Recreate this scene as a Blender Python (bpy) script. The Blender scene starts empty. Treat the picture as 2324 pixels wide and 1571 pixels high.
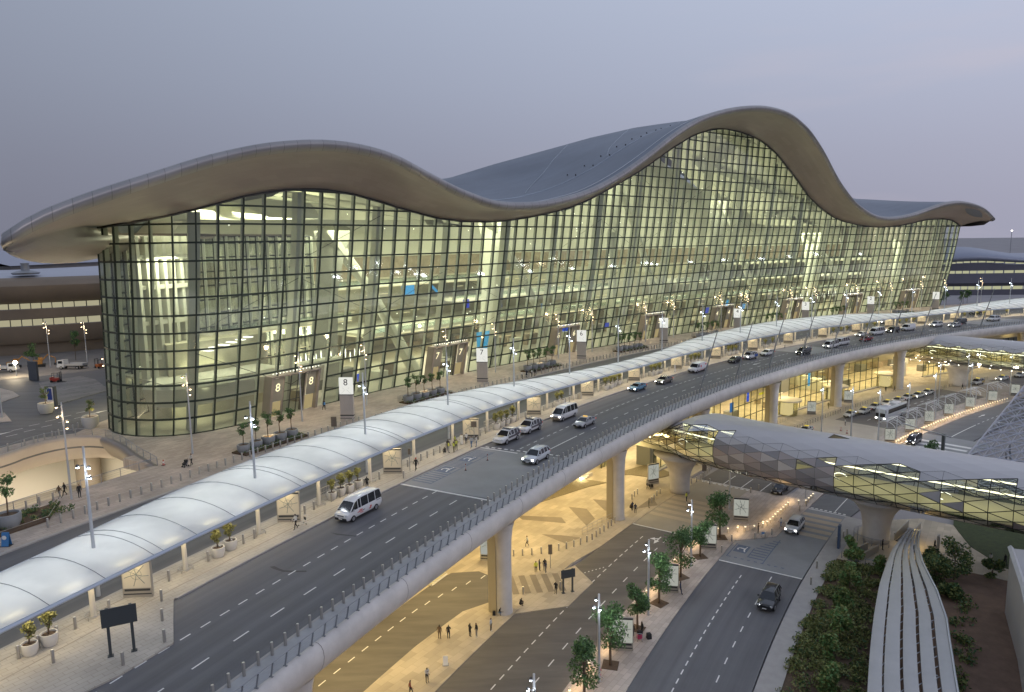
import bpy, bmesh, math, random
import numpy as np
from mathutils import Vector, Matrix, Euler
R_ = math.radians
sc = bpy.context.scene
COL = sc.collection
random.seed(7)
rng = np.random.default_rng(7)

# ------------------------------------------------------------------ camera
CZ = 44.0
FOC = 0.703
PITCH = math.atan((785.5 - 550.0) / (FOC * 2324.0))
ROLL = R_(0.95)
fw = Vector((0, math.cos(PITCH), -math.sin(PITCH)))
r0 = Vector((1, 0, 0)); u0 = r0.cross(fw)
rv = r0 * math.cos(ROLL) - u0 * math.sin(ROLL)
uv_ = u0 * math.cos(ROLL) + r0 * math.sin(ROLL)
cd = bpy.data.cameras.new('camera'); cam = bpy.data.objects.new('camera', cd); COL.objects.link(cam)
M4 = Matrix((rv, uv_, -fw)).transposed().to_4x4(); M4.translation = Vector((0, 0, CZ))
cam.matrix_world = M4
cd.sensor_fit = 'HORIZONTAL'; cd.sensor_width = 36.0; cd.lens = 36.0 * FOC
cd.clip_start = 0.5; cd.clip_end = 12000
sc.camera = cam

# ------------------------------------------------------------------ sky and light
w = bpy.data.worlds.new('World'); sc.world = w; w.use_nodes = True
nt = w.node_tree; nt.nodes.clear()
def wn(t, **k):
    n = nt.nodes.new(t)
    for a, b in k.items(): setattr(n, a, b)
    return n
out = wn('ShaderNodeOutputWorld'); bg = wn('ShaderNodeBackground'); bg.inputs[1].default_value = 1.0
tc = wn('ShaderNodeTexCoord'); sep = wn('ShaderNodeSeparateXYZ')
nt.links.new(tc.outputs['Generated'], sep.inputs[0])
ramp = wn('ShaderNodeValToRGB'); cr = ramp.color_ramp
for p, c in [(0.0, (.285, .297, .385)), (0.04, (.295, .308, .40)), (.10, (.325, .345, .445)), (.20, (.385, .425, .545)), (.30, (.435, .490, .625)), (.5, (.46, .53, .67)), (1.0, (.43, .50, .66))]:
    e = cr.elements.new(p) if p not in (0.0, 1.0) else cr.elements[0 if p == 0 else -1]
    e.color = (*c, 1)
nt.links.new(sep.outputs['Z'], ramp.inputs[0])
# pinkish afterglow towards the east side of the picture
mr = wn('ShaderNodeMapRange'); mr.inputs[1].default_value = -.55; mr.inputs[2].default_value = .75
mr.inputs[3].default_value = .74; mr.inputs[4].default_value = 1.34
nt.links.new(sep.outputs['X'], mr.inputs[0])
mixt = wn('ShaderNodeMix', data_type='RGBA', blend_type='MIX')
mrp = wn('ShaderNodeMapRange'); mrp.inputs[1].default_value = -.2; mrp.inputs[2].default_value = .8; mrp.inputs[3].default_value = 0; mrp.inputs[4].default_value = .10
nt.links.new(sep.outputs['X'], mrp.inputs[0]); nt.links.new(mrp.outputs[0], mixt.inputs[0])
nt.links.new(ramp.outputs[0], mixt.inputs[6]); mixt.inputs[7].default_value = (.46, .37, .42, 1)
vm = wn('ShaderNodeVectorMath', operation='SCALE')
nt.links.new(mixt.outputs[2], vm.inputs[0]); nt.links.new(mr.outputs[0], vm.inputs['Scale'])
# soft streaks of high cloud
mp = wn('ShaderNodeMapping'); mp.inputs['Scale'].default_value = (1.2, 1.2, 6.5)
nz = wn('ShaderNodeTexNoise'); nz.inputs['Scale'].default_value = 2.2; nz.inputs['Detail'].default_value = 5
nt.links.new(tc.outputs['Generated'], mp.inputs[0]); nt.links.new(mp.outputs[0], nz.inputs[0])
mc = wn('ShaderNodeMapRange'); mc.inputs[1].default_value = .52; mc.inputs[2].default_value = .75; mc.inputs[3].default_value = 0; mc.inputs[4].default_value = .34
nt.links.new(nz.outputs[0], mc.inputs[0])
mx2 = wn('ShaderNodeMix', data_type='RGBA'); cm = wn('ShaderNodeMapRange'); cm.inputs[1].default_value = -.1; cm.inputs[2].default_value = .6; nt.links.new(sep.outputs['X'], cm.inputs[0]); cmm = wn('ShaderNodeMath', operation='MULTIPLY'); nt.links.new(cm.outputs[0], cmm.inputs[0]); nt.links.new(mc.outputs[0], cmm.inputs[1]); nt.links.new(cmm.outputs[0], mx2.inputs[0])
nt.links.new(vm.outputs[0], mx2.inputs[6]); mx2.inputs[7].default_value = (.66, .57, .62, 1)
# a little physically based dusk sky under it
sky = wn('ShaderNodeTexSky', sky_type='NISHITA'); sky.sun_disc = False; sky.sun_elevation = R_(1.0); sky.sun_rotation = R_(75)
sk2 = wn('ShaderNodeVectorMath', operation='SCALE'); sk2.inputs['Scale'].default_value = .05
nt.links.new(sky.outputs[0], sk2.inputs[0])
mx3 = wn('ShaderNodeMix', data_type='RGBA'); mx3.inputs[0].default_value = .06
nt.links.new(mx2.outputs[2], mx3.inputs[6]); nt.links.new(sk2.outputs[0], mx3.inputs[7])
nt.links.new(mx3.outputs[2], bg.inputs[0]); nt.links.new(bg.outputs[0], out.inputs[0])
sl = bpy.data.lights.new('dusk_sun', 'SUN'); sl.energy = .35; sl.angle = R_(25); sl.color = (1, .86, .82)
so_ = bpy.data.objects.new('dusk_sun', sl); COL.objects.link(so_); so_.rotation_euler = (R_(62), 0, R_(62))

sc.view_settings.view_transform = 'Standard'; sc.view_settings.look = 'None'
sc.view_settings.exposure = 0.0; sc.view_settings.gamma = 1.0; sc.view_settings.use_curve_mapping = False
sc.render.engine = 'CYCLES'
cy = sc.cycles
cy.use_denoising = True
try: cy.denoiser = 'OPENIMAGEDENOISE'
except Exception: pass
cy.use_adaptive_sampling = True; cy.adaptive_threshold = .02
cy.max_bounces = 5; cy.diffuse_bounces = 3; cy.glossy_bounces = 2; cy.transmission_bounces = 4; cy.transparent_max_bounces = 14
cy.sample_clamp_indirect = 2.5; cy.sample_clamp_direct = 40; cy.caustics_reflective = False; cy.caustics_refractive = False
cy.use_light_tree = True

# ------------------------------------------------------------------ plan coordinates
# s runs along the row of canopy columns, o is the distance to its camera side
_A = R_(54.0); _ca, _sa = math.cos(_A), math.sin(_A)
_co = [-3.849546178516051e-07, -0.0012876647924825897, 0.037350649834124866, 0.4873884014774588]
_u = np.linspace(-165, 640, 16101); _v = np.polyval(_co, np.clip(_u, -165, 420))
_d = _co[0] * 3 * 420**2 + _co[1] * 2 * 420 + _co[2]
_v = np.where(_u > 420, np.polyval(_co, 420.0) + _d * (_u - 420), _v)
_X = _u * _ca - _v * _sa; _Y = 115.0 + _u * _sa + _v * _ca
_S = np.concatenate([[0], np.cumsum(np.hypot(np.diff(_X), np.diff(_Y)))])
_S -= np.interp(-69.07727938925986, _u, _S)
_T = np.unwrap(np.arctan2(np.gradient(_Y), np.gradient(_X)))
def th(s): return float(np.interp(s, _S, _T))
def XY(s, o):
    x = np.interp(s, _S, _X); y = np.interp(s, _S, _Y); t = np.interp(s, _S, _T)
    return float(x + o * math.sin(t)), float(y - o * math.cos(t))
def P3(s, o, z): return Vector((*XY(s, o), z))
DK = 14.5      # upper road level
def rail(vals):
    return lambda s: float(np.interp(s, [v[0] for v in vals], [v[1] for v in vals]))

# ------------------------------------------------------------------ materials
MATS = {}
def mat(name, col, rough=.6, metal=0.0, noise=0.0, nscale=1.0, bump=0.0, bscale=20.0, emit=None, estr=0.0, spec=.5, stretch=None, col2=None):
    if name in MATS: return MATS[name]
    m = bpy.data.materials.new(name); m.use_nodes = True; t = m.node_tree
    b = t.nodes['Principled BSDF']
    b.inputs['Base Color'].default_value = (*col, 1); b.inputs['Roughness'].default_value = rough
    b.inputs['Metallic'].default_value = metal; b.inputs['Specular IOR Level'].default_value = spec
    if noise or bump:
        c = t.nodes.new('ShaderNodeTexCoord')
        src = c.outputs['Object']
        if stretch:
            g = t.nodes.new('ShaderNodeMapping'); g.inputs['Scale'].default_value = stretch
            g.inputs['Rotation'].default_value = (0, 0, -R_(55)); g.vector_type = 'TEXTURE' if False else 'POINT'
            t.links.new(src, g.inputs[0]); src = g.outputs[0]
    if noise:
        n = t.nodes.new('ShaderNodeTexNoise'); n.inputs['Scale'].default_value = nscale; n.inputs['Detail'].default_value = 6
        n.inputs['Roughness'].default_value = .65
        t.links.new(src, n.inputs['Vector'])
        x = t.nodes.new('ShaderNodeMix'); x.data_type = 'RGBA'
        c2 = col2 or tuple(min(1, v * (1 + noise)) for v in col); c1 = tuple(v * (1 - noise) for v in col) if not col2 else col
        x.inputs[6].default_value = (*c1, 1); x.inputs[7].default_value = (*c2, 1)
        r = t.nodes.new('ShaderNodeMapRange'); r.inputs[1].default_value = .3; r.inputs[2].default_value = .7
        t.links.new(n.outputs[0], r.inputs[0]); t.links.new(r.outputs[0], x.inputs[0]); t.links.new(x.outputs[2], b.inputs['Base Color'])
        rr = t.nodes.new('ShaderNodeMapRange'); rr.inputs[3].default_value = max(0, rough - .12); rr.inputs[4].default_value = min(1, rough + .1)
        t.links.new(n.outputs[0], rr.inputs[0]); t.links.new(rr.outputs[0], b.inputs['Roughness'])
    if bump:
        n2 = t.nodes.new('ShaderNodeTexNoise'); n2.inputs['Scale'].default_value = bscale; n2.inputs['Detail'].default_value = 3
        t.links.new(src, n2.inputs['Vector'])
        bp = t.nodes.new('ShaderNodeBump'); bp.inputs['Strength'].default_value = bump; bp.inputs['Distance'].default_value = .05
        t.links.new(n2.outputs[0], bp.inputs['Height']); t.links.new(bp.outputs[0], b.inputs['Normal'])
    if emit:
        b.inputs['Emission Color'].default_value = (*emit, 1); b.inputs['Emission Strength'].default_value = estr
    MATS[name] = m
    return m
def roadmat(name, col, lanes, width):
    """asphalt laid out on (distance along, offset across): darker wheel tracks, streaks, patches"""
    m = bpy.data.materials.new(name); m.use_nodes = True; t = m.node_tree; b = t.nodes['Principled BSDF']
    u = t.nodes.new('ShaderNodeUVMap'); sp = t.nodes.new('ShaderNodeSeparateXYZ'); t.links.new(u.outputs[0], sp.inputs[0])
    def mapped(sc_, scale, det=5):
        g = t.nodes.new('ShaderNodeMapping'); g.inputs['Scale'].default_value = sc_; n = t.nodes.new('ShaderNodeTexNoise'); n.inputs['Scale'].default_value = scale; n.inputs['Detail'].default_value = det; n.inputs['Roughness'].default_value = .65
        t.links.new(u.outputs[0], g.inputs[0]); t.links.new(g.outputs[0], n.inputs[0]); return n
    a = mapped((.018, .75, 1), 1.0, 4); c = mapped((.3, .3, 1), 1.0, 8); f = mapped((9, 9, 1), 1.0, 2)
    wv = t.nodes.new('ShaderNodeMath'); wv.operation = 'SINE'; ml = t.nodes.new('ShaderNodeMath'); ml.operation = 'MULTIPLY'; ml.inputs[1].default_value = 2 * math.pi / (width / 2); t.links.new(sp.outputs['Y'], ml.inputs[0]); t.links.new(ml.outputs[0], wv.inputs[0])
    def mad(x, k, y):
        q = t.nodes.new('ShaderNodeMath'); q.operation = 'MULTIPLY_ADD'; q.inputs[1].default_value = k; t.links.new(x, q.inputs[0])
        if isinstance(y, float): q.inputs[2].default_value = y
        else: t.links.new(y, q.inputs[2])
        return q.outputs[0]
    v = mad(a.outputs[0], .95, .12); v = mad(c.outputs[0], .55, v); v = mad(f.outputs[0], .22, v); v = mad(wv.outputs[0], .06, v)
    s_ = t.nodes.new('ShaderNodeVectorMath'); s_.operation = 'SCALE'; s_.inputs[0].default_value = col; t.links.new(v, s_.inputs['Scale']); t.links.new(s_.outputs[0], b.inputs['Base Color'])
    r = t.nodes.new('ShaderNodeMapRange'); r.inputs[3].default_value = .5; r.inputs[4].default_value = .85; t.links.new(c.outputs[0], r.inputs[0]); t.links.new(r.outputs[0], b.inputs['Roughness'])
    bp = t.nodes.new('ShaderNodeBump'); bp.inputs['Strength'].default_value = .12; bp.inputs['Distance'].default_value = .02; t.links.new(f.outputs[0], bp.inputs['Height']); t.links.new(bp.outputs[0], b.inputs['Normal'])
    MATS[name] = m; return m
def paving(name, col, bw=1.2, bh=.6, mortar=.02, rough=.7, var=.12):
    if name in MATS: return MATS[name]
    m = bpy.data.materials.new(name); m.use_nodes = True; t = m.node_tree; b = t.nodes['Principled BSDF']
    c = t.nodes.new('ShaderNodeTexCoord'); g = t.nodes.new('ShaderNodeMapping'); g.inputs['Rotation'].default_value = (0, 0, R_(-55))
    t.links.new(c.outputs['Object'], g.inputs[0])
    k = t.nodes.new('ShaderNodeTexBrick'); k.inputs['Scale'].default_value = 1.0
    k.inputs['Brick Width'].default_value = bw; k.inputs['Row Height'].default_value = bh; k.inputs['Mortar Size'].default_value = mortar
    k.inputs['Color1'].default_value = (*[v * (1 + var) for v in col], 1); k.inputs['Color2'].default_value = (*[v * (1 - var) for v in col], 1)
    k.inputs['Mortar'].default_value = (*[v * .7 for v in col], 1)
    t.links.new(g.outputs[0], k.inputs[0])
    n = t.nodes.new('ShaderNodeTexNoise'); n.inputs['Scale'].default_value = .22; n.inputs['Detail'].default_value = 7
    t.links.new(c.outputs['Object'], n.inputs[0])
    r = t.nodes.new('ShaderNodeMapRange'); r.inputs[1].default_value = .3; r.inputs[2].default_value = .7; r.inputs[3].default_value = .8; r.inputs[4].default_value = 1.12
    t.links.new(n.outputs[0], r.inputs[0])
    v = t.nodes.new('ShaderNodeVectorMath'); v.operation = 'SCALE'
    t.links.new(k.outputs[0], v.inputs[0]); t.links.new(r.outputs[0], v.inputs['Scale']); t.links.new(v.outputs[0], b.inputs['Base Color'])
    b.inputs['Roughness'].default_value = rough
    MATS[name] = m
    return m
def glassmat(name, tint, refl=.12, rough=.03, gcol=(1, 1, 1), veil=0.0):
    if name in MATS: return MATS[name]
    m = bpy.data.materials.new(name); m.use_nodes = True; t = m.node_tree; t.nodes.clear()
    o = t.nodes.new('ShaderNodeOutputMaterial'); tr = t.nodes.new('ShaderNodeBsdfTransparent'); gl = t.nodes.new('ShaderNodeBsdfGlossy')
    geo = t.nodes.new('ShaderNodeNewGeometry')
    rr = t.nodes.new('ShaderNodeMapRange'); rr.inputs[3].default_value = .86; rr.inputs[4].default_value = 1.06
    t.links.new(geo.outputs['Random Per Island'], rr.inputs[0])
    vm_ = t.nodes.new('ShaderNodeVectorMath'); vm_.operation = 'SCALE'; vm_.inputs[0].default_value = tint
    t.links.new(rr.outputs[0], vm_.inputs['Scale']); t.links.new(vm_.outputs[0], tr.inputs[0])
    gl.inputs['Roughness'].default_value = rough; gl.inputs['Color'].default_value = (*gcol, 1)
    lw = t.nodes.new('ShaderNodeLayerWeight'); lw.inputs[0].default_value = .28
    ma = t.nodes.new('ShaderNodeMath'); ma.operation = 'MULTIPLY_ADD'; ma.inputs[1].default_value = .55; ma.inputs[2].default_value = refl
    t.links.new(lw.outputs['Fresnel'], ma.inputs[0])
    mx = t.nodes.new('ShaderNodeMixShader'); t.links.new(ma.outputs[0], mx.inputs[0]); t.links.new(tr.outputs[0], mx.inputs[1]); t.links.new(gl.outputs[0], mx.inputs[2])
    last = mx
    if veil:  # pale diffuse mixed in as a hazy veil over the panes
        di = t.nodes.new('ShaderNodeBsdfDiffuse'); di.inputs[0].default_value = (.62, .66, .60, 1)
        m3 = t.nodes.new('ShaderNodeMixShader'); m3.inputs[0].default_value = veil; t.links.new(mx.outputs[0], m3.inputs[1]); t.links.new(di.outputs[0], m3.inputs[2]); last = m3
    t.links.new(last.outputs[0], o.inputs[0])
    MATS[name] = m
    return m
def lampmat(name, col, strength):
    if name in MATS: return MATS[name]
    m = bpy.data.materials.new(name); m.use_nodes = True; t = m.node_tree; t.nodes.clear()
    o = t.nodes.new('ShaderNodeOutputMaterial'); e = t.nodes.new('ShaderNodeEmission')
    e.inputs[0].default_value = (*col, 1); e.inputs[1].default_value = strength; t.links.new(e.outputs[0], o.inputs[0])
    MATS[name] = m
    return m
def panelmat(name, col, uw, vw, rough=.45, metal=.35, line=.55, lw_=.04, var=.05):
    """sheet metal cladding with thin joints, laid out on the mesh's own UVs in metres"""
    if name in MATS: return MATS[name]
    m = bpy.data.materials.new(name); m.use_nodes = True; t = m.node_tree; b = t.nodes['Principled BSDF']
    uvn = t.nodes.new('ShaderNodeUVMap')
    k = t.nodes.new('ShaderNodeTexBrick'); k.inputs['Scale'].default_value = 1.0; k.offset = 0.5
    k.inputs['Brick Width'].default_value = uw; k.inputs['Row Height'].default_value = vw; k.inputs['Mortar Size'].default_value = lw_
    k.inputs['Color1'].default_value = (*[v * (1 + var) for v in col], 1); k.inputs['Color2'].default_value = (*[v * (1 - var) for v in col], 1)
    k.inputs['Mortar'].default_value = (*[v * line for v in col], 1); k.inputs['Mortar Smooth'].default_value = .3
    t.links.new(uvn.outputs[0], k.inputs[0])
    n = t.nodes.new('ShaderNodeTexNoise'); n.inputs['Scale'].default_value = .06; n.inputs['Detail'].default_value = 6
    t.links.new(uvn.outputs[0], n.inputs[0])
    r = t.nodes.new('ShaderNodeMapRange'); r.inputs[1].default_value = .3; r.inputs[2].default_value = .7; r.inputs[3].default_value = .88; r.inputs[4].default_value = 1.1
    t.links.new(n.outputs[0], r.inputs[0])
    v = t.nodes.new('ShaderNodeVectorMath'); v.operation = 'SCALE'
    t.links.new(k.outputs[0], v.inputs[0]); t.links.new(r.outputs[0], v.inputs['Scale']); t.links.new(v.outputs[0], b.inputs['Base Color'])
    b.inputs['Roughness'].default_value = rough; b.inputs['Metallic'].default_value = metal
    MATS[name] = m
    return m

# ------------------------------------------------------------------ mesh helpers
class MB:
    def __init__(s): s.v = []; s.f = []; s.m = []; s.uv = {}
    def add(s, vs, fs, mi=0):
        b = len(s.v); s.v += [tuple(p) for p in vs]
        for f in fs: s.f.append([b + i for i in f]); s.m.append(mi)
    def quad(s, a, b, c, d, mi=0): s.add([a, b, c, d], [(0, 1, 2, 3)], mi)
    def box(s, c, size, M=None, mi=0, taper=1.0):
        hx, hy, hz = size[0] / 2, size[1] / 2, size[2] / 2
        vs = [Vector((x * hx * (taper if z > 0 else 1), y * hy * (taper if z > 0 else 1), z * hz)) for z in (-1, 1) for x, y in ((-1, -1), (1, -1), (1, 1), (-1, 1))]
        if M is not None: vs = [M @ p for p in vs]
        c = Vector(c); vs = [p + c for p in vs]
        s.add(vs, [(3, 2, 1, 0), (4, 5, 6, 7), (0, 1, 5, 4), (1, 2, 6, 5), (2, 3, 7, 6), (3, 0, 4, 7)], mi)
    def tube(s, pts, r, n=8, mi=0, cap=True, flat=1.0):
        pts = [Vector(p) for p in pts]; k = len(pts); rs = r if hasattr(r, '__len__') else [r] * k
        rings = []
        for i, p in enumerate(pts):
            d = (pts[min(i + 1, k - 1)] - pts[max(i - 1, 0)])
            d = d.normalized() if d.length > 1e-9 else Vector((0, 0, 1))
            a = Vector((0, 0, 1)) if abs(d.z) < .95 else Vector((1, 0, 0))
            x = d.cross(a).normalized(); y = x.cross(d)
            rings.append([p + x * (rs[i] * math.cos(2 * math.pi * j / n)) + y * (rs[i] * flat * math.sin(2 * math.pi * j / n)) for j in range(n)])
        vs = [q for g in rings for q in g]; fs = []
        for i in range(k - 1):
            for j in range(n): fs.append((i * n + j, i * n + (j + 1) % n, (i + 1) * n + (j + 1) % n, (i + 1) * n + j))
        if cap: fs.append(tuple(range(n))[::-1]); fs.append(tuple((k - 1) * n + j for j in range(n)))
        s.add(vs, fs, mi)
    def lathe(s, prof, n=16, c=(0, 0, 0), mi=0):
        c = Vector(c); vs = []; fs = []; k = len(prof)
        for r, z in prof:
            for j in range(n): vs.append(c + Vector((r * math.cos(2 * math.pi * j / n), r * math.sin(2 * math.pi * j / n), z)))
        for i in range(k - 1):
            for j in range(n): fs.append((i * n + j, i * n + (j + 1) % n, (i + 1) * n + (j + 1) % n, (i + 1) * n + j))
        if prof[0][0] > 0.001: fs.append(tuple(range(n))[::-1])
        if prof[-1][0] > 0.001: fs.append(tuple((k - 1) * n + j for j in range(n)))
        s.add(vs, fs, mi)
    def prism(s, poly, z0, z1, mi=0, side=None):
        n = len(poly); vs = [(p[0], p[1], z0) for p in poly] + [(p[0], p[1], z1) for p in poly]
        a = sum(poly[i][0] * poly[(i + 1) % n][1] - poly[(i + 1) % n][0] * poly[i][1] for i in range(n))
        order = range(n) if a > 0 else range(n - 1, -1, -1); idx = list(order)
        s.add(vs, [tuple(n + i for i in idx)], mi)
        s.add(vs, [tuple(i for i in idx[::-1])], mi)
        s.add(vs, [(idx[i], idx[(i + 1) % n], n + idx[(i + 1) % n], n + idx[i]) for i in range(n)], mi if side is None else side)
    def grid(s, rows, mi=0, uv=None, closed=False, flip=False):
        b = len(s.v); nr = len(rows); nc = len(rows[0])
        s.v += [tuple(p) for r in rows for p in r]
        for i in range(nr - 1):
            for j in range(nc if closed else nc - 1):
                j2 = (j + 1) % nc
                f = [b + i * nc + j, b + i * nc + j2, b + (i + 1) * nc + j2, b + (i + 1) * nc + j]
                if flip: f.reverse()
                s.f.append(f); s.m.append(mi)
        if uv is not None:
            for i in range(nr):
                for j in range(nc): s.uv[b + i * nc + j] = uv[i][j]
    def build(s, name, mats, parent=None, smooth=False, loc=None, angle=None):
        me = bpy.data.meshes.new(name)
        me.from_pydata(s.v, [], s.f)
        for m in (mats if isinstance(mats, (list, tuple)) else [mats]): me.materials.append(m)
        me.polygons.foreach_set('material_index', s.m)
        if smooth: me.polygons.foreach_set('use_smooth', [True] * len(s.f))
        if s.uv:
            l = me.uv_layers.new(name='UVMap')
            for p in me.polygons:
                for li in p.loop_indices:
                    l.data[li].uv = s.uv.get(me.loops[li].vertex_index, (0, 0))
        me.validate(); me.update()
        if smooth and angle: me.set_sharp_from_angle(angle=R_(angle))
        ob = bpy.data.objects.new(name, me); COL.objects.link(ob)
        if parent: ob.parent = parent
        if loc is not None: ob.location = loc
        return ob
def tag(o, label=None, cat=None, group=None, kind=None):
    if label: o['label'] = label
    if cat: o['category'] = cat
    if group: o['group'] = group
    if kind: o['kind'] = kind
    return o
def thing(name, label, cat, loc=(0, 0, 0), rz=0.0, group=None):
    e = bpy.data.objects.new(name, None); COL.objects.link(e); e.location = loc; e.rotation_euler = (0, 0, rz)
    e.empty_display_size = .3
    return tag(e, label, cat, group)
def struct(name, mb, m, **k): return tag(mb.build(name, m, **k), kind='structure')
def copy_tree(o, parent=None):
    c = o.copy(); COL.objects.link(c)
    if parent is not None: c.parent = parent
    for ch in [x for x in o.children]: copy_tree(ch, c)
    return c
def place(proto, used, loc, rz=0.0, label=None, group=None, scale=None):
    """first call moves the prototype itself, later calls copy it with its parts"""
    o = proto if not used[0] else copy_tree(proto); used[0] = True
    o.location = loc; o.rotation_euler = (0, 0, rz)
    if scale: o.scale = (scale,) * 3
    if label: o['label'] = label
    if group: o['group'] = group
    return o
ORD = 'first second third fourth fifth sixth seventh eighth ninth tenth eleventh twelfth thirteenth fourteenth fifteenth sixteenth seventeenth eighteenth nineteenth twentieth twenty-first twenty-second twenty-third twenty-fourth'.split()
def strip(mb, s0, s1, o0, o1, z0, z1, step=2.0, mi=0, side=None):
    """slab between two offsets of the plan line; o0, o1 may be functions of s"""
    f0 = o0 if callable(o0) else (lambda s: o0); f1 = o1 if callable(o1) else (lambda s: o1)
    n = max(1, int(math.ceil((s1 - s0) / step))); ss = [s0 + (s1 - s0) * i / n for i in range(n + 1)]
    a = [XY(s, f0(s)) for s in ss]; b = [XY(s, f1(s)) for s in ss]
    mb.grid([[(*p, z1) for p in a], [(*p, z1) for p in b]], mi, flip=True, uv=[[(s, f0(s)) for s in ss], [(s, f1(s)) for s in ss]])
    sd = mi if side is None else side
    if z1 - z0 > 1e-4:
        mb.grid([[(*p, z0) for p in a], [(*p, z1) for p in a]], sd, flip=True); mb.grid([[(*p, z1) for p in b], [(*p, z0) for p in b]], sd, flip=True)
        mb.quad((*a[0], z0), (*a[0], z1), (*b[0], z1), (*b[0], z0), sd); mb.quad((*b[-1], z0), (*b[-1], z1), (*a[-1], z1), (*a[-1], z0), sd)
def sopoly(pts, step=3.0):
    out_ = []
    for i in range(len(pts)):
        a, b = pts[i], pts[(i + 1) % len(pts)]
        n = max(1, int(math.hypot(b[0] - a[0], b[1] - a[1]) / step))
        for k in range(n): out_.append(XY(a[0] + (b[0] - a[0]) * k / n, a[1] + (b[1] - a[1]) * k / n))
    return out_
def light(kind, loc, power, col=(1, 1, 1), size=1.0, size_y=None, rot=(0, 0, 0), name='lamp_light', parent=None, spot=None):
    l = bpy.data.lights.new(name, kind); l.energy = power; l.color = col
    if kind == 'AREA':
        l.shape = 'RECTANGLE'; l.size = size; l.size_y = size_y or size
    elif kind in ('POINT', 'SPOT'): l.shadow_soft_size = size
    if spot: l.spot_size = R_(spot); l.spot_blend = .6
    o = bpy.data.objects.new(name, l); COL.objects.link(o); o.location = loc; o.rotation_euler = rot
    if parent: o.parent = parent
    return o
def text_mesh(txt, size, ext=.01):
    cu = bpy.data.curves.new('txt', 'FONT'); cu.body = txt; cu.size = size; cu.extrude = ext; cu.align_x = 'CENTER'; cu.align_y = 'CENTER'; cu.resolution_u = 3
    ob = bpy.data.objects.new('txt', cu); COL.objects.link(ob)
    dg = bpy.context.evaluated_depsgraph_get()
    me = bpy.data.meshes.new_from_object(ob.evaluated_get(dg))
    vs = [tuple(v.co) for v in me.vertices]; fs = [tuple(p.vertices) for p in me.polygons]
    bpy.data.objects.remove(ob); bpy.data.curves.remove(cu); bpy.data.meshes.remove(me)
    return vs, fs
# ------------------------------------------------------------------ shared materials
asphalt = mat('asphalt', (.115, .116, .122), .68, noise=.28, nscale=.35, bump=.15, bscale=9, stretch=(.25, 1.6, 1))
asphalt_low = mat('asphalt_low', (.125, .113, .100), .75, noise=.25, nscale=.4, bump=.15, bscale=9, stretch=(.25, 1.6, 1))
table_grey = mat('raised_table', (.22, .225, .23), .6, noise=.14, nscale=.3)
pave = paving('pavement_stone', (.43, .37, .32), 1.2, .6)
pave_low = paving('plaza_stone', (.46, .39, .29), 1.8, .9, mortar=.012)
pave_dark = mat('dark_paving', (.24, .20, .15), .75, noise=.12, nscale=.6)
kerb_m = mat('kerb_stone', (.36, .34, .32), .7, noise=.1, nscale=1)
concrete = mat('concrete', (.55, .52, .49), .55, noise=.13, nscale=.45, bump=.05, bscale=3)
white_line = mat('line_paint', (.72, .71, .68), .6, noise=.12, nscale=3)
white_paint = mat('white_paint', (.74, .73, .71), .4)
steel = mat('steel', (.42, .40, .37), .38, metal=.75)
grey_metal = mat('grey_metal', (.30, .31, .33), .45, metal=.5)
light_metal = mat('light_metal', (.52, .54, .57), .42, metal=.35)
dark_metal = mat('dark_metal', (.055, .057, .06), .5, metal=.3)
soil = mat('soil', (.10, .065, .04), .95, noise=.3, nscale=4)
sand = mat('sand', (.30, .235, .175), .95, noise=.22, nscale=.5, bump=.3, bscale=4)
gravel = mat('gravel', (.20, .165, .10), .95, noise=.55, nscale=14, bump=.9, bscale=12)
lawn = mat('lawn', (.045, .060, .022), .95, noise=.35, nscale=1.5, bump=.5, bscale=25)
earth_far = mat('far_ground', (.27, .255, .26), .9, noise=.2, nscale=.02)

# ------------------------------------------------------------------ ground level
mb = MB(); mb.grid([[(x, y, -.25) for x in np.linspace(-6000, 6000, 25)] for y in np.linspace(-600, 10000, 25)]); struct('ground', mb, earth_far)
# paved plaza under and beside the raised road
mb = MB()
strip(mb, -40, 360, -22, 18.4, -.3, .10)
struct('plaza_pavement', mb, pave_low)
def poly_structure(name, pts, z0, z1, m, step=3.0):
    mb_ = MB(); mb_.prism(sopoly(pts, step), z0, z1); return struct(name, mb_, m)
poly_structure('service_road', [(-40, 5.2), (18, 5.2), (40, 5.2), (45, 5.6), (47.2, 8.6), (46.6, 11.5), (41.3, 14.7), (37, 12.6), (28, 12.0), (-40, 12.0)], -.3, .106, asphalt_low)
poly_structure('crossing_table', [(41.6, 14.9), (46.9, 11.7), (53.4, 18.6), (51.5, 22.8), (44.8, 22.6), (40.5, 18.0)], -.3, .114, pave_low)
mb = MB()
for i in range(6):
    a = i / 6 + .02; b_ = a + .09
    def lp(t): return (42.6 + 9.2 * t * .62 + 0, 14.6 + 7.2 * t)
    p0, p1 = lp(a), lp(b_)
    mb.prism(sopoly([(p0[0], p0[1]), (p1[0], p1[1]), (p1[0] + 4.0, p1[1] - 3.2), (p0[0] + 4.0, p0[1] - 3.2)]), .1, .119)
struct('crossing_stripes', mb, pave_dark)
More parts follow.
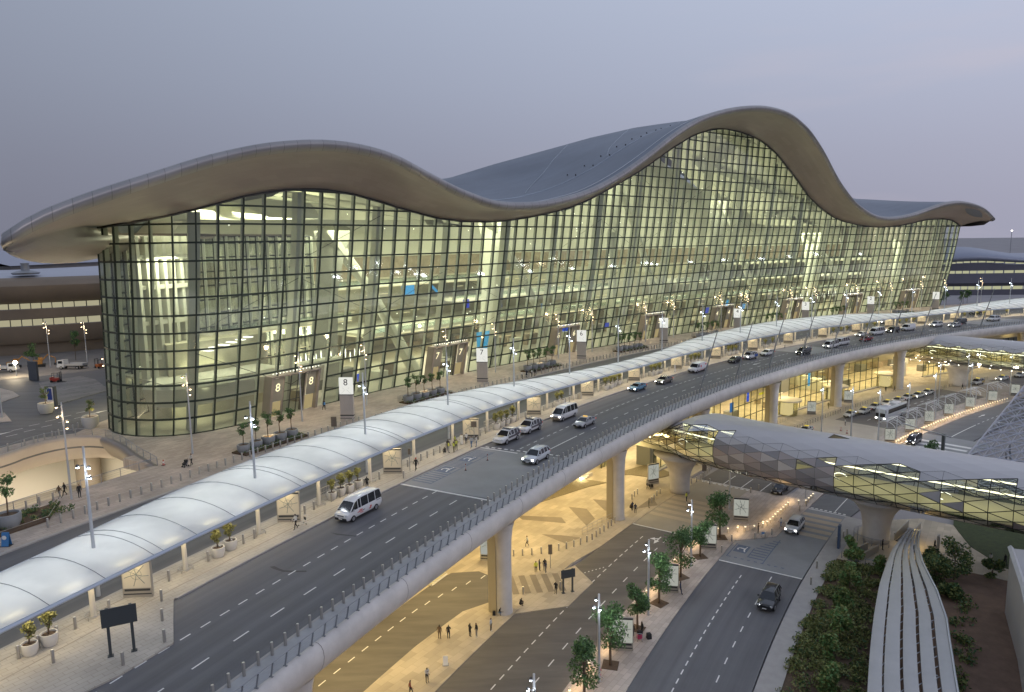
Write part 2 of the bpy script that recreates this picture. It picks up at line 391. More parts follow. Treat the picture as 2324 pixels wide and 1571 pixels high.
# lower road between plaza and median, cut out around the gore
poly_structure('lower_road', [(-40, 18.4), (39.4, 18.4), (44.4, 23.3), (51.8, 23.4), (55.4, 19.1), (62.8, 19.5), (74.2, 19.9), (74.2, 29.8), (-40, 29.8)], -.3, .02, asphalt_low)
poly_structure('plaza_corner', [(55.4, 18.3), (62.8, 18.3), (101, 18.3), (101, 20.6), (74.2, 19.9), (62.8, 19.5)], -.3, .104, pave_low)
poly_structure('gore_pavement', [(39.4, 18.3), (44.4, 23.3), (51.8, 23.4), (55.4, 19.1), (53, 18.3)], -.3, .1, pave_low)
poly_structure('raised_table_lower', [(74.2, 19.9), (101.2, 20.6), (101.2, 29.9), (74.2, 29.8)], -.3, .05, mat('table_warm', (.33, .29, .22), .65, noise=.12, nscale=.3))
poly_structure('median_pavement', [(-40, 29.8), (74.2, 29.8), (101.2, 29.9), (101.2, 35.5), (104, 36.5), (150, 37.4), (150, 40.8), (99, 40.7), (90, 40.4), (81.3, 39.9), (76.2, 35.3), (-40, 35.3)], -.3, .13, pave)
mb = MB(); strip(mb, -40, 68, 35.3, 46.25, -.3, .02); struct('right_road', mb, MATS.get('deck_asphalt') or roadmat('deck_asphalt', (.118, .118, .124), 4, 3.5))
poly_structure('raised_table_right', [(68, 35.3), (76.2, 35.3), (81.3, 39.9), (98.5, 40.7), (97.4, 46.6), (68, 46.3)], -.3, .05, table_grey)
poly_structure('parking_road', [(101.2, 20.6), (140, 21), (140, 37), (101.2, 35.5)], -.3, .024, asphalt_low)
poly_structure('far_right_road', [(98.5, 40.7), (150, 41.8), (150, 52), (97.4, 47)], -.3, .024, asphalt)
poly_structure('taxi_plaza', [(140, 18), (360, 18), (360, 41.6), (150, 41.6), (140, 38)], -.3, .07, mat('taxi_plaza_stone', (.34, .30, .24), .65, noise=.12, nscale=.25))
poly_structure('taxi_lane', [(140, 22.5), (150, 22.5), (152, 33), (140, 36)], -.3, .078, asphalt_low)
poly_structure('bus_lane', [(166, 23.2), (226, 24.0), (224, 36.6), (166, 36.2)], -.3, .079, asphalt_low)
poly_structure('far_taxi_lane', [(250, 26.0), (330, 26), (330, 37), (250, 36.6)], -.3, .078, asphalt_low)
poly_structure('shelter_island', [(150, 36.9), (330, 37.2), (330, 43.2), (172, 42.9), (150, 41.9)], -.3, .13, pave)
poly_structure('drive_table', [(147, 41.7), (168, 42.8), (168, 56), (147, 54)], -.3, .05, table_grey)
poly_structure('east_road', [(168, 42.8), (330, 43.4), (330, 52.5), (168, 52)], -.3, .03, asphalt)
poly_structure('sidewalk', [(-40, 46.2), (97.5, 46.6), (97, 49.6), (78, 48.9), (-40, 48.4)], -.3, .14, kerb_m)
poly_structure('footbridge_plaza', [(78, 48.6), (97, 49.6), (104, 56), (104, 61), (90, 66.5), (87, 80), (82, 80), (84, 66), (83.5, 61), (78, 57.2)], -.3, .11, pave_low)
poly_structure('garden_soil', [(-40, 48.4), (78.6, 48.8), (78.2, 56.4), (-40, 56.4)], -.3, .06, soil)
poly_structure('sand_bank', [(-40, 56.4), (78, 56.6), (84, 60), (85.5, 66), (83, 90), (-40, 90)], -.3, .05, mat('red_sand', (.165, .105, .075), .95, noise=.25, nscale=.6, bump=.5, bscale=3))
poly_structure('sand_patch', [(90, 59), (104, 60), (103, 63), (92, 67), (88, 66)], -.3, .09, sand)
poly_structure('lawn', [(104, 60.5), (150, 56), (150, 95), (87, 95), (88.5, 68), (95, 63.5)], -.3, .16, lawn)
# darker stone shapes set into the plaza
mb = MB()
for q in ([(80.4, 9.5), (81.7, 13.4), (77.3, 15.6), (76.7, 13.7)], [(75.0, 7.8), (75.8, 10.8), (72.6, 14.0), (69.2, 14.2)], [(67.1, 2.5), (70.2, 9.2), (68.4, 11.0), (66.1, 4.3)], [(62.6, 9.9), (63.8, 12.7), (64.6, 15.7), (61.4, 14.5)], [(80.2, 17.6), (87.1, 17.6), (83.9, 20.0)]):
    mb.prism(sopoly(q), .05, .105)
struct('plaza_inlay', mb, pave_dark)
mb = MB(); mb.prism(sopoly([(73.0, 2.5), (80, 0.5), (87.9, 1.5), (88.7, 3.5), (89.4, 7.5), (85.8, 5.9)]), .05, .2)
for q in ([(96, 9), (104, 9.5), (101, 15.5), (97, 14)], [(93, 5.5), (104, 8.6), (104, 9.6), (96, 9)]): mb.prism(sopoly(q), .05, .2)
struct('gravel_bed', mb, gravel)
# painted markings, ground level
mb = MB()
def dash(mb_, s, o, z, L=1.0, wd=.13): strip(mb_, s - L / 2, s + L / 2, o - wd / 2, o + wd / 2, z - .003, z, step=3)
for k in range(-10, 24): dash(mb, 25.3 + 1.93 * k, 23.2, .026, 1.05)
for k in range(-4, 12): dash(mb, 28.2 + 3.83 * k, 26.65, .026, 1.5)
for k in range(-10, 17): dash(mb, 33.3 + 1.93 * k, 39.3, .026, 1.05)
for k in range(-6, 7): dash(mb, 41.7 + 4 * k, 42.8, .026, 1.5)
for k in range(-8, 14): dash(mb, 18 + 2.75 * k * .85, 7.3 if k < 7 else 7.3 + (k - 6) ** 2 * .075, .112, 1.1)
for k in range(10): dash(mb, 52.0 + k * .55, 20 + k * .3, .024, .3)
for s_, a, b_ in ((74.1, 19.9, 29.8), (101.3, 20.7, 35.4), (68.0, 35.4, 46.3), (97.6, 40.8, 46.6)):
    strip(mb, s_ - .12, s_ + .12, a, b_, .0, .056)
for k in range(14): strip(mb, 100.5, 100.85, 21.2 + k * 1.02, 21.8 + k * 1.02, .0, .058)
for o_ in (24.9, 28.2, 31.6): strip(mb, 101.6, 107.6, o_ - .07, o_ + .07, .0, .03)
for k in range(8): strip(mb, 98.1, 98.5, 41 + k * .7, 41.4 + k * .7, .0, .058)
for o_ in (44.6, ): strip(mb, 98.8, 108, o_ - .07, o_ + .07, .0, .03)
for k in range(12): dash(mb, 172 + 4 * k, 28.9, .086, 2.0, .16)
for k in range(20): dash(mb, 176 + 4 * k, 33.0 if k < 12 else 40, .086 if k < 12 else .14, 1.5, .13)
strip(mb, 168, 186, 47.6, 47.8, .0, .037)
for k in range(12): dash(mb, 188 + 3.2 * k, 47.7, .038, 1.4, .15)
def arrow(mb_, s, o, z, L=2.4, dir=-1, mi=0):
    pts = [(0, -.09), (L * .55, -.09), (L * .55, -.38), (L, 0), (L * .55, .38), (L * .55, .09), (0, .09)]
    mb_.prism([XY(s + dir * a, o + b_) for a, b_ in pts], z - .003, z, mi)
def turn_arrow(mb_, s, o, z):
    arrow(mb_, s, o, z, 3.0)
    mb_.prism([XY(s + a, o + b_) for a, b_ in [(-.6, .05), (-1.0, -.5), (-.75, -.75), (-1.5, -1.2), (-1.6, -.3), (-1.3, -.45), (-1.0, .0)]], z - .003, z)
turn_arrow(mb, 71.5, 25.6, .027); arrow(mb, 196, 45.2, .038, 4.5, 1); arrow(mb, 190, 50.2, .038, 4.5, 1)
for k in range(4): strip(mb, 150 + k * 3.4, 151.4 + k * 3.4, 44.0, 53.5, .0, .056)
struct('road_markings_lower', mb, white_line)
mb = MB()
for k in range(5): strip(mb, 79.5 + k * 2.3, 80.8 + k * 2.3, 20.2, 29.6, .0, .056)
for k in range(5): strip(mb, 84.5 + k * 2.4, 85.9 + k * 2.4, 40.6, 46.4, .0, .056)
struct('zebra_stripes_lower', mb, mat('zebra_stone', (.44, .36, .26), .7, noise=.1, nscale=1))
# accessible bay on the right table
blue_paint = mat('blue_paint', (.10, .13, .19), .7, noise=.2, nscale=2)
def wheelchair(mb_, s, o, z, k=1.0):
    def q(pts): mb_.prism([XY(s + a * k, o + b_ * k) for a, b_ in pts], z - .003, z)
    n = 14; arc = [(math.cos(t) * .62, math.sin(t) * .62) for t in np.linspace(-2.4, 1.6, n)]; arc2 = [(math.cos(t) * .46, math.sin(t) * .46) for t in np.linspace(1.6, -2.4, n)]
    q([(a, b_) for a, b_ in arc + arc2]); q([(-.05, .3), (.9, .45), (.9, .6), (-.05, .46)]); q([(.25, .45), (.4, .45), (.4, -.2), (.25, -.2)])
    q([(1.0, .55), (1.15, .42), (1.3, .55), (1.15, .68)]); q([(.0, .3), (.0, .5), (-.8, .75), (-.9, .58)])
mb = MB()
strip(mb, 72.3, 75.2, 36.1, 37.9, .0, .055)
for k in range(9): strip(mb, 70.0, 70.25, 36 + k * .9, 36.4 + k * .9, .0, .055)
for k in range(9): strip(mb, 71.2 + k * 1.0, 71.5 + k * 1.0, 38.6 + max(0, k - 4) * .35, 40.6 + max(0, k - 3) * .1, .0, .055)
strip(mb, 70.2, 80.4, 40.7, 40.85, .0, .055); strip(mb, 70.0, 75.6, 35.8, 35.95, .0, .055); strip(mb, 71.2, 75, 38.4, 38.55, 0, .055)
struct('parking_bay_paint_lower', mb, blue_paint)
mb = MB(); wheelchair(mb, 73.6, 37.0, .06, .95); struct('wheelchair_symbol_lower', mb, white_line)

# ------------------------------------------------------------------ raised level (departures)
mb = MB(); strip(mb, -60, 420, 3.4, 16.95, 13.2, DK); struct('departures_road', mb, MATS['deck_asphalt'])
mb = MB(); strip(mb, -60, 420, -20.2, -2.2, 13.3, DK - .003); struct('inner_road', mb, MATS['deck_asphalt'])
mb = MB(); strip(mb, -60, 420, 16.9, 18.95, 13.2, DK + .12); struct('outer_walkway', mb, mat('walkway_concrete', (.33, .335, .345), .6, noise=.12, nscale=.5))
mb = MB(); mb.prism(sopoly([(-60, -2.2), (420, -2.2), (420, 3.5), (4.7, 3.5), (-.2, 9.1), (-4.8, 9.0), (-9, 8.0), (-14, 4.2), (-18, 3.5), (-60, 3.5)]), 13.2, DK + .14); struct('island_pavement', mb, paving('island_stone', (.42, .385, .33), 1.0, .5, var=.05))
mb = MB()
for o_ in (-.6, 1.9): strip(mb, -20, 345, o_ - .06, o_ + .06, DK + .1, DK + .145)
struct('island_paving_bands', mb, mat('band_stone', (.27, .245, .21), .7))
# pavement in front of the terminal with the open void at its near end
mb = MB(); strip(mb, -60, 29.1, -31.4, -20, 13.2, DK + .12); strip(mb, 29.1, 420, -38.6, -20, 13.2, DK + .12)
mb.prism(sopoly([(29.3, -38.5), (31.0, -38.6), (33.4, -46), (34.9, -52.6), (36.6, -55.5), (38.5, -52), (41, -46), (48, -38.5)]), 13.2, DK + .112)
struct('terminal_pavement', mb, pave)
mb = MB(); strip(mb, 40, 170, -20.35, -19.95, 13.2, DK + .135); strip(mb, -60, 40, -20.35, -19.95, 13.2, DK + .135); strip(mb, 170, 420, -20.35, -19.95, 13.2, DK + .135)
strip(mb, 5, 420, 3.36, 3.62, 13.2, DK + .152); strip(mb, -60, 420, 16.72, 16.96, 13.2, DK + .135); strip(mb, -60, 420, -2.32, -2.08, 13.2, DK + .152)
struct('kerb', mb, kerb_m)
# raised table with the accessible bays
mb = MB(); mb.prism(sopoly([(37.4, 3.7), (55.6, 3.7), (57.0, 16.7), (38.0, 16.7)]), 13.9, DK + .03); struct('raised_table_upper', mb, table_grey)
mb = MB(); mb.prism(sopoly([(171, 3.7), (184, 3.7), (186, 16.7), (172, 16.7)]), 13.9, DK + .03); mb.prism(sopoly([(270, 4.0), (296, 4.0), (297, 16.7), (272, 16.7)]), 13.9, DK + .03); struct('raised_table_far', mb, table_grey)
mb = MB()
for k in range(-16, 16): dash(mb, 6.9 + 2.0 * k, 9.1, DK + .006)
for k in range(-8, 8): dash(mb, 6.75 + 4.03 * k, 13.0, DK + .006, 1.6)
for k in range(0, 110):
    s_ = 58.4 + 2.0 * k
    if not (170 < s_ < 187 or 269 < s_ < 298): dash(mb, s_, 9.1, DK + .006)
for k in range(0, 54):
    s_ = 70 + 4.0 * k
    if not (170 < s_ < 187 or 269 < s_ < 298): dash(mb, s_, 13.0, DK + .006, 1.6, .14)
strip(mb, 57.0, 68.4, 12.9, 13.06, DK, DK + .006)
for k in range(13): strip(mb, 56.2 + k * .11, 56.5 + k * .11, 4.2 + k * 1.0, 4.75 + k * 1.0, DK, DK + .038)
strip(mb, 37.3, 37.6, 3.6, 16.8, DK, DK + .036); strip(mb, 55.6, 55.85, 3.7, 10, DK, DK + .036)
arrow(mb, 151, 10.9, DK + .006, 4.0); arrow(mb, 247, 10.9, DK + .006, 4.0)
for k in range(0, 90): dash(mb, 40 + 3.2 * k, -8.6, DK + .003, 1.3, .13); dash(mb, 41 + 3.2 * k, -14, DK + .003, 1.3, .13)
struct('road_markings_upper', mb, white_line)
mb = MB()
for o_ in (4.0, 6.9): strip(mb, 39.2, 54.5, o_ - .07, o_ + .07, DK, DK + .035)
for k in range(7): strip(mb, 39.2 + k * .75, 39.45 + k * .75, 4.0, 6.9, DK, DK + .034)
for k in range(6): strip(mb, 46.4 + k * .5, 46.6 + k * .5, 4.0, 6.9, DK, DK + .034)
for k in range(6): strip(mb, 51.7 + k * .5, 51.9 + k * .5, 4.0, 6.9, DK, DK + .034)
strip(mb, 43.6, 46.0, 4.4, 6.3, DK, DK + .035); strip(mb, 49.0, 51.3, 4.4, 6.3, DK, DK + .035)
struct('parking_bay_paint_upper', mb, blue_paint)
mb = MB(); wheelchair(mb, 44.8, 5.3, DK + .04, .95); wheelchair(mb, 50.1, 5.3, DK + .04, .95); struct('wheelchair_symbol_upper', mb, white_line)
mb = MB(); pts = [(13.0, 6.3), (13.3, 6.6), (13.1, 7.4), (13.0, 8.1), (13.3, 9.0), (13.8, 10.0), (13.6, 10.2), (13.1, 9.2), (12.7, 8.2), (12.8, 7.0)]
mb.prism([XY(*p) for p in pts], DK, DK + .004); mb.prism([XY(*p) for p in [(21.8, 6.1), (21.9, 7.0), (22.25, 9.1), (22.1, 9.2), (21.6, 7.2)]], DK, DK + .004)

struct('wet_stain', mb, mat('stain', (.035, .035, .037), .55))

# ------------------------------------------------------------------ viaduct: edge beam, soffit, pillars, railing
via = thing('viaduct', 'long curving raised roadway with rounded white edge beam on round pillars', 'viaduct')
prof = [(18.95, 14.62), (19.1, 14.72), (19.35, 14.70), (19.62, 14.52), (19.8, 14.2), (19.86, 13.7), (19.78, 13.2), (19.55, 12.7), (19.2, 12.25), (18.75, 11.9), (18.2, 11.62), (17.4, 11.42), (16.4, 11.3)]
ss = np.arange(-60, 421, 2.0)
mb = MB(); mb.grid([[P3(s, o, z) for o, z in prof] for s in ss], flip=False); mb.build('edge_beam', concrete, via, smooth=True)
mb = MB()
for k in range(-4, 34):
    s0 = 4 + k * 11.77
    mb.grid([[P3(s0 + ds, o + .012, z) for o, z in prof] for ds in (-.035, .035)])
tag(mb.build('expansion_joint', mat('joint_dark', (.22, .20, .19), .8), via), kind='stuff')
mb = MB(); mb.grid([[P3(s, o, z) for o, z in [(16.4, 11.3), (10, 11.2), (2, 11.2), (-8, 11.2), (-22, 11.2)]] for s in ss]); mb.build('soffit', concrete, via)
PIL = [4 + 35.4 * k for k in range(-1, 10)]
for s0 in PIL:
    if s0 < -20: continue
    mb = MB(); c = P3(s0, 17.0, 0)
    mb.lathe([(1.08, 0.0), (1.08, .3), (1.02, .32), (1.0, 2.5), (1.0, 7.5), (1.06, 9.3), (1.2, 10.5), (1.42, 11.38)], 28, c)
    mb.build('pillar', concrete, via, smooth=True, angle=40)
    mb = MB(); t = th(s0); Mz = Matrix.Rotation(t, 3, 'Z')
    mb.box(P3(s0 - .75, 16.0, 5.75), (.55, 1.1, 11.3), Mz); mb.build('pilaster', mat('pilaster_stone', (.42, .36, .24), .6), via)
rl = thing('railing', 'slim grey railing of leaning posts along the outer edge of the raised road', 'railing')
def post_mb():
    m_ = MB(); m_.box((0, .12, .58), (.05, .12, 1.18), Matrix.Rotation(-.22, 3, 'X')); m_.box((0, .02, .05), (.12, .3, .1)); return m_
near_posts = [(-14 + 1.46 * k) for k in range(0, 230)]
pp0 = None; far = MB()
for i, s0 in enumerate(near_posts):
    p = P3(s0, 19.12, DK + .18); rz = th(s0) + math.pi
    if i < 96:
        if pp0 is None: pp0 = post_mb().build('railing_post', grey_metal, rl); o = pp0
        else: o = pp0.copy(); COL.objects.link(o)
        o.location = p; o.rotation_euler = (0, 0, rz)
    else:
        q = post_mb(); Mx = Matrix.Rotation(rz, 3, 'Z'); far.add([Mx @ Vector(v) + p for v in q.v], q.f)
tag(far.build('far_railing_posts', grey_metal, rl), kind='stuff')
mb = MB(); mb.tube([P3(s, 19.33, DK + 1.32) for s in np.arange(-20, 330, 1.5)], .035, 6); mb.build('handrail', grey_metal, rl)
mb = MB()
for h in (.3, .5, .7, .9, 1.1): mb.tube([P3(s, 19.05 + .2 * h + .03, DK + .15 + h) for s in np.arange(-20, 330, 3)], .012, 4)
mb.build('cable', grey_metal, rl)
# ------------------------------------------------------------------ terminal building
CTRL = [(-48.0, 172.0), (-57.0, 150.0), (-63.5, 134.0), (-67.4, 122.5), (-66.9, 116.2), (-62.5, 111.9), (-57.0, 110.3), (-52.5, 111.0), (-48.5, 113.6), (-43.73, 119.25), (-39.11, 125.81), (-34.79, 132.16), (-29.13, 140.26), (-23.84, 147.27), (-10.91, 162.24), (1.74, 175.92), (14.67, 189.27), (28.75, 202.96), (43.31, 216.1), (72.21, 239.11), (108.89, 264.09), (134.18, 278.52), (160.73, 292.76), (180.56, 302.31)]
HG = [31.5, 31.5, 31.5, 31.5, 31.5, 31.5, 31.5, 31.5, 31.5, 31.5, 31.5, 31.5, 31.5, 31.5, 31.5, 31.5, 31.5, 31.5, 31.5, 32.9, 32.8, 32.7, 32.9, 33.1, 33.6, 34.2, 35.0, 35.9, 37.0, 37.7, 38.3, 38.6, 38.7, 38.5, 38.2, 37.6, 37.0, 36.3, 35.7, 35.1, 34.5, 34.2, 33.9, 33.9, 33.9, 34.0, 34.2, 34.6, 35.0, 35.5, 36.0, 36.6, 37.3, 38.0, 39.0, 40.0, 41.1, 42.4, 43.6, 44.9, 46.2, 47.6, 49.1, 50.7, 52.2, 53.8, 55.3, 56.7, 58.2, 59.3, 60.2, 61.0, 61.5, 61.8, 61.8, 61.7, 61.5, 61.1, 60.6, 59.8, 58.8, 57.5, 56.1, 54.2, 52.2, 50.2, 48.1, 45.9, 43.8, 42.1, 40.5, 39.0, 37.8, 36.7, 35.8, 35.1, 34.5, 34.1, 33.6, 33.3, 33.0, 32.8, 32.7, 32.8, 32.9, 33.1, 33.3, 33.7, 34.1, 34.6, 35.1, 35.5, 35.6, 35.7, 35.9, 35.5, 35.1, 33.9, 32.8]
def catmull(C, n):
    C = np.array(C, float); o_ = []
    for i in range(len(C) - 1):
        p0 = C[max(i - 1, 0)]; p1 = C[i]; p2 = C[i + 1]; p3 = C[min(i + 2, len(C) - 1)]
        for k in range(n):
            t = k / n; o_.append(.5 * ((2 * p1) + (-p0 + p2) * t + (2 * p0 - 5 * p1 + 4 * p2 - p3) * t * t + (-p0 + 3 * p1 - 3 * p2 + p3) * t**3))
    o_.append(C[-1]); return np.array(o_)
_D = catmull(CTRL, 20); _L = np.concatenate([[0], np.cumsum(np.hypot(*np.diff(_D, axis=0).T))]); _c0 = _L[60]
st = [0.0]
while st[-1] < _L[-1] - 1.5:
    x = st[-1]; st.append(x + (3.0 if x < _c0 + 25 else (3.7 if x < 130 else max(3.2, 3.7 - (x - 130) * .01))))
st[-1] = _L[-1]
FP = np.c_[np.interp(st, _L, _D[:, 0]), np.interp(st, _L, _D[:, 1])]
_t = np.gradient(FP, axis=0); _t /= np.hypot(*_t.T)[:, None]; FN = np.c_[_t[:, 1], -_t[:, 0]]
LN = FN.copy()
for i in range(29): LN[i] = FN[29] * (.15 + .85 * min(1, max(0, (i - 17) / 11)))
NF = len(FP); HG = (HG + [HG[-1]] * 3)[:NF]
def gl_(h): return .245 * h - .0016 * h * h
def FS(i, h, inset=0.0):
    """point on the leaning glass: column i (may be fractional), height h, moved indoors by inset"""
    i0 = min(int(i), NF - 2); f = i - i0
    p = FP[i0] * (1 - f) + FP[i0 + 1] * f; n = LN[i0] * (1 - f) + LN[i0 + 1] * f; m = FN[i0] * (1 - f) + FN[i0 + 1] * f
    q = p + n * gl_(h) - m * inset
    return Vector((q[0], q[1], DK + .1 + h))
def HH(i):
    i0 = min(int(i), NF - 2); f = i - i0; return HG[i0] * (1 - f) + HG[i0 + 1] * f
ROWH = 2.74
term = thing('airport_terminal', 'huge airport terminal with wave shaped metal roof over a leaning curved glass wall', 'terminal')
green_frame = mat('glazing_green', (.030, .042, .034), .45, metal=.4)
fin_m = mat('fin_grey', (.68, .70, .62), .5, metal=.1)
glass_t = glassmat('facade_glass', (.70, .76, .68), .10, .05, veil=.10)
# fs of an index from plan s
_fs = []
for i in range(NF):
    j = int(np.argmin((_X - FP[i][0])**2 + (_Y - FP[i][1])**2)); _fs.append(float(_S[j]))
def idx_of(s): return float(np.interp(s, _fs[24:], np.arange(24, NF)))
# entrances: centre s on the plan line; the opening takes three bays up to 7.3 m
PORT = [(8, 58.6), (7, 95.4), (6, 131.1), (5, 166.2), (4, 201.0), (3, 234.8), (2, 268.3), (1, 299.7)]
open_cols = {}
for num, s in PORT:
    ic = int(round(idx_of(s))); open_cols[num] = (ic - 1.42, ic + 1.42)
def is_open(i, h):
    return h < 7.2 and any(a - .2 < i + .5 < b + .2 for a, b in open_cols.values())
mb = MB()
for i in range(NF - 1):
    top = max(HG[i], HG[i + 1]); r = 0
    while r * ROWH < top:
        h0, h1 = r * ROWH, (r + 1) * ROWH
        a, b_, c_, d_ = h0, h0, min(h1, HG[i + 1]), min(h1, HG[i])
        if not is_open(i, h0 + .1) and not (h0 >= HG[i] and h0 >= HG[i + 1]):
            mb.quad(FS(i, min(a, HG[i])), FS(i + 1, min(b_, HG[i + 1])), FS(i + 1, max(c_, min(h0, HG[i + 1]))), FS(i, max(d_, min(h0, HG[i]))))
        r += 1
mb.build('glass_wall', glass_t, term)
mb = MB(); fb = MB()
for i in range(NF):
    hs = list(np.arange(0, HG[i], ROWH * 1.5)) + [HG[i]]
    if is_open(i - .5, .1) and is_open(i + .0 - .5, .1) and any(a < i < b_ for a, b_ in open_cols.values()): hs = [h for h in hs if h > 7.3]; hs = [7.3] + hs
    tx = Vector((-FN[i][1], FN[i][0], 0)); nn = Vector((FN[i][0], FN[i][1], 0))
    for m_, wd, d0, d1 in ((mb, .10, .10, -.15), (fb, .06, -.15, -.80)):
        m_.grid([[FS(i, h) + tx * wd + nn * d1, FS(i, h) + tx * wd + nn * d0, FS(i, h) - tx * wd + nn * d0, FS(i, h) - tx * wd + nn * d1] for h in hs], closed=True)
r = 0
while r * ROWH < max(HG):
    h = r * ROWH; run = []
    def flush(run):
        if len(run) > 1:
            mb.grid([[FS(i, h) + Vector((*FN[int(round(i))], 0)) * .09 + Vector((0, 0, .14)), FS(i, h) + Vector((*FN[int(round(i))], 0)) * .09 - Vector((0, 0, .14)), FS(i, h, .2) - Vector((0, 0, .14)), FS(i, h, .2) + Vector((0, 0, .14))] for i in run], closed=True)
    for i in range(NF):
        if HG[i] >= h - .4 and not (h < 7.1 and is_open(i - .5, .1) and is_open(i, .1)): run.append(i)
        else: flush(run); run = []
    flush(run); r += 1
mb.build('glazing_frame', green_frame, term); fb.build('glazing_fins', fin_m, term)
# top trim under the soffit
mb = MB(); mb.tube([FS(i, HG[i]) for i in range(NF)], .22, 6); mb.build('head_trim', dark_metal, term)

# roof ------------------------------------------------------------
LIPS = [(9.8, 30.8), (10.8, 31.9), (12.9, 33.0), (16.0, 34.4), (19.7, 35.9), (23.3, 37.2), (27.4, 38.7), (31.8, 40.4), (36.3, 41.8), (41.7, 43.3), (45.3, 44.0), (49.0, 44.6), (52.9, 45.0), (56.3, 45.1), (60.7, 44.9), (64.5, 44.5), (67.9, 43.8), (71.5, 42.6), (74.6, 41.6), (77.9, 40.6), (80.7, 39.7), (83.5, 39.0), (86.4, 38.3), (89.2, 37.6), (92.8, 37.2), (96.3, 37.1), (100.7, 37.3), (105.2, 37.6), (109.2, 38.3), (113.2, 39.1), (118.7, 40.5), (124.3, 42.6), (129.3, 44.9), (134.4, 47.6), (139.8, 50.6), (145.4, 54.0), (150.3, 56.7), (155.4, 59.1), (160.7, 61.1), (166.1, 62.6), (170.7, 63.7), (175.6, 64.6), (181.0, 65.4), (186.5, 65.9), (192.1, 65.9), (197.9, 65.5), (202.6, 64.4), (207.6, 62.6), (211.8, 60.7), (216.6, 58.2), (221.5, 55.3), (226.7, 51.5), (231.9, 47.9), (237.0, 45.0), (241.9, 42.3), (246.7, 40.2), (252.0, 38.4), (257.5, 36.9), (262.9, 36.0), (269.0, 35.9), (275.1, 36.5), (281.2, 37.5), (288.4, 39.3), (295.6, 41.1), (300.6, 41.8), (305.6, 42.2), (312.2, 41.6), (317.6, 40.6), (321.9, 39.3), (327.6, 35.9)]
# smooth the sampled wave a little
_ls = np.linspace(9.8, 327.6, 240); _lz = np.interp(_ls, [p[0] for p in LIPS], [p[1] for p in LIPS])
for _ in range(3): _lz[1:-1] = .25 * _lz[:-2] + .5 * _lz[1:-1] + .25 * _lz[2:]
_bs = ([-100, 38, 50, 65, 82, 100, 134, 170, 204, 245, 272, 300, 320, 420], [-38, -38, -38, -38, -37.6, -36.2, -34.6, -34.2, -34.2, -35, -35.5, -37, -38, -44])
_Ds = ([-40, 40, 56, 100, 150, 175, 210, 235, 260, 340], [8, 9, 10, 12, 14.5, 15.5, 14.5, 11.5, 9, 9])
def lip_h(s): return float(np.interp(s, _ls, _lz))
def lip_o(s): return float(np.interp(s, *_bs) + gl_(lip_h(s)) + np.interp(s, *_Ds))
EAVE = [(9.7, -23.3, 45.3), (11.3, -26.0, 44.9), (14.4, -31.0, 44.4), (21.8, -42.0, 43.7), (28.7, -51.0, 43.3), (35.7, -60.0, 43.1), (50.1, -78.0, 43.9), (63.1, -95.0, 44.9), (76, -112, 46)]
def eave(d):
    o = -23.3 - d * .95
    return tuple(float(np.interp(-o, [-e[1] for e in EAVE], [e[k] for e in EAVE])) for k in (0, 2))
ZB = ([9.8, 30, 49, 60, 72, 79, 90, 100, 120, 145, 159.5, 176, 194, 212.6, 232, 250, 275, 300, 335, 400], [47, 49.5, 51.2, 57.6, 62.8, 64.2, 63, 61, 60.5, 64.8, 70.1, 75.6, 81.6, 86.9, 91.0, 88, 76, 63, 58.5, 59])
roof_m = panelmat('roof_metal', (.150, .172, .215), 9.0, 2.2, .48, .45, .82, .05)
lip_m = panelmat('fascia_metal', (.30, .285, .285), 2.4, 3.0, .38, .5, .55, .05)
soff_m = panelmat('soffit_metal', (.31, .262, .24), 4.5, 1.5, .5, .25, .88, .03)
rs = [9.8 + (327.6 - 9.8) * k / 158 for k in range(159)]
depths = [0, 3, 7, 12, 18, 26, 35, 45, 56, 67, 78, 92, 106]
def roof_pt(k, d):
    u = k / 158; sE, zE = eave(d); sR = 327.6 + d * .12; sf = rs[k]
    s = sE + (sR - sE) * (sf - 9.8) / (327.6 - 9.8)
    t = d / 78.0; tt = min(1.0, t); sm = tt * tt * (3 - 2 * tt)
    zl = DK + lip_h(sf); zb = float(np.interp(s, *ZB))
    z = zl + (zb - zl) * sm - max(0, d - 78) * .35 + .35 * min(1, d / 7)
    e = min(1, u / (.004 + .055 * min(1, d / 60))); e = e * e * (3 - 2 * e)
    z = zE * (1 - e) + z * e if d > 0 else z
    er = min(1, (1 - u) / .08); er = er * er * (3 - 2 * er); z = (DK + 36 - d * .02) * (1 - er) + z * er if d > 0 else z
    return P3(s, lip_o(sf) - d * (.95 if u < .2 else 1.0), z)
mb = MB(); rows = [[roof_pt(k, d) for k in range(159)] for d in depths]
mb.grid(rows, uv=[[(k * 2.0, d) for k in range(159)] for d in depths], flip=False); mb.build('roof', roof_m, term, smooth=True)
# seams and gutter lines on the roof
mb = MB()
for d in (22.0, 22.9): mb.tube([roof_pt(k, d) + Vector((0, 0, .05)) for k in range(44, 112)], .09, 4)
for k0 in (52, 66, 80): mb.tube([roof_pt(k0 + int((d - 24) * .35), d) + Vector((0, 0, .06)) for d in depths if 24 < d < 80], .09, 4)
mb.build('roof_seam', mat('seam_metal', (.32, .36, .42), .4, metal=.5), term)
mb = MB(); mb.tube([roof_pt(k, 4.5) + Vector((0, 0, .05)) for k in range(40, 120)], .13, 4); mb.build('roof_gutter', mat('gutter_light', (.42, .44, .48), .4, metal=.4), term)
mb = MB()
for k in range(60, 108, 3):
    for d in (24.5, 30.0): mb = MB(); mb.box(roof_pt(k, d) + Vector((0, 0, .2)), (.3, .3, .4)); mb.build('roof_anchor', dark_metal, term)
